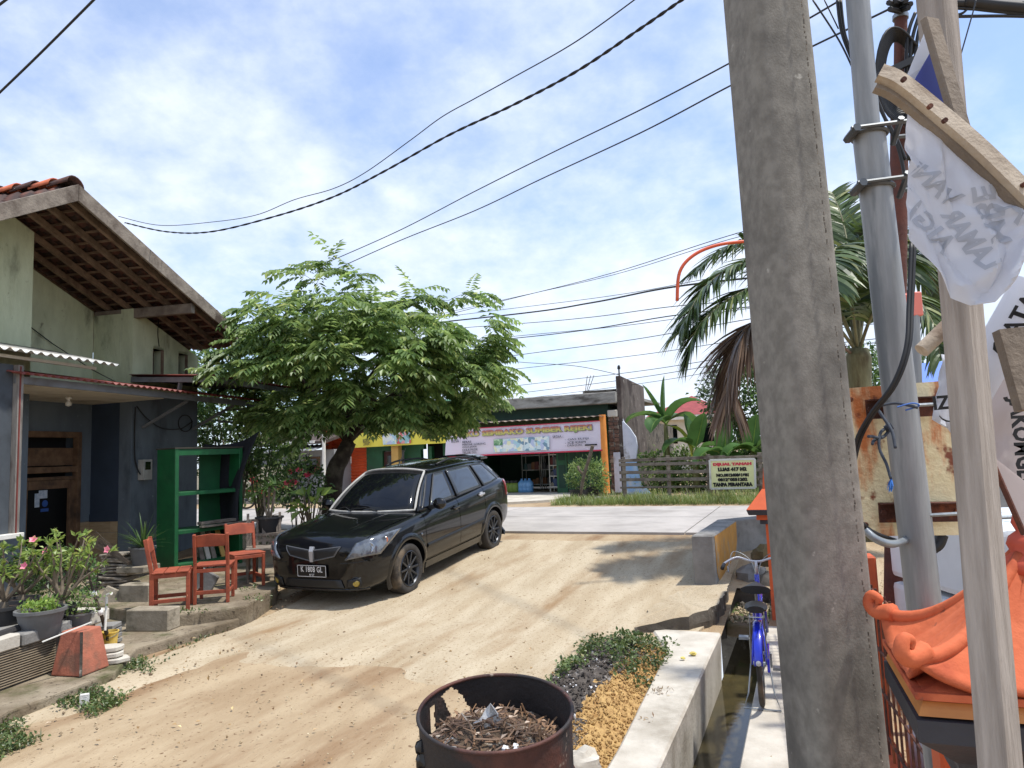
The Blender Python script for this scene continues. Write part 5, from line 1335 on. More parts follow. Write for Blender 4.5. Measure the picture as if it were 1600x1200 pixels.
# rose bush by the car
t = bush('rose_bush', 'rose bush with red blooms standing between the tree and the car bonnet', 'bush', g0(462, 11.9, .3), at(470, 752, 11.9), (.48, .4, .40), 360, .075, LFD, None, 6, seed=6)
fb = MB(); random.seed(6)
for (px, py) in ((455, 737), (478, 744), (496, 735), (466, 735), (481, 742), (447, 755), (458, 753)):
    p = at(px, py, 11.6 + random.uniform(0, .4))
    for k in range(3): flower(fb, p + rv(.012), UPV * .5 + V((0, -1, 0)) + rv(.4), .06 - .012 * k, 6)
fb.build('bloom', REDF, t)
t = thing('broadleaf_plant', 'low plant with broad bright green leaves between tree trunk and car', 'plant', g0(484, 11.5, .3)); random.seed(9); lb_ = MB(); st = MB(); b0 = g0(484, 11.5, .3)
for k in range(30):
    e = at(random.uniform(465, 512), random.uniform(772, 806), 11.5 + random.uniform(-.3, .3)); st.tube([b0, b0.lerp(e, .6) + V((0, 0, .1)), e], .008, 4)
    d = (e - b0); d.z = random.uniform(-.1, .25)
    leaf(lb_, e, d, UPV + V((0, -.5, 0)) + rv(.3), random.uniform(.18, .26), .15, .08, .3)
st.build('stem', TWIG, t); lb_.build('leaf', LFY, t)

# pots
def pot(name, label, base, r, h, m, group, filled=True):
    t = thing(name, label, 'plant pot', base, group=group); b = MB()
    b.lathe([(0, 0), (r * .70, 0), (r * .74, .02), (r * .95, h * .88), (r * 1.06, h * .89), (r * 1.06, h), (r * .93, h), (r * .90, h * .86), (0, h * .86)], 24); b.build('pot', m, t, False, 35)
    b = MB(); b.lathe([(0, h * .90), (r * .5, h * .885), (r * .905, h * .87)], 16); b.build('soil', SOIL, t, False, True)
    return t
def strap_plant(t, base, n, ln, wd, m, droop=.8, seed=1, name='leaf', cone=.75):
    random.seed(seed); b = MB()
    for k in range(n):
        a = random.uniform(0, 2 * math.pi); s = random.uniform(.15, cone); d = V((math.cos(a) * s, math.sin(a) * s, random.uniform(.55, 1)))
        blade(b, V(base) + rv(.01), d, ln * random.uniform(.6, 1.1), wd, random.uniform(.3, 1) * droop, 5)
    return b.build(name, m, t)
# grey wooden chair with a black pot is built with the furniture; its plant stands here
PB = at(421, 818, 10.3)
t = pot('potted_plant', 'black pot with a spiky dracaena standing on the grey wooden chair', PB - V((0, 0, .12)), .19, .22, POTB, None)
b = MB(); random.seed(2)
for k in range(3):
    e = PB + V((random.uniform(-.1, .1), 0, random.uniform(.3, .55))); b.tube([PB, PB.lerp(e, .5) + rv(.01), e], .018, 6)
    x = MB()
    for j in range(24):
        a = random.uniform(0, 6.28); blade(x, e, V((math.cos(a), math.sin(a), random.uniform(-.1, .9))), random.uniform(.25, .42), .022, .6, 4)
    x.build('leaf', LFD, t)
b.build('stem', TWIG, t)
x = MB(); random.seed(12)
for k in range(16): a = random.uniform(0, 6.28); blade(x, PB + V((0, 0, .1)), V((math.cos(a), math.sin(a), .35)), random.uniform(.3, .5), .012, .4, 4)
x.build('dry_leaf', PALMD, t)

# banana clump behind the fence
def banana(base, h, leaves, label, seed):
    random.seed(seed); t = thing('banana_plant', label, 'plant', base, group='banana plants behind the fence'); base = V(base)
    top = base + V((0, 0, h)); b = MB(); b.tube([base, base.lerp(top, .5), top], [.13, .10, .06], 10); b.build('stem', mat('banana_stem', RGB(120, 128, 76), RGB(96, 88, 60), 5, .7, stretch=(3, 3, .5)), t, smooth=True)
    for (ax, ay, up, ln, wd, m) in leaves:
        d = V((ax, ay, up)).normalized(); q = top + rv(.02); dd = d.copy(); s = d.cross(UPV).normalized(); rows = []; N_ = 9
        rb = MB(); rp = []
        for i in range(N_ + 1):
            t_ = i / N_; w = wd * 1.5 * (math.sin(math.pi * min(1, t_ * .93 + .07)) ** .6) * .5 if t_ > .12 else wd * .04
            up_n = s.cross(dd).normalized(); tear = random.uniform(.86, 1.06)
            rows.append([q - s * w * tear + up_n * w * .35, q - s * w * .5 + up_n * w * .22, q, q + s * w * .5 + up_n * w * .22, q + s * w * tear + up_n * w * .35]); rp.append(q.copy())
            dd = (dd + V((0, 0, -(.10 + .35 * t_) * (1.4 - up * .8)))).normalized() if up < .98 else dd
            q = q + dd * ln / N_
        rb.grid(rows); lf = rb.build('leaf', m, t, smooth=True); r_ = MB(); r_.tube(rp, [.022 * (1 - .8 * i / N_) for i in range(N_ + 1)], 5); r_.build('midrib', LFY, lf)
bz = lambda px, Y: g0(px, Y, .43)
banana(bz(1042, 22.6), 2.15, [(-.5, 0, .98, 1.5, .34, LFB), (.05, 0, 1.2, 1.6, .34, LFB), (-.9, -.1, .75, 1.6, .46, LFB), (.45, -.3, .9, 1.5, .55, LFB), (-.5, -.6, .55, 1.3, .45, LFB), (.9, -.1, -.15, 1.5, .30, LFBY), (.7, .2, .6, 1.3, .5, LFB)], 'tall banana plant beside the stained wall with upright leaves', 21)
banana(bz(1085, 22.2), 1.3, [(-.7, -.2, .6, 1.3, .45, LFB), (.2, -.4, 1, 1.3, .5, LFB), (.8, -.2, .5, 1.4, .5, LFB), (-.2, .2, 1.2, 1.2, .4, LFB), (.5, -.7, .3, 1.1, .4, LFB)], 'shorter banana plant in the middle of the clump behind the fence', 22)
banana(bz(1130, 21.6), 1.15, [(.8, -.2, .5, 1.4, .5, LFB), (-.7, -.3, .5, 1.3, .45, LFB), (.1, -.3, 1, 1.2, .45, LFB), (.4, -.8, .2, 1.0, .4, LFB)], 'banana plant behind the land for sale board', 23)
banana(bz(1175, 21.5), 1.2, [(.6, -.2, .6, 1.4, .5, LFB), (-.8, -.3, .55, 1.4, .5, LFB), (.1, -.3, 1, 1.2, .45, LFB)], 'rightmost banana plant of the clump near the concrete pole', 24)
bush('broadleaf_tree', 'dark leafy tree behind the hanging dead palm frond', 'tree', g0(1175, 24), at(1175, 625, 24), (1.7, 1.4, 1.5), 1500, .20, LFD, None, 6, seed=31)
for i, (px, py, Y, lab) in enumerate(((1020, 745, 22.8, 'low leafy scrub at the foot of the stained wall'), (1075, 735, 23.2, 'low leafy scrub among the banana stems'), (1150, 725, 22.8, 'dense scrub behind the land for sale board'), (1210, 715, 22, 'dense scrub right of the land for sale board'))):
    bush('scrub', lab, 'bush', g0(px, Y), at(px, py, Y), (1.05, .8, .75), 620, .15, LFD if i > 1 else LFT, 'scrub behind the wooden fence', 5, seed=40 + i)
bush('far_tree', 'bushy tree far off behind the rusty sign and steel pole', 'tree', g0(1390, 19), at(1395, 590, 19), (1.5, 1.2, .95), 700, .14, LFD, None, 6, seed=51)
bush('far_tree', 'round far tree behind the concrete pole', 'tree', g0(1290, 26), at(1300, 620, 26), (2.6, 2, 1.9), 800, .24, LFD, None, 6, seed=52)
bush('far_tree', 'tree beyond the white tank at the right edge', 'tree', g0(1560, 22), at(1560, 640, 22), (3.0, 2, 1.4), 700, .24, LFT, None, 6, seed=53)
# potted bush and stick by the shop's orange post
t = bush('potted_bush', 'rounded bush in a black pot before the orange post of the shop', 'bush', onv(917, 775, 19.6), onv(918, 746, 19.7), (.60, .45, .55), 480, .10, LFT, None, 5, seed=61)
pb = onv(918, 775, 19.7); pb.z = .48; b = MB(); b.lathe([(0, 0), (.3, 0), (.34, .32), (.29, .32), (.28, .27), (0, .27)], 16, Matrix.Translation(pb)); b.build('pot', POTB, t, smooth=35)
pb2 = onv(905, 775, 19.3); pb2.z = .45; b = MB(); b.lathe([(0, 0), (.24, 0), (.27, .3), (.22, .3), (.2, .26), (0, .26)], 16, Matrix.Translation(pb2)); setp(b.build('plant_pot', POTB, smooth=35), 'small black pot at the end of the shop forecourt', 'plant pot')
b = MB(); b.tube(spline([onv(907, 773, 19.1), onv(912, 745, 19.1), onv(921, 715, 19.1), onv(926, 696, 19.1)]), [.05] * 25, 6); b.tube([onv(913, 742, 19.1), onv(905, 735, 19.1), onv(903, 728, 19.1)], .035, 6); setp(b.build('leaning_branch', TWIG, smooth=True), 'bare grey branch leaning over the potted bush by the shop', 'branch')
st = MB(); random.seed(8)
stb = onv(935, 775, 19.0)
for k in range(5):
    p = onv(random.uniform(924, 962), 772, 18.9); p.z = .46; b = MB(); r_ = random.uniform(.08, .15)
    rows = []
    for i in range(6):
        a = math.pi * i / 5; rows.append([p + V((r_ * 1.3 * math.sin(a) * math.cos(c), r_ * math.sin(a) * math.sin(c), r_ * .8 * math.cos(a))) * 1.0 + rv(.015) for c in [2 * math.pi * j / 8 for j in range(8)]])
    rows = [r + [r[0]] for r in rows]; b.grid(rows)
    setp(b.build('stone_block', CONCG, smooth=40), ('leftmost', 'second', 'middle', 'fourth', 'rightmost')[k] + ' of the broken concrete lumps below the orange post', 'stone', 'concrete lumps below the orange post')

# palm behind the concrete pole
PY = 10.6
pbase = at(1342, 620, PY); pbase.z = 0; ptop = at(1341, 545, PY)
palm = thing('palm_tree', 'palm with drooping green fronds and one dead hanging frond behind the concrete pole', 'palm tree', pbase)
b = MB(); b.tube([pbase, at(1344, 640, PY), at(1342, 590, PY), at(1341, 560, PY), ptop], [.20, .18, .175, .19, .14], 14); b.build('trunk', PALMT, palm, smooth=True)
def frond(pts, n, ll, wd, m, droop=.5, hang=0.0, seed=1, name='frond', mr=None):
    random.seed(seed); rp = spline(pts, 8); N_ = len(rp); r_ = MB(); r_.tube(rp, [.028 * (1 - .8 * i / N_) for i in range(N_)], 6); fo = r_.build(name, mr or PALMT, palm, smooth=True)
    b = MB()
    for i in range(n):
        t = .16 + .84 * (i / n); k = t * (N_ - 1); k0 = min(N_ - 2, int(k)); q = rp[k0].lerp(rp[k0 + 1], k - k0); dd = (rp[k0 + 1] - rp[k0]).normalized()
        s = dd.cross(UPV); s = s.normalized() if s.length > .05 else V((1, 0, 0)); upn = s.cross(dd)
        for e in (1, -1):
            l_ = ll * (.45 + .75 * math.sin(math.pi * (.12 + t * .80))) * random.uniform(.8, 1.1)
            d = s * e * (1 - hang) + dd * .75 + upn * .35 * (1 - hang) + V((0, 0, -hang * 1.5)) + rv(.10)
            blade(b, q, d, l_, wd, droop * random.uniform(.6, 1.5), 5, upn + rv(.3))
    b.build('leaflet', m, fo)
A_ = lambda px, py, Y=7.0: at(px, py, (Y - 7.0) * 1.35 + PY)
base_ = lambda dy=0: at(1341, 552 + dy, PY)
fr_ = [([base_(), A_(1290, 450, 6.8), A_(1200, 405, 6.5), A_(1110, 440, 6.3), A_(1062, 520, 6.2)], 46, .55, .034, .9),
       ([base_(), A_(1280, 430, 7.2), A_(1210, 375, 7.3), A_(1140, 385, 7.2), A_(1085, 425, 7.1)], 42, .50, .032, .8),
       ([base_(), A_(1270, 470, 6.6), A_(1180, 450, 6.2), A_(1100, 500, 6.0), A_(1075, 560, 6.0)], 40, .50, .034, 1.0),
       ([base_(), A_(1330, 430, 7.3), A_(1318, 350, 7.6), A_(1300, 300, 8.0)], 36, .45, .034, .3),
       ([base_(), A_(1345, 430, 7.0), A_(1370, 370, 6.8), A_(1400, 380, 6.4), A_(1420, 430, 6.2)], 40, .55, .036, .8),
       ([base_(), A_(1360, 450, 7.2), A_(1410, 400, 7.4), A_(1460, 440, 7.5), A_(1480, 520, 7.6)], 42, .55, .036, .9),
       ([base_(), A_(1350, 430, 7.4), A_(1350, 370, 7.9), A_(1330, 340, 8.6), A_(1320, 360, 9.2)], 38, .5, .036, .6),
       ([base_(), A_(1325, 440, 6.5), A_(1310, 390, 6.0), A_(1302, 400, 5.6), A_(1300, 450, 5.3)], 40, .5, .036, .9),
       ([base_(), A_(1370, 480, 6.7), A_(1420, 460, 6.4), A_(1455, 500, 6.2), A_(1470, 560, 6.1)], 36, .45, .034, 1.0),
       ([base_(), A_(1315, 460, 7.4), A_(1280, 420, 8.0), A_(1290, 440, 8.6)], 34, .5, .034, .9)]
for k, (p, n, l_, w, dr) in enumerate(fr_): frond(p, int(n * 2.8), l_ * 1.25, w * 1.8, PALMG, dr, .05, 70 + k)
frond([base_(8), A_(1290, 525, 6.8), A_(1220, 500, 6.5), A_(1172, 508, 6.3), A_(1143, 555, 6.25), A_(1140, 625, 6.25)], 260, 1.0, .050, PALMD, .9, .30, 90, 'dead_frond', PALMD)

# grass, weeds, litter
random.seed(17)
b = MB()
for k in range(20000):
    u = random.uniform(-6.4, 9); v = random.uniform(17.7, 18.75) if random.random() < .75 else random.uniform(18.7, 21)
    if u < ue - .1 and v > 17.98 + .12 * (u - ue + 2.5): continue
    p = UV(u, v, .43); h_ = random.uniform(.08, .26) * (.6 + .6 * noise.noise(V((u, v, 0)) * 1.1) + .3)
    a = random.uniform(0, 6.28); blade(b, p, V((math.cos(a) * .4, math.sin(a) * .4, 1)), h_ * 1.3, .014, .5, 2)
ug = MB()
for k in range(5200):
    u = random.uniform(-1.2, 10); v = random.uniform(19.0, 23.5); p = UV(u, v, .42); a = random.uniform(0, 6.28)
    if u < U[969] and v > 21.5: continue
    if k % 2: blade(ug, p, V((math.cos(a) * .5, math.sin(a) * .5, 1)), random.uniform(.2, .55), .02, .8, 3)
    else:
        for _ in range(3): leaf(ug, p + V((random.gauss(0, .06), random.gauss(0, .06), random.uniform(.05, .4))), rv(1), UPV + rv(.4), random.uniform(.06, .14), .06, .1, .2)
setp(ug.build('undergrowth', LFD), 'dark green undergrowth covering the plot behind the wooden fence', 'undergrowth', kind='stuff')
setp(b.build('verge_grass', GRASSM), 'green grass growing along the verge across the road', 'grass', kind='stuff')
def inpoly(p, poly):
    c = False; n = len(poly)
    for i in range(n):
        a, d = poly[i], poly[i - 1]
        if (a.y > p.y) != (d.y > p.y) and p.x < (d.x - a.x) * (p.y - a.y) / (d.y - a.y) + a.x: c = not c
    return c
def weeds(name, label, px_poly, z, n, hmax, seed, leafy=.5):
    random.seed(seed); poly = [onz(px, py, z) for px, py in px_poly]; xs = [p.x for p in poly]; ys = [p.y for p in poly]; b = MB(); k = 0
    while k < n:
        p = V((random.uniform(min(xs), max(xs)), random.uniform(min(ys), max(ys)), z))
        if not inpoly(p, poly): continue
        k += 1
        if noise.noise(p * 1.9 + V((seed, 0, 0))) < -.14 + random.uniform(-.15, .15): continue
        p.z = max(z, HW(p)) + rough_h(p) - .005
        if random.random() < leafy:
            for _ in range(random.randint(2, 5)): leaf(b, p + V((random.gauss(0, .02), random.gauss(0, .02), random.uniform(0, hmax * .6))), rv(1) + V((0, 0, .5)), UPV + rv(.3), random.uniform(.02, .045), .022, .1, .2)
        else:
            a = random.uniform(0, 6.28); blade(b, p, V((math.cos(a) * .5, math.sin(a) * .5, 1)), random.uniform(.3, 1) * hmax, .007, .8, 3)
    setp(b.build(name, WEEDM), label, 'weeds', kind='stuff')
weeds('kerb_weeds', 'low weeds growing along the foot of the left kerb', [(-60, 1200), (0, 1120), (100, 1085), (200, 1040), (225, 1030), (235, 1055), (190, 1100), (100, 1140), (0, 1185)], 0, 3000, .11, 81, .5)
weeds('terrace_weeds', 'sparse weeds in the gap beside the chair terrace', [(200, 1035), (225, 985), (300, 985), (380, 965), (440, 925), (430, 945), (350, 990), (240, 1050)], .0, 500, .07, 82, .5)
weeds('terrace_moss', 'small weeds on the terrace below the orange chairs', [(260, 960), (300, 945), (430, 905), (436, 925), (390, 950)], .24, 170, .05, 83, .6)
weeds('roadside_grass', 'dry grass at the edge of the road behind the chairs', [(330, 815), (440, 815), (440, 850), (360, 850)], .38, 700, .16, 84, .1)
# leaf litter and pebbles on the alley
random.seed(19); b = MB()
for k in range(1700):
    u = random.uniform(-6.5, 3); v = random.uniform(2.2, 10.5)
    if -1.4 < u < -.4: continue
    p = UV(u, v); p.z = HW(p) + .022 + (rough_h(p) if v < 12 else 0) + (.02 if u < ramp_left(v) else 0)
    if u < ramp_left(v) + .8 or random.random() < .35: leaf(b, p, V((random.uniform(-1, 1), random.uniform(-1, 1), random.uniform(0, .3))), UPV + rv(.3), random.uniform(.02, .055), .022, .3, .1)
setp(b.build('leaf_litter', LITTER), 'dead leaves scattered over the sandy alley', 'leaf litter', kind='stuff')
def pebbles(name, label, n, fn, m, lo, hi, seed):
    random.seed(seed); b = MB()
    for k in range(n):
        p = fn(); r_ = random.uniform(lo, hi) * random.choice((.5, .7, 1)); s = [V((x, y, z)) for x, y, z in ((1, 0, 0), (-1, 0, 0), (0, 1, 0), (0, -1, 0), (0, 0, 1), (0, 0, -1))]
        k0 = len(b.v); rot = Matrix.Rotation(random.uniform(0, 6.28), 3, V((random.random() + .1, random.random(), random.random())).normalized())
        b.v += [p + rot @ V((q.x * r_ * random.uniform(.7, 1.3), q.y * r_ * random.uniform(.7, 1.2), q.z * r_ * .8)) for q in s]
        for f in ((0, 2, 4), (2, 1, 4), (1, 3, 4), (3, 0, 4), (2, 0, 5), (1, 2, 5), (3, 1, 5), (0, 3, 5)): b.f.append(tuple(i + k0 for i in f)); b.m.append(0)
    return setp(b.build(name, m), label, 'stones', kind='stuff')
def pp1():
    while True:
        u = random.uniform(-7, 3); v = random.uniform(1.8, 11)
        if not (-1.4 < u < -.4): break
    p = UV(u, v); p.z = HW(p) + rough_h(p) + .022; return p
pebbles('gravel', 'small stones strewn over the sandy alley', 3400, pp1, PEBM, .004, .013, 20)
def pp2():
    while True:
        u = random.uniform(-7, 3); v = random.uniform(1.8, 11); e_ = abs(u - ramp_left(v))
        if not (-1.4 < u < -.4) and (random.random() < math.exp(-e_ * 1.6) or noise.noise(V((u * .8, v * .5, 3))) > .32): break
    p = UV(u, v); p.z = HW(p) + rough_h(p) + .022; return p
pebbles('loose_stones', 'larger loose stones along the left edge of the alley', 420, pp2, mat('dull_stone', RGB(150, 132, 106), RGB(104, 88, 70), 20, .95, bump=.3), .008, .026, 21)
# ------------------------------------------------------------ right side
POLEC = mat('pole_concrete', RGB(136, 132, 123), RGB(112, 108, 100), 30, .93, bump=.14, bscale=150, c3=RGB(84, 81, 76), sscale=2.6, slo=.46, shi=.74, c4=RGB(166, 162, 152), s4=16, l4=.66, h4=.76, stretch=(1, 1, .8), detail=10)
GALV = mat('galvanised_pole', RGB(152, 153, 152), RGB(126, 128, 128), 7, .5, metal=.25, bump=.12, bscale=30, c3=RGB(100, 104, 106), sscale=3, slo=.52, shi=.68, stretch=(3, 3, .35))
RUSTP = mat('rusty_pole', RGB(98, 54, 42), RGB(76, 44, 36), 8, .8, bump=.3, c3=RGB(62, 48, 44), sscale=5)
RUST = mat('rust', RGB(92, 52, 38), RGB(64, 38, 30), 14, .9, bump=.4, c3=RGB(140, 78, 44), sscale=8)
RSIGN = mat('rusty_cream_sheet', RGB(226, 214, 176), RGB(214, 196, 150), 3, .6, bump=.25, bscale=40, c3=RGB(186, 106, 50), sscale=3.4, slo=.44, shi=.60, c4=RGB(122, 62, 34), s4=9, l4=.56, h4=.66, sstretch=(2.4, 1, .7))
ORNO = mat('orange_ornament', RGB(208, 112, 74), RGB(184, 90, 56), 7, .8, bump=.22, bscale=30, spec=.3, c3=RGB(158, 72, 46), sscale=5, slo=.54, shi=.72, c4=RGB(110, 70, 56), s4=16, l4=.62, h4=.72)
ORNG = mat('gold_band', RGB(196, 130, 62), RGB(170, 108, 50), 5, .5)
ORNB = mat('black_moulding', RGB(52, 52, 58), RGB(40, 40, 46), 4, .6, bump=.15, c3=RGB(84, 82, 84), sscale=4, slo=.58, shi=.74)
ORW = mat('orange_wall', RGB(206, 92, 44), RGB(188, 80, 38), 3, .7, c3=RGB(150, 66, 40), sscale=2)
POSTW = mat('planed_post', RGB(176, 166, 156), RGB(148, 138, 128), 16, .88, bump=.35, bscale=60, c3=RGB(122, 113, 104), sscale=5, slo=.5, shi=.74, stretch=(4, 4, .3))
BATT = mat('batten_wood', RGB(194, 180, 160), RGB(170, 156, 138), 6, .85, bump=.3, c3=RGB(118, 98, 80), sscale=4, stretch=(1, 1, 1)); BATD = mat('old_plank', RGB(136, 123, 108), RGB(110, 99, 87), 7, .9, bump=.35, c3=RGB(84, 70, 58), sscale=3)
def clothmat(name, c1, c2, tr):
    M = mat(name, c1, c2, 2.5, .55, bump=.1, bscale=8); t = M.node_tree; b = t.nodes['Principled BSDF']; tl = t.nodes.new('ShaderNodeBsdfTranslucent'); tl.inputs[0].default_value = c1
    mx = t.nodes.new('ShaderNodeMixShader'); mx.inputs[0].default_value = tr; t.links.new(b.outputs[0], mx.inputs[1]); t.links.new(tl.outputs[0], mx.inputs[2]); t.links.new(mx.outputs[0], t.nodes['Material Output'].inputs[0]); return M
CLOTH = clothmat('white_banner_cloth', RGB(226, 228, 234), RGB(216, 218, 224), .5); CLOTHP = clothmat('pale_pink_cloth', RGB(222, 212, 208), RGB(212, 202, 198), .4)
FAINT = clothmat('faint_print', RGB(196, 199, 206), RGB(190, 193, 200), .5)
DRUM = mat('rusty_drum', RGB(104, 62, 50), RGB(72, 46, 40), 5, .7, bump=.4, bscale=22, c3=RGB(46, 42, 42), sscale=2.2, slo=.46, shi=.6, c4=RGB(150, 134, 120), s4=9, l4=.66, h4=.72, metal=.15)
DRUMI = mat('sooty_drum_inside', RGB(50, 44, 42), RGB(34, 30, 30), 5, .8, bump=.4, c3=RGB(88, 58, 46), sscale=3, slo=.5, shi=.7)
BLUE = mat('blue_bicycle_paint', RGB(26, 48, 190), RGB(20, 40, 170), 3, .25, coat=.8); 
CABLE = BLKR
def line_obj(p, q, z0, z1):
    d = (q - p); return p + d * ((z0 - p.z) / d.z), p + d * ((z1 - p.z) / d.z)
# concrete pole
a, c = at(1194, 0, 2.05), at(1309, 1200, 2.05); lo, hi = line_obj(a, c, -.2, 7.5); 
def depth(p): return (p - EYE).dot(_f)
r_top = 57.5 * depth(a) / F; r_bot = 69 * depth(c) / F; k_ = (r_top - r_bot) / (a.z - c.z)
cp = thing('concrete_pole', 'weathered grey concrete utility pole standing nearest the camera', 'utility pole', V((lo.x, lo.y, 0)))
ax_ = (hi - lo).normalized(); xx_ = V((1, 0, 0)); xx_ = (xx_ - ax_ * xx_.dot(ax_)).normalized(); yy_ = ax_.cross(xx_)
b = MB(); rows = []
for i in range(9):
    t = i / 8; p = lo.lerp(hi, t); r_ = r_bot + k_ * (p.z - c.z)
    ring = []
    for j in range(48):
        an = 2 * math.pi * j / 48; e = 4.2; cs, sn = math.cos(an), math.sin(an)   # squarish section with rounded corners
        f_ = (abs(cs) ** e + abs(sn) ** e) ** (-1 / e); rot_ = R(9)
        v = V((cs * f_, sn * f_)); v = V((v.x * math.cos(rot_) - v.y * math.sin(rot_), v.x * math.sin(rot_) + v.y * math.cos(rot_)))
        ring.append(p + (xx_ * v.x + yy_ * v.y) * r_ * .90)
    rows.append(ring + [ring[0]])
b.grid(rows); b.build('shaft', POLEC, cp, smooth=50)
sm_ = MB(); random.seed(4)
for k in range(230):       # broken mould seam running down the front
    z = -.1 + k * .0165
    if random.random() < .3: continue
    t = (z - lo.z) / (hi.z - lo.z); p = lo.lerp(hi, t); r_ = (r_bot + k_ * (z - c.z)) * .85
    q = p + xx_ * r_ * (.66 + random.gauss(0, .008)) - yy_ * r_ * (1.012) * 1.0 + yy_ * r_ * (-.11); h = random.uniform(.006, .016)
    sm_.box(q, (.0025, .004, h))
so = sm_.build('mould_seam', mat('seam_dark', RGB(64, 58, 50), RGB(150, 142, 130), 60, .95), cp); so['kind'] = 'stuff'

# galvanised sign pole in two lengths with clamps, rusty sheet sign behind it
ZP = 2.6
a, c = at(1357, 205, ZP), at(1442, 930, ZP); lo, hi = line_obj(a, c, -.1, a.z); r_ = 25 * depth(c) / F
gp_ = thing('steel_pole', 'leaning galvanised steel pole in two lengths holding the rusty sheet', 'pole', V((lo.x, lo.y, 0)))
b = MB(); b.tube([lo, hi], r_, 24); b.build('pole', GALV, gp_, smooth=40)
e = at(1340, 0, ZP); d_ = (e - a).normalized(); b = MB(); b.tube([a - d_ * .1, a + d_ * 3.4], r_ * .74, 20); b.build('upper_pole', GALV, gp_, smooth=40)
for py in (212, 300):
    t = (py - 205) / 725; p = a.lerp(c, t); cl = MB(); ax = (c - a).normalized()
    rg = [p + (V((1, 0, 0)) * math.cos(an) + V((0, 1, 0)) * math.sin(an)) * (r_ + .006) for an in [2 * math.pi * k / 20 for k in range(20)]]
    cl.tube(rg, .008, 5, closed=True); cl.tube([p + V((-.10, -r_ - .010, 0)), p + V((.13, -r_ - .010, .022))], .008, 6); cl.tube([p + V((-.08, r_ * .2, -.01)), p + V((-.082, -r_ - .02, .0))], .016, 6); cl.tube([p + V((.085, -r_ - .02, .03)), p + V((.10, .02, -.03))], .012, 6); cl.tube([p + V((.10, 0, -.01)), p + V((.26, .05, .02))], .008, 6)
    cl.build('clamp', mat('dark_steel', RGB(96, 100, 104), RGB(78, 82, 86), 9, .5, metal=.6), gp_)
sg = thing('rusty_sign', 'rust stained cream metal sheet clamped behind the steel pole', 'sign', at(1420, 838, 2.74))
Q = [at(1320, 607, 2.74), at(1488, 594, 2.72), at(1508, 836, 2.72), at(1346, 838, 2.74)]
b = MB(); b.prism(list(reversed(Q)), V((0, .006, 0))); b.build('sheet', RSIGN, sg)
for (x0, y0, x1, y1) in ((1353, 640, 1470, 634), (1373, 801, 1503, 799)):
    p, q = at(x0, y0, 2.70), at(x1, y1, 2.68); b = MB(); b.bar(p, q, .004, .075); b.bar(p + V((0, -.02, .034)), q + V((0, -.02, .034)), .04, .005); br = b.build('bracket', RUST, sg)
    m_ = p.lerp(q, .52); b = MB(); b.tube([m_ + V((-.09, -.13, 0)), m_ + V((.10, -.13, .004))], .007, 6); b.build('bolt', STEEL, br)
    for k in (.05, .93):
        b = MB(); b.lathe([(0, 0), (.012, 0), (.012, .008), (0, .008)], 6, Matrix.Translation(p.lerp(q, k) + V((0, -.003, 0))) @ Matrix.Rotation(R(90), 4, 'X')); b.build('bolt', RUST, br)
for px, py in ((1329, 624), (1353, 820)):
    b = MB(); b.lathe([(0, 0), (.011, 0), (.008, .006), (0, .007)], 8, Matrix.Translation(at(px, py, 2.737)) @ Matrix.Rotation(R(90), 4, 'X')); b.build('rivet', RUST, sg)
# rope and blue tassel tied on the pole
rp_ = thing('knotted_rope', 'knotted grey rope with a frayed blue end tied to the steel pole', 'rope', at(1388, 668, 2.5)); RP = mat('grey_rope', RGB(70, 76, 86), RGB(52, 58, 66), 20, .9)
b = MB(); 
for pl in ([(1372, 640), (1380, 652), (1388, 664), (1395, 678), (1399, 700)], [(1388, 668), (1376, 676), (1374, 700), (1385, 725), (1392, 748)], [(1390, 672), (1378, 684), (1362, 682), (1357, 682)], [(1380, 682), (1366, 688), (1363, 694)], [(1372, 635), (1400, 630), (1434, 637)]): b.tube(spline([at(x, y, 2.5 - .02 * i) for i, (x, y) in enumerate(pl)], 5), .0055, 6)
b.tube([at(1386, 664, 2.49), at(1391, 672, 2.49)], .014, 8); b.build('rope', RP, rp_, smooth=True)
b = MB(); random.seed(6)
for k in range(26): blade(b, at(1392, 747, 2.42), V((random.gauss(-.2, .2), random.gauss(0, .2), -1)), random.uniform(.03, .05), .005, .2, 2)
b.build('frayed_end', mat('blue_rope', RGB(50, 110, 190), RGB(80, 140, 210), 30, .9), rp_)
b = MB(); b.tube(spline([at(1402, 636, 2.47), at(1425, 630, 2.46), at(1436, 634, 2.47), at(1415, 641, 2.47)], 5), .003, 5); b.build('blue_tie', mat('blue_wire', RGB(60, 100, 170), None), rp_)
# cables that come down the poles
def cable(name, label, pts, r, group=None, m=None, n=6):
    b = MB(); b.tube(spline([at(*p) for p in pts], n), r, 6); return setp(b.build(name, m or CABLE, smooth=True), label, 'cable', group)
for k, dx in enumerate((0, 5)):
    cable('power_cable', ('inner' if k else 'outer') + ' black cable drooping beside the steel pole and round the rusty sheet', [(1424 + dx, 380, 2.5), (1420 + dx, 470, 2.45), (1416 + dx, 540, 2.4), (1395 + dx, 600, 2.4), (1358 + dx, 650, 2.45), (1335 + dx, 700, 2.5), (1330, 780, 2.5), (1350 + dx, 825, 2.5), (1400, 845, 2.6)], .0075, 'black cables beside the steel pole')
cable('conduit', 'ribbed grey conduit curving below the rusty sheet', [(1352, 828, 2.5), (1370, 843, 2.48), (1395, 850, 2.5), (1420, 842, 2.6)], .014, None, STEEL)
cable('thick_hose', 'thick black hose looping behind the steel pole under the sheet', [(1455, 858, 2.75), (1466, 850, 2.75), (1472, 835, 2.75)], .022)
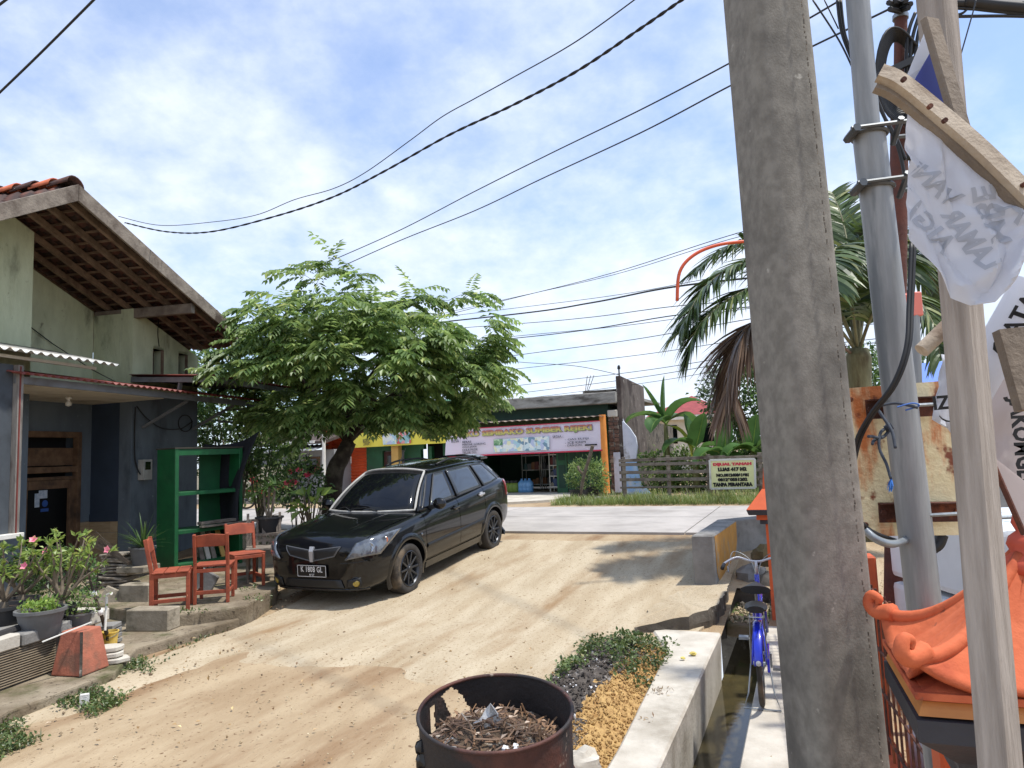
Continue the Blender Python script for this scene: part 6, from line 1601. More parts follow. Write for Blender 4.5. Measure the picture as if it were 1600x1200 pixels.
for k, pl in enumerate(([(1270, 0), (1312, 65), (1338, 120)], [(1288, 0), (1310, 45)], [(1309, 0), (1316, 50), (1335, 100)], [(1313, 0), (1320, 55), (1337, 95)], [(1362, 130, ), (1378, 175), (1400, 215), (1415, 250)], [(1364, 140), (1385, 190), (1405, 235), (1418, 300)], [(1500, 90), (1520, 20), (1525, 0)])):
    cable('thin_cable', ('leftmost thin cable at the top beside the concrete pole', 'short thin cable at the top edge by the concrete pole', 'thicker cable running down to the steel pole top', 'second thicker cable beside it at the steel pole top', 'upper cable bending between the steel and rusty poles', 'lower cable bending between the steel and rusty poles', 'stay wire right of the wooden post')[k], [(x, y, 2.7 if k < 4 else 4.0) for x, y in pl], (.0035, .0025, .008, .007, .010, .010, .004)[k], None)
# rusty utility pole further back, with insulators, coils and bundled cable
rp2 = thing('rusty_pole', 'thin rusty brown utility pole with coiled black cables', 'utility pole', g0(1398, 5.6, 0))
a, c = at(1408, 0, 5.6), at(1404, 310, 5.6); lo, hi = line_obj(a, c, 0, a.z + 1.2)
b = MB(); b.tube([c + (c - a).normalized() * .9, c.lerp(a, .55)], .068, 16); b.tube([c.lerp(a, .55), c.lerp(a, .58)], [.068, .052], 16); b.tube([c.lerp(a, .58), hi], .050, 14); b.build('pole', RUSTP, rp2, smooth=40)
b = MB(); b.tube([lo, c + (c - a).normalized() * .9], .068, 12); b.build('pole', RUSTP, rp2, smooth=40)
b = MB()
for py in (8, 24): b.tube([at(1407, py, 5.6), at(1407, py + 6, 5.6)], .062, 14)
b.build('metal_band', STEEL, rp2, smooth=40)
b = MB()
for px, py in ((1388, 4), (1390, 14), (1424, 6), (1420, 12), (1398, 2), (1416, 1)): b.tube([at(1407, py + 4, 5.55), at(px, py, 5.45)], .022, 6)
b.build('insulator', BLKR, rp2)
for k in range(9):
    b = MB(); r_ = .26 + .012 * k; cc_ = at(1412, 118, 5.5 - .012 * k); b.tube([cc_ + V((r_ * .62 * math.cos(t) - .02 * math.sin(t), .04 * math.sin(2 * t), r_ * 1.15 * math.sin(t))) for t in [R(40) + 2 * math.pi * i / 30 * .93 for i in range(30)]], .011, 5); b.build('cable_coil', CABLE, rp2, smooth=True)
b = MB(); b.bar(at(1366, 122, 5.4), at(1440, 88, 5.4), .05, .05); b.build('coil_arm', PLAST, rp2)
for k, pl in enumerate(([(1430, 20), (1418, 60), (1416, 150), (1420, 250)], [(1436, 24), (1424, 70), (1421, 150), (1424, 260)], [(1440, 30), (1432, 70), (1430, 130), (1428, 200)])):
    b = MB(); b.tube(spline([at(x, y, 5.45) for x, y in pl]), .014, 6); b.build('down_cable', CABLE, rp2, smooth=True)
for k, (pl, r_, w_) in enumerate((([(1440, 4), (1520, 6), (1610, 8)], .035, 1), ([(1440, 9), (1520, 14), (1610, 16)], .012, 0), ([(1484, 26), (1560, 25), (1610, 26)], .012, 1), ([(1484, 26), (1505, 20), (1515, 8)], .010, 0), ([(1440, 2), (1500, -2), (1610, -12)], .02, 0), ([(1505, 3), (1555, 9), (1610, 14)], .05, 1))):
    cable('bundled_cable', ('thick bundle of cables at the top right corner', 'thin cable under the thick bundle at top right', 'twisted cable running right from the wooden post top', 'short cable looping up into the bundle', 'cable above the bundle at the top edge', 'splice sleeve on the bundle at top right')[k], [(x, y, 5.2) for x, y in pl], r_, 'cables at the top right corner')
# slim grey pole with salmon cap
sp2 = thing('capped_pole', 'slim grey pole with a salmon red cap behind the steel pole', 'pole', g0(1432, 4.6, 0)); p = at(1428, 490, 4.6); q = at(1432, 600, 4.6); lo, hi = line_obj(q, p, 0, p.z)
b = MB(); b.tube([lo, hi], .034, 12); b.build('pole', GALV, sp2, smooth=40); b = MB(); b.box(hi + V((0, 0, .06)), (.09, .07, .16)); b.box(hi + V((-.07, 0, .10)), (.08, .05, .06)); b.build('cap', simple('salmon_cap', RGB(214, 120, 104), .6), sp2, bev=.006)
# blue sheet roof and white caged tank
b = MB(); q = [at(1425, 573, 13), at(1500, 566, 13), at(1500, 603, 12), at(1425, 605, 12)]; b.prism(q, V((0, .02, .05))); tb_ = b
blr = thing('blue_shed', 'blue shed roof far behind the rusty sheet', 'shed', g0(1460, 13, 0)); b.build('roof', simple('blue_sheet', RGB(84, 120, 204), .6), blr)
b = MB(); c = at(1490, 640, 13.6); b.box(V((c.x, c.y, 1.2)), (2.6, 1.6, 2.4)); b.build('wall', CONCG, blr)
tk = thing('caged_tank', 'white plastic water tank in a rusty wire cage at the right edge', 'tank', V((2.55, 3.35, 0))); c = V((2.55, 3.35, .72))
b = MB()
for k in range(4):
    for j in range(5): b.box(c + V((-.36 + j * .24 - .12, 0, -.5 + k * .36)), (.225, .9, .335))
tko = b.build('tank', mat('tank_plastic', RGB(214, 220, 226), RGB(200, 206, 212), 3, .45), tk, bev=.03, segs=2); tko['kind'] = 'stuff'
for k in range(9):
    b = MB(); b.tube([c + V((-.66, -.48, -.68 + k * .185)), c + V((.62, -.48, -.68 + k * .185))], .008, 5); b.build('cage_wire', RUST if k % 2 else STEEL, tk)
for j in range(8):
    b = MB(); b.tube([c + V((-.66 + j * .183, -.485, -.7)), c + V((-.66 + j * .183, -.485, .8))], .009, 5); b.build('cage_wire', RUST if j % 3 == 0 else STEEL, tk)
b = MB(); b.bar(c + V((-.50, -.50, -.7)), c + V((-.50, -.50, .8)), .08, .02, up=V((0, 1, 0))); b.build('corner_plate', WHITEP, tk)

# ---- orange ornamental pillar in the foreground
ow = V((.133, .38, 0)).normalized(); ofr = V((ow.y, -ow.x, 0)); C1 = V((.805, 1.50, 1.335)); Wd, Dp = .56, .41
cen = C1 + ofr * Wd / 2 + ow * Dp / 2
op_ = thing('ornate_pillar', 'orange pillar with a pagoda style cap and black cornice in the right foreground', 'pillar', V((cen.x, cen.y, 0)))
def OP(x, y, z): return cen + ofr * x + ow * y + V((0, 0, z - cen.z))
hx, hy = Wd / 2, Dp / 2
def capz(t): return 1.335 + .03 * (1 - t) ** 3 * 0 + .24 * t ** 1.55
def cap_pt(sx, sy, t, lift=0.0):
    k = (1 - t) * .90 + .08
    c_ = min(abs(sx), abs(sy)); cur = .06 * (c_ ** 6) * (1 - t) ** 2.5
    sag = -.012 * 0
    return OP(sx * hx * k / .98, sy * hy * k / .98, capz(t) + cur + lift)
for side in range(4):
    rows = []
    for i in range(13):
        t = i / 12; rr = []
        for j in range(33):
            s = -1 + 2 * j / 32; gro = .009 * abs(math.sin((s + 1) * math.pi * 2.5)) ** .6 * (1 - .5 * t) - .005 - .004 * (abs((t * 4.2) % 1.0 - .5) > .46)
            xy = [(s, -1), (1, s), (-s, 1), (-1, -s)][side]; rr.append(cap_pt(xy[0], xy[1], t, gro))
        rows.append(rr)
    b = MB(); b.sheet(rows, -.012); b.build('cap_slope', ORNO, op_, smooth=True)
for side in range(4):       # solid core under the tiles
    xs_ = [(-1, -1), (1, -1), (1, 1), (-1, 1)]; b = MB(); (x0, y0), (x1, y1) = xs_[side], xs_[(side + 1) % 4]
    b.grid([[OP((x0 + (x1 - x0) * j / 8) * hx * k_ * .97, (y0 + (y1 - y0) * j / 8) * hy * k_ * .97, z_) for j in range(9)] for k_, z_ in ((.98, 1.318), (.98, 1.332), (.6, 1.37), (.2, 1.48))]); b.build('cap_core', ORNO, op_)
for sx, sy in ((-1, -1), (1, -1), (1, 1), (-1, 1)):
    pts = [cap_pt(sx, sy, t / 12, .010) for t in range(13)]; b = MB(); b.tube(pts, [.017 - .005 * i / 12  for i in range(13)], 8); rd_ = b.build('hip_ridge', ORNO, op_, smooth=True)
    b = MB(); p0 = cap_pt(sx, sy, 0, .0); o_ = (ofr * sx + ow * sy).normalized()       # curled leaf at the corner
    sp_ = [p0 - o_ * .035 + V((0, 0, .012)), p0 + o_ * .012 + V((0, 0, .006)), p0 + o_ * .035 + V((0, 0, .022)), p0 + o_ * .026 + V((0, 0, .046)), p0 + o_ * .004 + V((0, 0, .040)), p0 + o_ * .010 + V((0, 0, .024))]
    b.tube(spline(sp_, 5), [(.023 - .016 * i / 25) for i in range(26)], 9); b.build('corner_curl', ORNO, rd_, smooth=True)
b = MB(); b.lathe([(.0, 1.55), (.060, 1.545), (.052, 1.57), (.034, 1.585), (.042, 1.605), (.036, 1.622), (.021, 1.634), (.029, 1.652), (.024, 1.67), (.010, 1.684), (0, 1.688)], 20, Matrix.Translation((cen.x, cen.y, 0))); b.build('finial', mat('red_orange_finial', RGB(190, 78, 50), RGB(160, 62, 42), 6, .6), op_, smooth=True)
def ring(name, m, prof):      # moulding: list of (half-size inset, z)
    rows = [[OP(sx * (hx - i), sy * (hy - i), z) for sx, sy in ((-1, -1), (1, -1), (1, 1), (-1, 1), (-1, -1))] for i, z in prof]
    b = MB(); b.grid(rows); b.build(name, m, op_)
ring('eave_band', ORNO, [(.05, 1.33), (-.004, 1.332), (-.004, 1.318), (.012, 1.312)]); ring('gold_band', ORNG, [(.012, 1.3115), (.005, 1.30), (.000, 1.285), (.02, 1.280)])
ring('cornice', ORNB, [(.018, 1.2795), (-.005, 1.278), (-.005, 1.235), (.02, 1.215), (.04, 1.20), (.075, 1.17), (.09, 1.13), (.095, 1.09), (.115, 1.085), (.115, 1.05), (.14, 1.05)])
ring('shaft', ORW, [(.12, 1.0499), (.12, 0)])
# orange rail fence running back along the ledge to the gate pillar
f0, f1 = V((1.40, 2.35, 0)), V((2.72, 6.9, 0)); fd = (f1 - f0); fl_ = fd.length; fd.normalize(); fn_ = V((fd.y, -fd.x, 0))
fen = thing('orange_fence', 'orange wall with brown mesh railing behind the concrete pole', 'fence', f0)
b = MB(); q = [f0 - fn_ * .06, f0 + fn_ * .06, f1 + fn_ * .06, f1 - fn_ * .06]; b.prism(q, (0, 0, .34)); b.build('base_wall', ORW, fen, bev=.01)
for k in range(int(fl_ / .10)):
    p = f0 + fd * (k + .5) * .10; b = MB(); b.tube([p + V((0, 0, .34)), p + V((0, 0, 1.12))], .006, 5); b.build('bar', RUST, fen)
for z in (.42, .62, .82, 1.0, 1.1):
    b = MB(); b.tube([f0 + V((0, 0, z)), f1 + V((0, 0, z))], .007, 5); b.build('rail', RUST, fen)
for k in range(4):
    p = f0 + fd * (fl_ * k / 3.3 + .12); b = MB(); b.box(p + V((0, 0, .62)), (.12, .12, 1.24), Matrix.Rotation(R(-16), 3, 'Z')); b.build('post', ORW, fen, bev=.01)
b = MB(); c = V((2.75, 4.9, 0)); q = [f0 + fn_ * .75 + fd * .8, f0 + fn_ * .95 + fd * .8, f0 + fn_ * .95 + fd * 3.6, f0 + fn_ * .75 + fd * 3.6]; b.prism(q, (0, 0, 1.0)); bw = b.build('garden_wall', ORW, bev=.01); setp(bw, 'low orange garden wall behind the brown mesh railing', 'wall')
# gate pillar at the drain's far end
gp0 = V((2.84, 7.55, 0)); rz_ = R(-22)
gpl = thing('gate_pillar', 'orange gate pillar with dark mouldings beyond the bicycle', 'pillar', gp0, rz_)
def gbox(name, m, w, z0, z1, w2=None, bev=.004):
    b = MB(); w2 = w2 or w
    b.add([V((s * w_, t * w_, z)) for z, w_ in ((z0, w / 2), (z1, w2 / 2)) for s, t in ((-1, -1), (1, -1), (1, 1), (-1, 1))], [(3, 2, 1, 0), (4, 5, 6, 7), (0, 1, 5, 4), (1, 2, 6, 5), (2, 3, 7, 6), (3, 0, 4, 7)]); return b.build(name, m, gpl, False, bev=bev)
gbox('shaft', ORW, .40, 0, 1.02); gbox('moulding', ORNB, .50, 1.021, 1.065); gbox('band', ORW, .56, 1.066, 1.12); gbox('moulding', ORNB, .70, 1.121, 1.175, .74); gbox('cap', ORW, .74, 1.176, 1.38, .42); gbox('cap', ORW, .41, 1.381, 1.66, .36)
# parapet at the culvert with its ochre patch
pp = [V((2.13, 8.80, 0)), V((2.38, 8.72, 0)), V((3.17, 10.36, 0)), V((3.80, 10.64, 0)), V((3.70, 10.92, 0)), V((2.95, 10.56, 0)), V((2.23, 9.0, 0))]
par = thing('culvert_parapet', 'grey concrete parapet with an ochre painted patch at the end of the drain', 'wall', pp[0])
b = MB(); b.prism([q + V((0, 0, .12)) for q in pp], (0, 0, .64)); b.build('wall', CONCG, par, bev=.015)
b = MB(); b.prism([V((2.14, 8.81, -.3)), V((2.37, 8.73, -.3)), V((2.47, 8.93, -.3)), V((2.24, 9.0, -.3))], (0, 0, .415)); b.build('wall', CONCG, par)
w_ = (pp[2] - pp[1]); nn = V((w_.y, -w_.x, 0)).normalized(); b = MB()
b.prism([pp[1] + w_ * k + V((0, 0, z)) + nn * .002 for k, z in ((.03, .74), (.05, .30), (.12, .17), (.25, .13), (.45, .17), (.70, .24), (.9, .36), (.97, .5), (.98, .745))], nn * .003); b.build('ochre_patch', mat('ochre_paint', RGB(188, 138, 62), RGB(168, 120, 54), 5, .85, c3=RGB(150, 130, 100), sscale=5), par)
q = [(-1.72, 7.05, .085), (-1.22, 7.30, .17), (-.98, 7.62, .22), (-.95, 8.7, .24), (-1.72, 8.9, .11)]
tp = []
for (a_, c_) in zip(q, q[1:] + q[:1]):       # broken outline
    n_ = max(2, int(math.hypot(c_[0] - a_[0], c_[1] - a_[1]) / .07))
    for i in range(n_):
        t = i / n_; u_, v_, z_ = [a_[j] + (c_[j] - a_[j]) * t for j in range(3)]
        tp.append(UV(u_ + .035 * noise.noise(V((u_ * 9, v_ * 9, 1))), v_ + .035 * noise.noise(V((u_ * 9, v_ * 9, 6))), z_ + .012 * noise.noise(V((u_ * 7, v_ * 7, 3)))))
b = MB(); n_ = len(tp); c_ = sum(tp, V((0, 0, 0))) / n_; lows = [V((p.x + .05 * noise.noise(p * 6), p.y + .05 * noise.noise(p * 7), -.2)) for p in tp]
mid_ = [(p + V((p.x, p.y, -.02))) / 2 + V((.045 * noise.noise(p * 8), .045 * noise.noise(p * 9 + V((3, 1, 1))), 0)) for p in tp]
b.v += [c_] + tp + mid_ + lows
for i in range(n_):
    j = (i + 1) % n_; b.f.append((0, 1 + i, 1 + j)); b.m.append(0)
    for L0 in (0, n_): b.f.append((1 + L0 + i, 1 + L0 + n_ + i, 1 + L0 + n_ + j, 1 + L0 + j)); b.m.append(1)
setp(b.build('slab_edge', [RAMP, CONCD], weld=True), kind='structure')
random.seed(33)
def rock(name, label, p, r, m, group=None, sq=(1, 1, .8)):
    b = MB(); rows = []
    for i in range(10):
        a = math.pi * i / 9; row = []
        for j in range(15):
            c_ = 2 * math.pi * j / 15; d = V((math.sin(a) * math.cos(c_), math.sin(a) * math.sin(c_), math.cos(a))); k = 1 + .42 * noise.noise(d * 1.8 + V(p) * 3) + .22 * noise.noise(d * 4.5 + V(p) * 5)
            row.append(V(p) + V((d.x * r * sq[0] * k, d.y * r * sq[1] * k, d.z * r * sq[2] * k)))
        rows.append(row + [row[0]])
    b.grid(rows); return setp(b.build(name, m, weld=True, smooth=35), label, 'stone', group)
for k, (u, v, z, r_, lab) in enumerate(((-.62, 9.5, .16, .22, 'pale lump of broken concrete leaning under the parapet'), (-.35, 9.4, .05, .30, 'dark stone block at the right end of the culvert rubble'), (-.55, 9.2, -.02, .16, 'small stone on the mossy culvert slab'), (-.45, 9.7, .42, .18, 'ochre stained stone on top of the rubble behind the bicycle'), (-.78, 9.3, .0, .14, 'stone wedged against the parapet foot'))):
    rock('rubble_stone', lab, UVd(u, v, z), r_, (CONCG, CONCD, CONCD, MOSS, CONCD)[k], 'rubble at the culvert')
pebbles('culvert_debris', 'litter and stone chips on the culvert slab', 260, lambda: UVd(random.uniform(-.78, -.32), random.uniform(8.0, 9.0), -.03), PEBM, .01, .035, 34)

# ---- bicycle on the ledge
rb_ = onz(1192, 1102, .03); bd_ = V((.36, 1.0, 0)).normalized(); rz_b = math.atan2(bd_.y, bd_.x)
bk = thing('bicycle', 'blue bicycle with two black saddles parked on the drain ledge facing away', 'bicycle', mat4=Matrix.Translation((rb_.x, rb_.y, .03)) @ Matrix.Rotation(rz_b, 4, 'Z') @ Matrix.Scale(.86, 4))
WR = .325
def bwheel(x):
    Mw = Matrix.Translation((x, 0, WR)) @ Matrix.Rotation(R(90), 4, 'X'); b = MB(); b.tube([Mw @ V(((WR - .02) * math.cos(t), (WR - .02) * math.sin(t), 0)) for t in [2 * math.pi * i / 36 for i in range(36)]], .021, 8, closed=True); w = b.build('wheel', TYRE, bk, False, True)
    b = MB(); b.tube([Mw @ V(((WR - .05) * math.cos(t), (WR - .05) * math.sin(t), 0)) for t in [2 * math.pi * i / 36 for i in range(36)]], .012, 6, closed=True); b.build('rim', STEEL, w, False, True)
    b = MB(); b.tube([Mw @ V((0, 0, -.05)), Mw @ V((0, 0, .05))], .02, 8); b.build('hub', STEEL, w, False)
    for i in range(18):
        t = 2 * math.pi * i / 18; b = MB(); b.tube([Mw @ V((.018 * math.cos(t), .018 * math.sin(t), .03 * (1 if i % 2 else -1))), Mw @ V(((WR - .055) * math.cos(t + .15), (WR - .055) * math.sin(t + .15), 0))], .0018, 3, cap=False); b.build('spoke', STEEL, w, False)
XR0, XF0 = .325 - .325, 1.08
bwheel(0.0); bwheel(XF0)
b = MB(); T = lambda pts, r_: b.tube(pts, r_, 8)
T([(.42, 0, .30), (.30, 0, .62), (.26, 0, .74)], .018); T([(.42, 0, .30), (.62, 0, .42), (.82, 0, .70), (.86, 0, .80)], .024); T([(.34, 0, .52), (.60, 0, .58), (.84, 0, .76)], .018); T([(.88, 0, .66), (.84, 0, .90)], .022)
for s in (1, -1): T([(0, .06 * s, WR), (.42, .03 * s, .30)], .010); T([(0, .06 * s, WR), (.15, .045 * s, .50), (.30, .012 * s, .64)], .009); T([(.88, .01 * s, .66), (.90, .05 * s, .58), (1.06, .055 * s, WR)], .013)
b.build('frame', BLUE, bk, False, True)
b = MB(); b.sheet([[V((-(WR + .022) * math.cos(t), w_, WR + (WR + .022) * math.sin(t) - abs(w_) * .25)) for w_ in (-.032, -.018, 0, .018, .032)] for t in [R(14 + 124 * i / 16) for i in range(17)]], .003); b.build('rear_mudguard', BLUE, bk, False, True)
b = MB(); b.sheet([[V((XF0 - (WR + .022) * math.cos(t), w_, WR + (WR + .022) * math.sin(t) - abs(w_) * .25)) for w_ in (-.03, 0, .03)] for t in [R(0 + 130 * i / 14) for i in range(15)]], .003); b.build('front_mudguard', BLUE, bk, False, True)
b = MB(); b.prism([V((-.04, -.055, WR + .06)), V((.46, -.055, .38)), V((.52, -.055, .30)), V((.46, -.055, .22)), V((-.04, -.055, WR - .06))], (0, -.02, 0)); b.build('chain_case', BLUE, bk, False, False, .01)
def saddle(c, ln, wd, name):
    b = MB(); rows = []
    for i in range(9):
        t = i / 8; w_ = wd * (1 - t) ** .7 * .5 + .024 if name == 'saddle' else wd * .5 * (1 - (2 * t - 1) ** 6 * .25); x = -ln * .4 + ln * t
        rows.append([V(c) + V((x, w_ * math.cos(a), (.035 if name == 'saddle' else .028) * math.sin(a) + .012 * (1 - t))) for a in [2 * math.pi * j / 14 for j in range(14)]])
    rows = [r + [r[0]] for r in rows]; b.grid(rows); b.add(rows[0][:-1], [tuple(range(14))]); b.add(rows[-1][:-1], [tuple(reversed(range(14)))]); return b.build(name, PLAST, bk, False, 50, weld=True)
saddle((.24, 0, .88), .27, .20, 'saddle'); saddle((-.05, 0, .78), .28, .18, 'pillion_pad')
b = MB(); T = lambda pts, r_: b.tube(pts, r_, 6)
T([(.26, 0, .74), (.235, 0, .86)], .012); b.build('seat_post', STEEL, bk, False)
b = MB()
for s in (1, -1): T([(.26, .05 * s, .74), (-.22, .05 * s, .745)], .006); T([(-.15, .05 * s, .745), (-.01, .07 * s, WR)], .005)
for x in (-.22, -.05, .1): T([(x, -.05, .745), (x, .05, .745)], .005)
b.build('carrier', STEEL, bk, False)
b = MB(); T([(.84, 0, .90), (.83, 0, 1.02)], .013); T(spline([V(q) for q in ((.62, .29, .99), (.74, .28, 1.01), (.86, .17, 1.05), (.86, .05, 1.02), (.86, -.05, 1.02), (.86, -.17, 1.05), (.74, -.28, 1.01), (.62, -.29, .99))], 5), .011); b.build('handlebar', CHROME, bk, False, True)
for s in (1, -1):
    b = MB(); T([(.60, .29 * s, .988), (.72, .282 * s, 1.005)], .018); b.build('grip', BLKR, bk, False, True); b = MB(); T([(.73, .25 * s, .985), (.64, .24 * s, .95)], .006); b.build('brake_lever', STEEL, bk, False)
    b = MB(); T(spline([V((.72, .24 * s, .99)), V((.98, .2 * s, 1.09)), V((1.0, .05 * s, 1.0)), V((.92, 0, .80))], 5), .003); b.build('brake_cable', STEEL, bk, False)
b = MB(); T([(.02, .07, WR), (-.10, .10, .12), (-.13, .14, .012), (-.13, -.14, .012), (-.10, -.10, .12), (.02, -.07, WR)], .007); b.build('stand', STEEL, bk, False)
b = MB(); b.lathe([(0, 0), (.02, 0), (.02, .012), (0, .016)], 10, Matrix.Translation((-.342, 0, .425)) @ Matrix.Rotation(R(-80), 4, 'Y')); b.build('reflector', CHROME, bk, False)
b = MB(); T([(.42, -.08, .30), (.42, .08, .30)], .015); T([(.42, -.08, .30), (.50, -.08, .16)], .009); T([(.42, .08, .30), (.34, .08, .44)], .009); b.box((.50, -.13, .155), (.08, .08, .022)); b.box((.34, .13, .445), (.08, .08, .022)); b.build('crank', STEEL, bk, False)
# ------------------------------------------------------------ foreground wooden post with the rolled banner
a, c = at(1463, 0, 1.14), at(1563, 1200, 1.14); lo, hi = line_obj(a, c, 0, 2.95)
wp = thing('wooden_post', 'pale planed timber post rising in the right foreground', 'post', V((lo.x, lo.y, 0)))
rot = Matrix.Rotation(R(28), 3, 'Z'); ex, ey = rot @ V((1, 0, 0)), rot @ V((0, 1, 0)); h_ = .0225
b = MB(); b.prism([lo + ex * s * h_ + ey * t * h_ for s, t in ((-1, -1), (1, -1), (1, 1), (-1, 1))], hi - lo); b.build('post', POSTW, wp, bev=.002)
pk = MB(); pk.bar(at(1452, 30, 1.06), at(1506, 215, 1.03), .030, .012, up=V((.35, -1, .1))); setp(pk.build('old_plank', BATD, bev=.002), 'short weathered plank nailed to the top of the wooden post', 'plank')
fr = thing('banner_frame', 'bent pale batten with a nailed white banner hanging from it', 'batten', at(1480, 220, .97))
pts = [at(*q) for q in ((1374, 114, .98), (1405, 128, .975), (1460, 172, .97), (1530, 232, .96), (1612, 312, .95))]
def strip_along(pts, w, th, up):
    b = MB(); rows = []
    for i, p in enumerate(spline(pts, 5)): rows.append(p)
    out = []
    for i, p in enumerate(rows):
        d = (rows[min(i + 1, len(rows) - 1)] - rows[max(i - 1, 0)]).normalized(); x = d.cross(up).normalized(); n = x.cross(d); out.append([p - x * w / 2 - n * th / 2, p + x * w / 2 - n * th / 2, p + x * w / 2 + n * th / 2, p - x * w / 2 + n * th / 2])
    k = len(out)
    b.grid([r + [r[0]] for r in out]); b.add(out[0], [(0, 1, 2, 3)]); b.add(out[-1], [(3, 2, 1, 0)]); return b
strip_along(pts, .024, .014, V((0, -1, .25))).build('batten', BATT, fr, weld=True)
strip_along([p + V((-.004, .008, -.018)) for p in pts], .010, .012, V((0, -1, .25))).build('thin_batten', BATD, fr, weld=True)
b = MB()
for k, (px, py) in enumerate(((1410, 126), (1451, 168), (1474, 190), (1597, 290))): 
    n_ = MB(); n_.lathe([(0, 0), (.0035, 0), (.0035, .006), (0, .006)], 8, Matrix.Translation(at(px, py, .945)) @ Matrix.Rotation(R(90), 4, 'X')); n_.build('nail', RUST, fr)
# hanging cloth
def poly_pts(P, n):      # evenly spaced points along a polyline with sharp corners
    P = [V(p) for p in P]; ls = [(b_ - a_).length for a_, b_ in zip(P, P[1:])]; T = sum(ls); out = []
    for i in range(n):
        s_ = T * i / (n - 1); k_ = 0
        while k_ < len(ls) - 1 and s_ > ls[k_]: s_ -= ls[k_]; k_ += 1
        out.append(P[k_].lerp(P[k_ + 1], min(1, s_ / ls[k_])))
    return out
NC = 49
top = poly_pts([at(*q) for q in ((1418, 150, .985), (1460, 186, .98), (1530, 250, .97), (1608, 326, .96))], NC)
bot = poly_pts([at(*q) for q in ((1414, 372, 1.0), (1480, 469, .985), (1512, 480, .98), (1546, 475, .97), (1575, 440, .965), (1608, 375, .96))], NC)
def crease(x, y):      # sharp-edged folds
    r = 0
    for a_, f_, am in ((.5, 2.1, .016), (2.2, 3.1, .009), (1.3, 5.3, .0035), (2.7, 9, .0012)):
        w = (x * math.cos(a_) + y * math.sin(a_)) * f_ + 1.0 * noise.noise(V((x * 2, y * 2, f_))); r += am * abs((w % 1.0) * 2 - 1)
    return r + .0012 * noise.noise(V((x * 9, y * 9, 0)))
rows = []; NR = 40
for i in range(NR + 1):
    t = i / NR; rows.append([top[j].lerp(bot[j], t) + V((0, (crease(j / NC, t) - .014) * (.15 + .85 * min(1, 3 * t)) - .012 * t, 0)) for j in range(NC)])
cl = MB(); cl.sheet(rows, .0015); clo = cl.build('cloth', CLOTH, fr, smooth=30)
bmc = bmesh.new(); bmc.from_mesh(clo.data); CBV = BVHTree.FromBMesh(bmc); bmc.free()
cp_ = lambda j, t: top[j].lerp(bot[j], t)
for (s, px, py, size, ang) in (('AIGAS', 1440, 345, .040, 58), ('VANI', 1455, 290, .034, 52), ('MBE', 1530, 345, .048, 80), ('LAMAR', 1502, 380, .030, 66), ('KA', 1578, 350, .05, 50)):
    Mt = frame(V((-1, 0, 0)), V((0, 0, 1)), at(px, py, .985)) @ Matrix.Rotation(R(ang), 4, 'Z')
    to = text('faint_letters', s, FAINT, fr, Mt, size, 0.0, bold=.0012)
    lost = []; bms = bmesh.new(); bms.from_mesh(to.data); bmesh.ops.subdivide_edges(bms, edges=bms.edges[:], cuts=1)
    for v_ in bms.verts:
        wv = INV[fr.name].inverted() @ v_.co; h = CBV.ray_cast(INV[fr.name] @ V((wv.x, wv.y - .4, wv.z)), V((0, 1, 0)))
        if h[0] is not None: v_.co = h[0] + V((0, -.0012, 0))
        else: lost.append(v_)
    bmesh.ops.delete(bms, geom=lost, context='VERTS')
    bms.to_mesh(to.data); bms.free()
# black and blue flag corner behind the plank
b = MB(); q = [at(1450, 108, 1.2), at(1448, 84, 1.2), at(1462, 110, 1.2), at(1478, 175, 1.2), at(1440, 140, 1.2), at(1425, 128, 1.2)]; b.prism([at(1454, 82, 1.085), at(1482, 182, 1.075), at(1422, 138, 1.085)], V((0, .003, 0))); setp(b.build('blue_flag', mat('blue_cloth', RGB(26, 48, 140), RGB(20, 36, 110), 3, .6)), 'blue cloth corner tucked behind the old plank', 'cloth')
b = MB(); b.prism([at(1446, 48, 1.10), at(1460, 92, 1.092), at(1424, 142, 1.10), at(1416, 122, 1.10)], V((0, .002, 0))); setp(b.build('white_rag', CLOTH), 'scrap of white cloth left of the old plank', 'cloth')
# rolled banner lower down with black lettering, sheet hanging under it
rl = thing('rolled_banner', 'rolled white banner with black lettering behind the wooden post', 'banner', at(1540, 540, 1.3))
b = MB(); rp = [at(1512, 625, 1.34), at(1560, 540, 1.3), at(1618, 440, 1.25)]; b.tube(rp, .034, 18); b.build('roll', CLOTH, rl, smooth=40)
rdir = (rp[2] - rp[0]).normalized()
for (s, k, sz) in (('GIAT', .60, .040), ('LAIF', .86, .038)):
    p = rp[0].lerp(rp[2], k); nrm = V((-.25, -1, .15)); nrm = (nrm - rdir * nrm.dot(rdir)).normalized(); up_ = nrm.cross(rdir)
    Mt = frame(rdir, up_, p + nrm * .0345); t_o = text('roll_text', s, BLK, rl, Mt, sz, .0005, bold=.001)
for k, (x0, y0, x1, y1) in enumerate(((1520, 598, 1542, 572), (1556, 528, 1580, 500), (1556, 522, 1584, 484))):
    pass
b = MB(); b.tube([at(1440, 548, 1.28), at(1492, 498, 1.28)], .014, 12); b.build('roll_core', BATT, rl, smooth=40)
rows = []
lt = [at(1480, 552, 1.3), at(1540, 560, 1.31)]; lb2 = [at(1462, 655, 1.3), at(1540, 712, 1.31)]
for i in range(9):
    t = i / 8; rows.append([lt[0].lerp(lt[1], j / 8).lerp(lb2[0].lerp(lb2[1], j / 8), t) + V((0, .7 * crease(j / 8, t), 0)) for j in range(9)])
b = MB(); b.sheet(rows, .0015); b.build('hanging_cloth', CLOTH, rl, smooth=True)
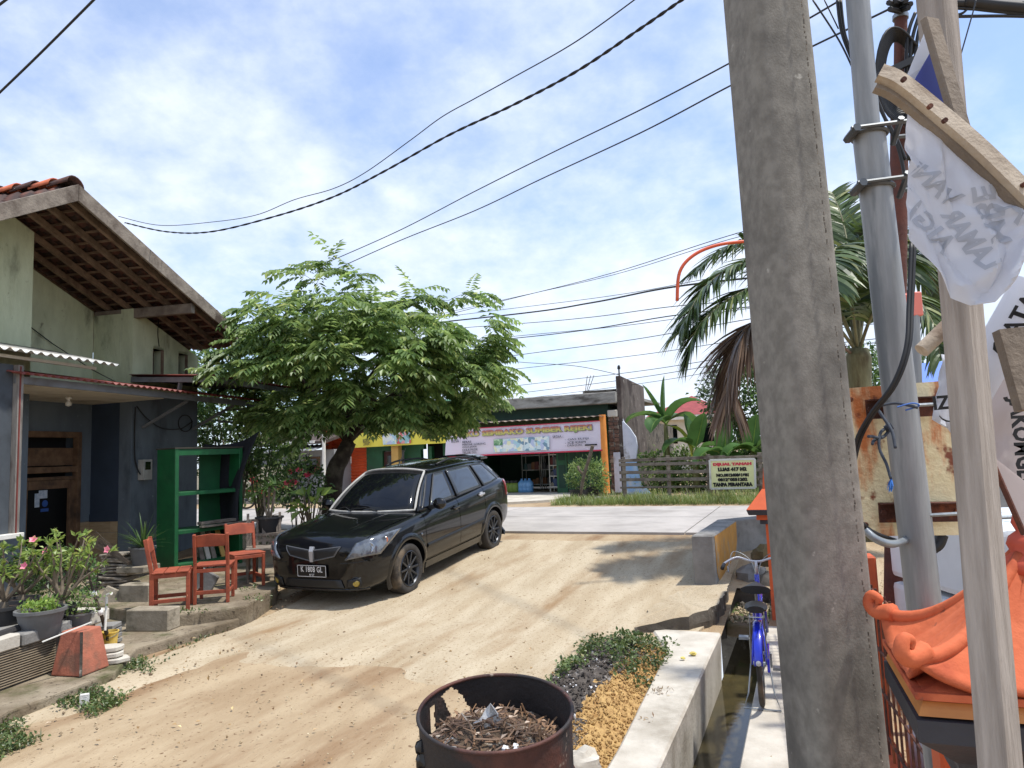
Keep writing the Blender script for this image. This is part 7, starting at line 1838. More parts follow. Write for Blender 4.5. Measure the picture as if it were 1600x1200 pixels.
Mt = frame(V((1, 0, .05)), V((.12, 0, 1)), at(1474, 630, 1.27)); text('roll_text', 'IZI', BLK, rl, Mt, .034, .0005, bold=.001)
Mt = frame(V((1, 0, -.35)), V((.3, 0, 1)), at(1477, 656, 1.27)); text('roll_text', '(', BLK, rl, Mt @ Matrix.Rotation(R(90), 4, 'Z'), .03, .0005)
rows = []; lt = [at(1522, 640, 1.38), at(1615, 520, 1.36)]; lb2 = [at(1540, 740, 1.38), at(1615, 790, 1.36)]
for i in range(9):
    t = i / 8; rows.append([lt[0].lerp(lt[1], j / 8).lerp(lb2[0].lerp(lb2[1], j / 8), t) + V((0, .7 * crease(j / 8 + 3, t), 0)) for j in range(9)])
b = MB(); b.sheet(rows, .0015); ps = setp(b.build('pink_sheet', CLOTHP, smooth=True), 'pale pinkish banner sheet with black letters at the right edge', 'banner'); INV['pink_sheet'] = Matrix()
Mt = frame(V((.0, 0, -1)), V((1, 0, 0)), at(1594, 690, 1.325)); text('sheet_text', 'JAKOMGES', BLK, ps, Mt, .058, .0008, bold=.002, fit=(.17, .045))
b = MB(); b.bar(at(1578, 515, 1.2), at(1614, 640, 1.18), .05, .02, up=V((0, -1, 0))); setp(b.build('dark_plank', BATD), 'dark slanting plank at the right edge over the pink sheet', 'plank')
b = MB(); b.prism([at(1550, 712, 1.3), at(1612, 760, 1.3), at(1612, 850, 1.3), at(1598, 832, 1.3)], V((0, .004, 0))); setp(b.build('grey_cloth', CLOTHP), 'grey triangular cloth corner right of the wooden post', 'cloth')
b = MB(); b.tube([at(1546, 712, 1.29), at(1600, 835, 1.29)], .005, 6); setp(b.build('thin_rod', RUST), 'thin rusty rod along the grey cloth corner', 'rod')

# ------------------------------------------------------------ oil drum
dc = at(774, 1110, 2.82); tilt = Matrix.Rotation(R(8), 4, 'X'); DM = Matrix.Translation(dc) @ tilt @ Matrix.Translation((0, 0, -.86))
dr_ = thing('oil_drum', 'rusty burnt oil drum with torn rim used as a rubbish bin', 'drum', mat4=DM); DR = .296
prof = [0.0, .02, .10, .2, .27, .285, .30, .315, .33, .40, .48, .55, .565, .58, .595, .61] + [.64 + .0055 * i for i in range(41)]
def drr(z): return DR + (.012 if abs(z - .30) < .016 or abs(z - .58) < .016 else 0) + .004 * noise.noise(V((0, 0, z * 3)))
NA = 260
def torn(an, z):
    d = .86 - z; w = .02 * noise.noise(V((an * 9, z * 40, 1)))
    h1 = abs(an - R(127) + (d - .08) * 1.8) < .15 + w * 2 and .022 + w < d < .145 + w
    h2 = abs(an - R(152)) < .055 + w and .045 < d < .15 + w
    h3 = abs(an - R(163)) < .035 and .16 < d < .20
    return h1 or h2 or h3
def shell(off, m, name, flip):
    b = MB(); rows = []
    for z in prof:
        rows.append([V(((drr(z) + off + .006 * noise.noise(V((math.cos(a) * 2, math.sin(a) * 2, z * 2)))) * math.cos(a), (drr(z) + off + .006 * noise.noise(V((math.cos(a) * 2, math.sin(a) * 2, z * 2)))) * math.sin(a), z)) for a in [2 * math.pi * j / NA for j in range(NA)]])
    for r in rows: b.v += r
    for i in range(len(prof) - 1):
        for j in range(NA):
            if torn(2 * math.pi * (j + .5) / NA, (prof[i] + prof[i + 1]) / 2): continue
            q = (i * NA + j, i * NA + (j + 1) % NA, (i + 1) * NA + (j + 1) % NA, (i + 1) * NA + j); b.f.append(tuple(reversed(q)) if flip else q); b.m.append(0)
    return b.build(name, m, dr_, False, True)
shell(0, DRUM, 'shell', False); shell(-.004, DRUMI, 'inner_wall', True)
b = MB(); b.tube([V((DR * math.cos(t), DR * math.sin(t), .862)) for t in [2 * math.pi * i / 60 for i in range(60)]], .0075, 8, closed=True); b.build('rim', DRUM, dr_, False, True)
b = MB(); b.lathe([(0, .01), (DR - .005, .01)], 40); b.build('base', DRUMI, dr_, False)
DM = DM @ Matrix.Translation((0, 0, .055))
HM = mat('ash_and_rubbish', RGB(110, 92, 74), RGB(74, 60, 48), 18, .95, bump=.8, bscale=60, c3=RGB(160, 150, 136), sscale=12, slo=.55, shi=.65)
rows = []
for i in range(9):
    r_ = (DR - .012) * i / 8; rows.append([V((r_ * math.cos(t), r_ * math.sin(t), .66 + .075 * math.exp(-((r_ * math.cos(t) + .05) ** 2 + (r_ * math.sin(t) - .02) ** 2) / .025) + .012 * noise.noise(V((r_ * math.cos(t) * 14, r_ * math.sin(t) * 14, 2))))) for t in [2 * math.pi * j / 36 for j in range(37)]])
INV['rubbish'] = Matrix(); hp_ = MB(); hp_.grid(list(reversed(rows))); ho = hp_.build('rubbish', HM, smooth=True); ho.matrix_world = DM; setp(ho, 'heap of ash and rubbish inside the oil drum', 'rubbish', kind='stuff')
random.seed(44)
TWG = leafmat('rubbish_sticks', RGB(88, 62, 44), RGB(150, 116, 84), RGB(206, 190, 168), 0.0)
b = MB()
for k in range(420):
    a = random.uniform(0, 6.28); r_ = (DR - .05) * math.sqrt(random.random()); x, y = r_ * math.cos(a), r_ * math.sin(a); z = .675 + .075 * math.exp(-((x + .05) ** 2 + (y - .02) ** 2) / .025) + random.uniform(0, .02)
    d = V((random.gauss(0, 1), random.gauss(0, 1), random.gauss(0, .3))).normalized() * random.uniform(.015, .05)
    if k % 3: b.tube([V((x, y, z)) - d, V((x, y, z)) + d], random.uniform(.0014, .004), 4)
    else: leaf(b, V((x, y, z)), d, UPV, random.uniform(.02, .05), .016, .3)
so = b.build('rubbish_twigs', TWG); so.matrix_world = DM; setp(so, 'twigs and dry leaves on the rubbish in the drum', 'rubbish', kind='stuff')
PAP = mat('crumpled_paper', RGB(222, 220, 216), RGB(200, 198, 194), 14, .8, bump=.4); FOAM = mat('white_foam', RGB(240, 240, 240), RGB(226, 226, 226), 20, .8, bump=.5)
b = MB(); rows = [[V((-.085 + .10 * j / 4 + .01 * math.sin(i * 2 + j), .02 + .02 * math.sin(j * 1.7 + i), .715 + .10 * i / 4 * (1 - abs(j - 3) / 5) + .01 * math.sin(j * 3))) for j in range(5)] for i in range(5)]; b.sheet(rows, .002)
o = b.build('crumpled_paper', PAP); o.matrix_world = DM; setp(o, 'large scrap of white paper standing up in the drum', 'paper', 'scraps in the drum')
for k, (x, y, w, lab) in enumerate(((.16, -.11, .05, 'grey paper scrap lying at the right of the drum rubbish'), (-.16, -.03, .06, 'dull paper scrap at the left of the drum rubbish'))):
    b = MB(); b.sheet([[V((x + w * (j / 3 - .5) * 1.6, y + w * (i / 3 - .5), .695 + .012 * math.sin(i * 2.1 + j * 1.3))) for j in range(4)] for i in range(4)], .002); o = b.build('crumpled_paper', PAP); o.matrix_world = DM; setp(o, lab, 'paper', 'scraps in the drum')
for k in range(9):
    p = DM @ V((.075 + random.gauss(0, .035), -.13 + random.gauss(0, .018), .70 + random.uniform(0, .018))); rock('foam_lump', 'crumb of white foam lying on the drum rubbish', p, random.uniform(.012, .026), FOAM, 'white foam crumbs in the drum')['category'] = 'foam'
for k, (px, py, r_, lab) in enumerate(((661, 1168, .028, 'upper black burnt plastic lump on the left side of the drum'), (665, 1188, .034, 'lower black burnt plastic lump on the left side of the drum'))):
    o = rock('plastic_lump', lab, at(px, py, 2.72), r_, mat('burnt_plastic', RGB(20, 20, 22), None, rough=.25), 'burnt plastic on the drum', (1, .8, 1.1)); o['category'] = 'plastic'
rock('pale_block', 'pale stone block beside the foot of the drum', onz(905, 1195, .08) , .10, CONC, None, (1.3, .8, .8))
# ------------------------------------------------------------ heap of ash, husk and weeds by the drain
ASH = mat('ash_soil', RGB(92, 84, 76), RGB(62, 56, 52), 12, .97, bump=1.0, bscale=40, c3=RGB(140, 134, 128), sscale=9, slo=.56, shi=.66); HUSK = mat('yellow_husk', RGB(196, 162, 104), RGB(160, 124, 76), 22, .95, bump=1.0, bscale=60, c3=RGB(150, 112, 62), sscale=7, slo=.54, shi=.68)
def mound(u, v):
    e0 = smooth(-2.05, -1.55, u) * smooth(2.0, 3.0, v) * (1 - smooth(6.1, 6.9, v)); return e0 * (.12 + .07 * smooth(-1.9, -1.6, u) * (1 - smooth(-1.45, -1.15, u)) + .045 * noise.noise(V((u * 3, v * 3, 5))) + .02 * noise.noise(V((u * 11, v * 11, 5)))) * (1 - .8 * smooth(-1.26, -1.04, u))
rows = []; mi = []
for i in range(100):
    v = 1.9 + i * .051; r = []
    for j in range(24):
        u = -2.1 + j * (2.1 - 1.00) / 23; p = UVd(u, v); r.append(V((p.x, p.y, mound(u, v) - .012 + HW(p))))
    rows.append(r)
b = MB(); b.grid([list(reversed(r)) for r in rows]); k = 0
for i in range(99):
    for j in range(23):
        u = -2.1 + (22 - j) * 1.1 / 23; v = 1.9 + i * .051; b.m[k] = 1 if u + .12 * noise.noise(V((u * 4, v * 4, 8))) + .06 * noise.noise(V((u * 14, v * 14, 8))) > -1.30 + .10 * math.sin(v * 2.2) else 0; k += 1
setp(b.build('rubbish_heap', [ASH, HUSK], smooth=True), 'low heap of dark ash and yellow husk between the alley and the drain wall', 'heap', kind='stuff')
def hpnt(lo, hi):
    def f():
        u = random.uniform(lo, hi); v = random.uniform(2.3, 6.6); p = UVd(u, v); p.z = mound(u, v) + HW(p) - .004; return p
    return f
pebbles('husk_grains', 'yellow husk grains on the heap by the drain', 3200, hpnt(-1.36, -1.02), HUSK, .006, .018, 45); pebbles('ash_clods', 'dark clods on the heap by the drain', 2200, hpnt(-1.95, -1.35), ASH, .008, .028, 46); pebbles('pale_chips', 'pale chips in the ash heap', 220, hpnt(-1.9, -1.3), FOAM, .005, .014, 47)
random.seed(48); b = MB(); k = 0
while k < 2400:
    u = random.uniform(-1.95, -1.10); v = random.uniform(3.4, 6.75)
    dens = smooth(5.0, 6.0, v) * 1.0 + (1 - smooth(-1.85, -1.62, u)) * .9 + .12 * (noise.noise(V((u * 3, v * 3, 1))) > .25)
    k += 1
    if random.random() > dens or noise.noise(V((u * 4, v * 4, 3))) < -.1: continue
    p = UVd(u, v); p.z = mound(u, v) + HW(p) - .01
    for _ in range(3): leaf(b, p + V((random.gauss(0, .02), random.gauss(0, .02), random.uniform(0, .09))), rv(1) + V((0, 0, .6)), UPV + rv(.3), random.uniform(.022, .05), .026, .1, .2)
    if random.random() < .12: blade(b, p, V((random.gauss(0, .5), random.gauss(0, .5), 1)), random.uniform(.08, .2), .006, .9, 3)
setp(b.build('heap_weeds', WEEDM), 'green weeds growing over the ash heap', 'weeds', kind='stuff')
for k, (px, py, lab) in enumerate(((1083, 1021, 'larger pale yellow crumpled leaf on the drain wall'), (1067, 1028, 'smaller pale yellow crumpled leaf on the drain wall'))):
    rock('yellow_leaf', lab, onz(px, py, .07), .030 - .01 * k, mat('yellow_leaf', RGB(210, 196, 110), RGB(190, 170, 90), 20, .8), 'yellow leaves on the drain wall', (1, .8, .5))['category'] = 'leaf'
b = MB(); random.seed(3)
for k in range(40): q = onz(random.gauss(1030, 12), random.gauss(1080, 4), .055); leaf(b, q, rv(1), UPV, random.uniform(.02, .05), .01, .2)
for k in range(10): q = onz(random.gauss(1010, 8), random.gauss(1123, 2), .055); leaf(b, q, rv(1), UPV, random.uniform(.02, .05), .01, .2)
setp(b.build('wall_litter', LITTER), 'withered leaves lying on the top of the drain wall', 'leaf litter', kind='stuff')

# ------------------------------------------------------------ left yard furniture
ORC = mat('orange_chair_wood', RGB(160, 78, 50), RGB(130, 61, 40), 6, .7, bump=.2, bscale=30, c3=RGB(128, 62, 42), sscale=4, slo=.54, shi=.72, c4=RGB(206, 130, 96), s4=12, l4=.68, h4=.74)
def chair(base, ang, label):
    t = thing('orange_chair', label, 'chair', base, ang, 'old orange school chairs in front of the house'); W2, D2 = .18, .185
    for s in (1, -1):
        b = MB(); b.bar((-D2, s * W2, 0), (-D2 - .0, s * W2, .44), .036, .045, up=V((1, 0, 0))); b.bar((-D2, s * W2, .43), (-D2 - .07, s * W2, .81), .034, .042, up=V((1, 0, 0))); b.build('rear_leg', ORC, t, False, bev=.004)
        b = MB(); b.bar((D2, s * W2, 0), (D2, s * W2, .42), .036, .042, up=V((1, 0, 0))); b.build('front_leg', ORC, t, False, bev=.004)
        b = MB(); b.bar((-D2, s * W2, .12), (D2, s * W2, .12), .022, .040); b.build('stretcher', ORC, t, False, bev=.003); b = MB(); b.bar((-D2, s * W2, .395), (D2, s * W2, .395), .022, .045); b.build('side_rail', ORC, t, False, bev=.003)
    for x, z in ((-D2, .13), (D2, .395), (-D2, .38)): b = MB(); b.bar((x, -W2, z), (x, W2, z), .022, .043); b.build('cross_rail', ORC, t, False, bev=.003)
    for k in range(3): b = MB(); b.box((-.125 + k * .128, 0, .432), (.120, .42, .018)); b.build('seat_plank', ORC, t, False, bev=.004)
    b = MB(); b.prism([V((-D2 - .040, -W2 - .01, .66)), V((-D2 - .040, W2 + .01, .66)), V((-D2 - .066, W2 + .01, .79)), V((-D2 - .070, 0, .81)), V((-D2 - .066, -W2 - .01, .79))], (.02, 0, 0)); b.build('backrest', ORC, t, False, bev=.004)
    return t
TZ = .232
chair(onz(268, 951, TZ), R(20), 'orange school chair side on, leftmost, facing towards the alley')
chair(onz(335, 938, TZ), R(103), 'orange school chair seen from behind in front of the green shelf')
chair(onz(383, 915, TZ), R(-52), 'orange school chair turned to the camera beside the grey wooden chair')
# grey wooden chair and stand
t = thing('grey_chair', 'weathered grey wooden armless chair with slatted back beside the car', 'chair', onz(412, 906, TZ), R(-72)); b = MB(); b.box((0, 0, .44), (.42, .46, .035)); b.build('seat', WOODG, t, False, bev=.006)
for sx in (1, -1):
    for sy in (1, -1):
        b = MB(); b.lathe([(.022, 0), (.016, .1), (.026, .16), (.018, .22), (.028, .30), (.028, .42)], 10, Matrix.Translation((sx * .18, sy * .2, 0))); b.build('leg', WOODG, t, False, True)
for k in range(5): b = MB(); b.bar((-.19, -.18 + k * .09, .46), (-.24, -.18 + k * .09, .82), .05 if k == 2 else .028, .018, up=V((1, 0, 0))); b.build('slat', WOODG, t, False)
for z in (.80, .52): b = MB(); b.bar((-.20 - .045 * (z > .6), -.22, z), (-.20 - .045 * (z > .6), .22, z), .025, .04); b.build('rail', WOODG, t, False)
for s in (1, -1): b = MB(); b.bar((-.19, s * .215, .44), (-.25, s * .215, .90), .035, .035, up=V((1, 0, 0))); b.build('upright', WOODG, t, False)
zb = PB.z - .12; t = thing('plant_stand', 'plain wooden stand under the black pot behind the grey chair', 'stand', V((PB.x, PB.y, .235)))
for sx in (1, -1):
    for sy in (1, -1): b = MB(); b.bar((sx * .14, sy * .14, 0), (sx * .14, sy * .14, zb - .27), .04, .04, up=V((1, 0, 0))); b.build('leg', WOODG, t, False)
b = MB(); b.box((0, 0, zb - .25), (.36, .36, .03)); b.build('top', WOODG, t, False)
# green shelf
GSH = mat('green_shelf_paint', RGB(22, 92, 50), RGB(18, 78, 43), 4, .55, c3=RGB(40, 92, 56), sscale=3, slo=.56, shi=.74)
s0 = V((-5.18, 10.8, .235)); sx_ = V((.63, .9, 0)).normalized(); ang_s = math.atan2(sx_.y, sx_.x)
sh = thing('green_shelf', 'tall open green wooden shelf standing against the blue wall', 'shelf', s0, ang_s); SW, SD, SH = 1.12, .50, 1.87
for x in (0, SW): b = MB(); b.box((x, SD / 2, SH / 2), (.035, SD, SH)); b.build('side_panel', GSH, sh, False, bev=.003)
for x in (.012, SW - .012): b = MB(); b.box((x, -.012, SH / 2), (.06, .022, SH)); b.build('stile', GSH, sh, False, bev=.003)
b = MB(); b.box((SW / 2, SD / 2, SH + .012), (SW + .05, SD + .06, .022)); b.build('top', mat('dark_shelf_top', RGB(70, 66, 56), RGB(52, 50, 44), 6, .9), sh, False)
b = MB(); b.box((SW / 2, -.008, SH - .055), (SW - .09, .02, .09)); b.build('rail', GSH, sh, False)
for z in (1.20, .62, .12): b = MB(); b.box((SW / 2, SD / 2, z), (SW - .04, SD - .02, .025)); b.box((SW / 2, -.006, z - .02), (SW - .09, .02, .05)); b.build('shelf_board', GSH, sh, False, bev=.002)
b = MB(); b.box((SW - .25, SD - .02, .95), (.40, .015, 1.80)); b.build('back_panel', GSH, sh, False)
b = MB(); b.box((.15, SD - .02, .95), (.05, .03, 1.80)); b.build('back_batten', WOODD, sh, False)
Ms = Matrix.Translation(s0) @ Matrix.Rotation(ang_s, 4, 'Z')
for k, (a_, c_, z, lab) in enumerate((((.42, .05), (1.05, .02), .70, 'upper of two grey planks lying on the green shelf'), ((.38, -.06), (1.16, -.10), .655, 'lower of two grey planks lying on the green shelf'))):
    b = MB(); b.bar(Ms @ V((a_[0], a_[1], z - s0.z * 0)), Ms @ V((c_[0], c_[1], z + .01)), .13 - .04 * k, .045 if k == 0 else .03); setp(b.build('grey_plank', WOODG, bev=.004), lab, 'plank', 'planks on the green shelf')
for k, (x, m_) in enumerate(((.50, WOODG), (.60, CONC), (.70, WOODG), (.86, YELC))):
    b = MB(); b.bar(Ms @ V((x, .02, .0)), Ms @ V((x + .02, .30, .56)), .07, .025, up=Ms.to_3x3() @ V((0, 1, 0))); setp(b.build('leaning_board', m_), ('grey board', 'pale board', 'second grey board', 'mustard board')[k] + ' leaning upright in the bottom of the green shelf', 'board', 'boards leaning in the green shelf')
# dark shade net
q0 = [at(318, 694, 12.2), at(407, 674, 11.6)]; q1 = [at(330, 845, 12.2), at(372, 830, 11.6)]; rows = []
for i in range(15):
    t = i / 14; rows.append([q0[0].lerp(q0[1], j / 12).lerp(q1[0].lerp(q1[1], j / 12), t) + V((-.12 * math.sin(t * 3.14) * (j / 12), .05 * math.sin(j * .9 + t * 2), -.10 * math.sin(j / 12 * 3.14) * (1 - t))) for j in range(13)])
b = MB(); b.sheet(rows, .004); setp(b.build('shade_net', mat('black_net', RGB(24, 26, 34), RGB(16, 18, 24), 30, .85, bump=.3), smooth=True), 'dark shade net hanging behind the green shelf', 'net')
# blocks, slab and aloe pot
BLOCKM = mat('stained_block', RGB(164, 154, 136), RGB(132, 122, 105), 5, .95, bump=.5, bscale=26, c3=RGB(90, 84, 68), sscale=3, slo=.5, shi=.7)
def block(name, label, px0, px1, ytop, ybot, z0, dp, ang, m, group=None, bev=.01):
    p, q = onz(px0, ybot, z0), onz(px1, ybot, z0); w = (q - p).length; dpt = (p.y + q.y) / 2; hgt = (ybot - ytop) * dpt / F * 1.0
    b = MB(); rot = Matrix.Rotation(ang, 3, 'Z'); c = (p + q) / 2 + rot @ V((0, dp / 2, 0)); b.box(V((c.x, c.y, z0 + hgt / 2)), (w, dp, hgt), rot); return setp(b.build(name, m, bev=bev), label, 'block', group), z0 + hgt
_, zb1 = block('concrete_block', 'grey concrete block on the yard floor in front of the orange chair', 196, 262, 955, 987, .10, .22, R(-8), BLOCKM)
_, zb2 = block('concrete_block', 'square concrete pier carrying the aloe pot', 184, 232, 916, 958, .10, .20, R(-10), BLOCKM); 
pz = zb2
sl_ = MB(); c = onz(206, 935, .10); c = V((c.x + .02, c.y + .12, pz + .045)); sl_.box(c, (.42, .34, .085), Matrix.Rotation(R(-10), 3, 'Z')); setp(sl_.build('pier_slab', BLOCKM, bev=.01), 'concrete slab on top of the pier under the aloe pot', 'slab')
t = pot('aloe_pot', 'grey pot with a spiky green aloe on the concrete pier', c + V((.04, .02, .044)), .165, .24, POTG, None); strap_plant(t, c + V((.04, .02, .27)), 46, .48, .030, LFD, .9, 5, cone=1.1)
# stacks of pale tiles behind, broom
ORD = ('lowest', 'second', 'third', 'fourth', 'fifth', 'sixth', 'seventh', 'eighth', 'ninth', 'tenth', 'eleventh', 'twelfth', 'thirteenth')
random.seed(52); tlm = MB(); tlm.box((0, 0, 0), (.40, .28, .028)); tl_me = tlm.mesh('pale_tile', bev=.006); tl_me.materials.append(mat('pale_stack_tile', RGB(178, 170, 156), RGB(150, 140, 126), 5, .9, bump=.3, rnd=.15, c3=RGB(110, 100, 88), sscale=4))
for st_, (px, py, n_, lab) in enumerate(((172, 934, 13, 'pale roof tile in the right stack beside the doorway'), (150, 930, 9, 'pale roof tile in the left stack beside the doorway'))):
    p = onz(px, py, .12); 
    for k in range(n_):
        o = obj('stacked_tile', tl_me); o.location = (p.x + random.gauss(0, .018), p.y + .25 + random.gauss(0, .018), .135 + k * .044); o.rotation_euler = (random.gauss(0, .03), random.gauss(0, .05), R(-15) + random.gauss(0, .06)); setp(o, ORD[k] + ' tile from the bottom of the ' + ('right' if st_ == 0 else 'left') + ' pale stack beside the doorway', 'tile', ('right' if st_ == 0 else 'left') + ' stack of pale tiles')
t = thing('broom', 'twig broom lying on top of the pale tile stacks', 'broom', at(150, 850, 9.3)); b = MB(); random.seed(8)
for k in range(60): p = at(202, 880, 9.0) + rv(.012); q = at(148, 845, 9.2) + rv(.04); b.tube([p, p.lerp(q, .5) + rv(.012), q], .0035, 3, cap=False)
b.build('bristles', TWIG, t); b = MB(); b.tube([at(202, 880, 9.0), at(196, 877, 9.03)], .02, 8); b.build('binding', WOODD, t)
# planter wall with ribbed tile face
w0, w1 = onz(-70, 1105, .10), onz(84, 1049, .10); wd_ = (w1 - w0).normalized(); wn = V((wd_.y, -wd_.x, 0)); wl_ = (w1 - w0).length
RIB = mat('ribbed_tile', RGB(146, 132, 110), RGB(120, 106, 86), 5, .9, bump=.2, c3=RGB(84, 74, 60), sscale=3)
pw = thing('planter_wall', 'low planter wall with a ribbed brown tile face at the lower left', 'wall', w0)
b = MB(); e1 = w1 + wd_ * .45; b.prism([w0, e1, e1 - wn * .55, w0 - wn * .55], (0, 0, .30)); b.build('core', CONCD, pw)
for k in range(14):
    z = .115 + k * .0205; b = MB(); b.prism([w0 + wn * .002 + V((0, 0, z - .1)), w0 + wn * .018 + V((0, 0, z - .1 + .004)), w0 + wn * .018 + V((0, 0, z - .1 + .010)), w0 + wn * .002 + V((0, 0, z - .1 + .014))], wd_ * wl_); b.build('rib', RIB, pw)
x = w0 - wd_ * .1; k = 0
while (x - w0).dot(wd_) < wl_ + .4:
    ln = (.62, .5, .44, .56)[k % 4]; b = MB(); q = [x + wn * .04, x + wd_ * ln + wn * (.04 if k % 2 else .025), x + wd_ * ln - wn * .60, x - wn * .60]; b.prism([p + V((0, 0, .302)) for p in q], (0, 0, .115 - .012 * (k % 2))); b.build('coping_block', CONCG if k % 2 else CONC, pw, bev=.012); x = x + wd_ * (ln + .008); k += 1
PT = .52
def plp(px, py): return onz(px, py, PT)
b = MB(); b.tube([plp(-30, 1002), plp(50, 975)], .035, 8); setp(b.build('black_log', mat('charred_wood', RGB(48, 46, 46), RGB(34, 32, 32), 8, .8, bump=.4), smooth=40), 'black charred log on the planter coping below the pots', 'log')
pots_ = [(10, 972, .185, .25, POTB, 'black pot with a flowering desert rose at the left edge'), (68, 976, .19, .24, POTG, 'grey pot with bright seedlings on the planter wall'), (100, 962, .14, .2, POTB, 'black pot with a bare branching shrub behind the grey pot'), (128, 962, .11, .13, POTG, 'low grey pot with a small leafy plant at the end of the planter'), (38, 950, .15, .2, POTB, 'black pot half hidden at the back of the planter')]
def adenium(t, base, n, hgt, lean, seed, lm, leafn=9, fl=0):
    random.seed(seed); st = MB(); fo = MB(); fb = MB(); base = V(base); tips = []
    st.tube([base - V((0, 0, .06)), base + V((0, 0, .06))], [.045, .028], 8)
    for k in range(n):
        a = 2 * math.pi * k / n + random.uniform(-.5, .5); m1 = base + V((math.cos(a) * .10, math.sin(a) * .10, hgt * .35)) + lean * .35; 
        for j in range(2):
            e = m1 + V((math.cos(a + random.uniform(-1, 1)) * random.uniform(.06, .22), math.sin(a) * .14, hgt * random.uniform(.35, .75))) + lean * random.uniform(.3, .8); pts = spline([base + V((0, 0, .05)), m1, m1.lerp(e, .55) + rv(.03), e], 4); st.tube(pts, [.016 * (1 - .7 * i / 12) for i in range(13)], 6); tips.append((e, (e - m1).normalized()))
            for f_ in (7, 9): tips.append((pts[f_], rv(1)))
    for e, d in tips:
        for q in range(leafn): leaf(fo, e + rv(.012), d * .6 + rv(.7) + V((0, 0, .25)), UPV + rv(.4), random.uniform(.045, .085), .030, .15, .15)
    for q in range(fl):
        e, d = tips[(q * 5) % len(tips)]; flower(fb, e + V((0, -.04, .02)), V((0, -1, .4)) + rv(.2), .045)
    st.build('stem', TWIG, t, smooth=True); fo.build('foliage', lm, t)
    if fl: fb.build('blossom', PINKF, t)
LFYG = leafmat('desert_rose_leaves', RGB(104, 136, 50), RGB(150, 170, 76), RGB(190, 190, 96), .35)
for k, (px, py, r_, h_, m, lab) in enumerate(pots_):
    p = plp(px, py); p.z = .418; p = p - wn * .03; t = pot('plant_pot', lab, p, r_, h_, m, 'pots on the planter wall'); top_ = p + V((0, 0, h_ * .9))
    if k == 0: adenium(t, top_, 6, .56, V((.12, 0, 0)), 60, LFYG, 13, 3)
    if k == 1:
        random.seed(61); b = MB()
        for q in range(260): leaf(b, top_ + V((random.gauss(0, .07), random.gauss(0, .07), random.uniform(0, .09))), rv(1) + V((0, 0, .8)), UPV + rv(.3), random.uniform(.03, .06), .024, .1)
        b.build('seedlings', LFY, t)['kind'] = 'stuff'
    if k == 2: adenium(t, top_, 6, .60, V((.10, 0, 0)), 62, LFYG, 9, 1)
    if k == 3:
        random.seed(63); b = MB()
        for q in range(240): leaf(b, top_ + V((random.gauss(0, .10), random.gauss(0, .10), random.uniform(0, .2))), rv(1) + V((0, 0, .4)), UPV + rv(.3), random.uniform(.025, .05), .022, .1)
        b.build('foliage', LFT, t)
    if k == 4: adenium(t, top_, 6, .42, V((.05, 0, 0)), 64, LFD, 12, 1)
bush('garden_shrub', 'dark shrub in the shade behind the planter pots', 'bush', onz(95, 935, .12), at(95, 905, 7.6), (.38, .3, .32), 260, .06, LFD, None, 6, seed=65)
# terracotta piece, bucket, broken slabs, bandaged sapling
p = onz(110, 1056, .105); t = thing('terracotta_plinth', 'square tapered terracotta plinth with a dark seam by the planter wall', 'plinth', p + V((0, .14, 0)), R(77)); TER = mat('terracotta', RGB(178, 108, 84), RGB(152, 90, 70), 5, .85, bump=.3, c3=RGB(132, 92, 74), sscale=4, slo=.54, shi=.7)
b = MB(); b.add([V((s * w_, u_ * w_, z)) for z, w_ in ((0, .155), (.36, .105)) for s, u_ in ((-1, -1), (1, -1), (1, 1), (-1, 1))], [(3, 2, 1, 0), (4, 5, 6, 7), (0, 1, 5, 4), (1, 2, 6, 5), (2, 3, 7, 6), (3, 0, 4, 7)]); b.build('block', TER, t, False, bev=.012, segs=2)
b = MB(); b.bar((-.154, -.154, .005), (-.106, -.106, .355), .022, .022); b.build('seam', CONCD, t, False)
p = onz(171, 1015, .10); t = thing('yellow_bucket', 'small yellow plastic bucket holding a bandaged bare sapling', 'bucket', p); b = MB(); b.lathe([(0, 0), (.060, 0), (.078, .165), (.082, .165), (.082, .175), (.074, .175), (.058, .01), (0, .01)], 20); b.build('bucket', mat('yellow_plastic', RGB(226, 178, 56), RGB(214, 190, 110), 6, .5), t, False, 40)
b = MB(); b.lathe([(0, .13), (.071, .13)], 14); b.build('soil', SOIL, t, False); b = MB(); b.tube([(.078 * math.cos(a), .078 * math.sin(a), .15 - .05 * math.sin(a * .5)) for a in [R(180 + 180 * i / 10) for i in range(11)]], .003, 5); b.build('handle', STEEL, t, False)
text('bucket_mark', 'E', BLK, t, frame(V((1, .2, 0)), V((0, 0, 1)), p + V((.022, -.077, .12))), .05, .001, bold=.003)
t2 = thing('bare_sapling', 'bare sapling with white bandages growing out of the yellow bucket', 'plant', p + V((-.02, 0, .13))); b = MB(); s_ = spline([p + V((-.02, 0, .12)), at(158, 960, 6.65), at(146, 925, 6.7), at(138, 895, 6.75)], 5); b.tube(s_, [.020 - .012 * i / 15 for i in range(16)], 7)
for e in ((150, 870), (128, 885), (165, 905), (120, 900)): q = at(*e, 6.7); b.tube(spline([s_[9], s_[11].lerp(q, .5) + rv(.02), q], 4), .005, 4)
b.build('stem', BARK, t2, smooth=True)
for f_ in (5, 9): b = MB(); b.tube([s_[f_], s_[f_ + 1]], .024, 8); b.build('bandage', PAP, t2, smooth=True)
b = MB(); b.tube([at(164, 985, 6.7), at(166, 950, 6.72), at(167, 930, 6.75)], .012, 8); b.tube([at(167, 930, 6.75), at(174, 927, 6.7)], .014, 8); setp(b.build('white_tap', WHITEP, smooth=40), 'white standpipe tap behind the yellow bucket', 'tap')
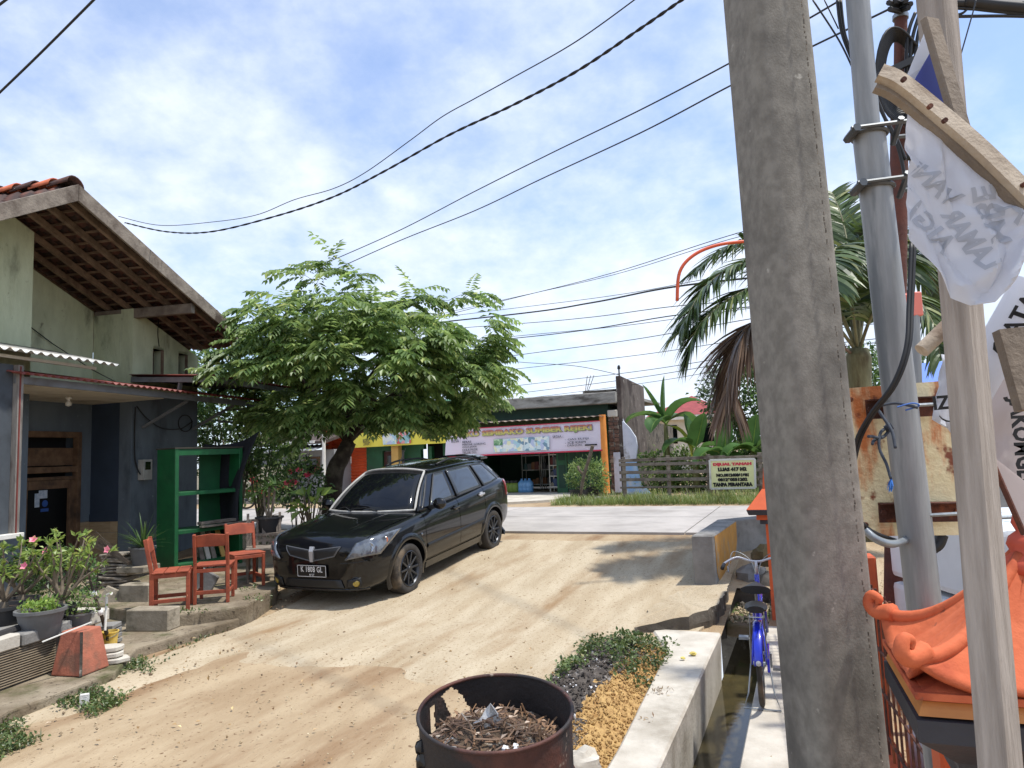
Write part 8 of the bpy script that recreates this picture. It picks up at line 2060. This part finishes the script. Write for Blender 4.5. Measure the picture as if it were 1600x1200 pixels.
for k, (px, py, w_, lab) in enumerate(((166, 1041, .30, 'lowest broken pale slab beside the terracotta plinth'), (162, 1032, .27, 'middle broken pale slab beside the terracotta plinth'), (163, 1023, .24, 'topmost broken pale slab beside the terracotta plinth'))):
    p = onz(px, 1040, .10); random.seed(70 + k); b = MB(); pl = [V((p.x + w_ / 2 * math.cos(a) * random.uniform(.8, 1.1), p.y + .1 + w_ * .4 * math.sin(a) * random.uniform(.8, 1.1), .105 + k * .05)) for a in [2 * math.pi * i / 8 for i in range(8)]]; b.prism(pl, (0, 0, .042)); setp(b.build('broken_slab', CONC, bev=.008), lab, 'slab', 'broken slabs by the terracotta plinth')
for k in range(4):
    p = onz(143, 1018, .10); b = MB(); b.box(V((p.x, p.y + .25, .13 + k * .05)), (.20, .2, .04), Matrix.Rotation(R(-12 + 6 * k), 3, 'Z')); setp(b.build('grey_tile', CONCG, bev=.005), ('lowest', 'second', 'third', 'topmost')[k] + ' grey tile of the small pile behind the terracotta plinth', 'tile', 'small pile of grey tiles')
b = MB(); c = onz(172, 958, .1); b.box(V((c.x, c.y, .24)), (.26, .05, .30), Matrix.Rotation(R(25), 3, 'Y') @ Matrix.Rotation(R(-15), 3, 'X')); setp(b.build('leaning_slab', BLOCKM, bev=.01), 'pale slab leaning against the pier near the tap', 'slab')
b = MB(); c = onz(300, 930, .24); b.box(V((c.x, c.y + .35, .36)), (.30, .05, .26), Matrix.Rotation(R(30), 3, 'Y')); setp(b.build('leaning_slab', CONCG, bev=.01), 'grey slab lying tilted under the orange chairs', 'slab')
b = MB(); b.bar(at(66, 1003, 6.0), at(143, 972, 6.3), .014, .008); setp(b.build('white_strip', WHITEP), 'thin white strip lying along the planter coping edge', 'strip')
b = MB(); c = onz(132, 1098, .03); b.box(c + V((0, 0, .03)), (.06, .04, .07), Matrix.Rotation(R(20), 3, 'Z')); setp(b.build('litter_box', PAP), 'scrap of white litter in the weeds by the kerb', 'litter')

# ------------------------------------------------------------ overhead wires
def wire(label, pts, r, twisted=False, grp='overhead wires'):
    P = spline([at(*p) for p in pts], 10)
    if not twisted:
        b = MB(); b.tube(P, r, 5); return setp(b.build('overhead_wire', CABLE, smooth=True), label, 'wire', grp)
    t = thing('twisted_cable', label, 'cable', P[-1], group=grp)
    Q = spline(P, 6)
    for ph in (0, math.pi):
        b = MB(); b.tube([p + (V((0, 0, 1)) * math.sin(i * .30 + ph) + V((.6, .8, 0)) * math.cos(i * .30 + ph)) * r * .8 for i, p in enumerate(Q)], r, 5); b.build('strand', CABLE, t, smooth=True)
wire('thick twisted cable sweeping from the top down to the green house gable', [(1085, -14, 4.6), (1000, 45, 5.0), (900, 112, 5.5), (800, 165, 6.1), (700, 212, 6.8), (600, 268, 7.6), (520, 308, 8.4), (430, 338, 9.2), (330, 362, 10), (260, 362, 10.8), (195, 348, 11.4)], .0075, True)
wire('thin wavy wire running above the thick twisted cable to the gable', [(1010, -14, 5.0), (900, 65, 5.6), (800, 122, 6.3), (740, 155, 6.8), (690, 183, 7.2), (640, 220, 7.8), (570, 270, 8.5), (520, 295, 9.0), (460, 312, 9.6), (400, 336, 10.2), (330, 347, 10.8), (250, 352, 11.3), (185, 338, 11.5)], .0055)
wire('black cable crossing the top left corner of the sky', [(-20, 163, 7), (60, 86, 6.6), (150, -4, 6.2)], .012)
wire('short black wire end at the very top left corner', [(-10, 14, 6), (14, -4, 6)], .012)
wire('upper of two wires rising from the tree to the concrete pole', [(500, 415, 17), (620, 362, 15), (740, 300, 13), (860, 240, 11), (1000, 172, 9), (1145, 96, 7.5), (1262, 30, 6.5), (1330, -10, 6)], .010)
wire('lower of two wires rising from the tree to the concrete pole', [(500, 432, 17), (620, 378, 15), (740, 330, 13), (845, 280, 11.3), (1000, 208, 9), (1145, 132, 7.5), (1262, 76, 6.5), (1390, 14, 5.6)], .010)
for k, (x0, y0, x1, y1, r, sg_) in enumerate(((770, 474, 1140, 368, .012, 6), (780, 470, 1140, 374, .010, 7), (795, 492, 1055, 448, .028, 3), (800, 482, 1140, 430, .010, 4), (780, 508, 1060, 478, .012, 3), (750, 534, 1060, 492, .016, 4), (760, 530, 1170, 482, .010, 4), (800, 556, 1180, 497, .012, 4), (820, 575, 1180, 528, .010, 3), (830, 600, 1180, 552, .010, 3), (830, 612, 1180, 560, .010, 3), (840, 620, 1180, 570, .008, 3))):
    mx_, my_ = (x0 + x1) / 2, (y0 + y1) / 2 + sg_
    wire(('topmost wire', 'second wire', 'thick black wire', 'fourth wire', 'fifth wire', 'sixth darker wire', 'seventh wire', 'eighth wire', 'ninth wire', 'tenth wire', 'eleventh wire', 'lowest wire')[k] + ' of the roadside lines behind the palm', [(x0 - 320, y0 + (y0 - y1) * .75, 34), (x0, y0, 27), (mx_, my_, 23), (x1, y1, 19), (x1 + 200, y1 - (y0 - y1) * .5, 17)], r, False, 'roadside power lines behind the palm')
wire('wire from the shop wall bracket slanting up to the left', [(969, 586, 22.3), (900, 572, 24), (815, 566, 26), (700, 556, 30)], .010)
b = MB(); b.tube(spline([at(1058, 470, 9), at(1062, 425, 9), at(1085, 398, 9), at(1125, 382, 9), at(1180, 376, 9)], 6), .022, 8); setp(b.build('orange_hose', mat('orange_sleeve', RGB(206, 84, 44), None, rough=.5), smooth=True), 'orange plastic sleeve on a wire above the palm frond', 'cable sleeve')
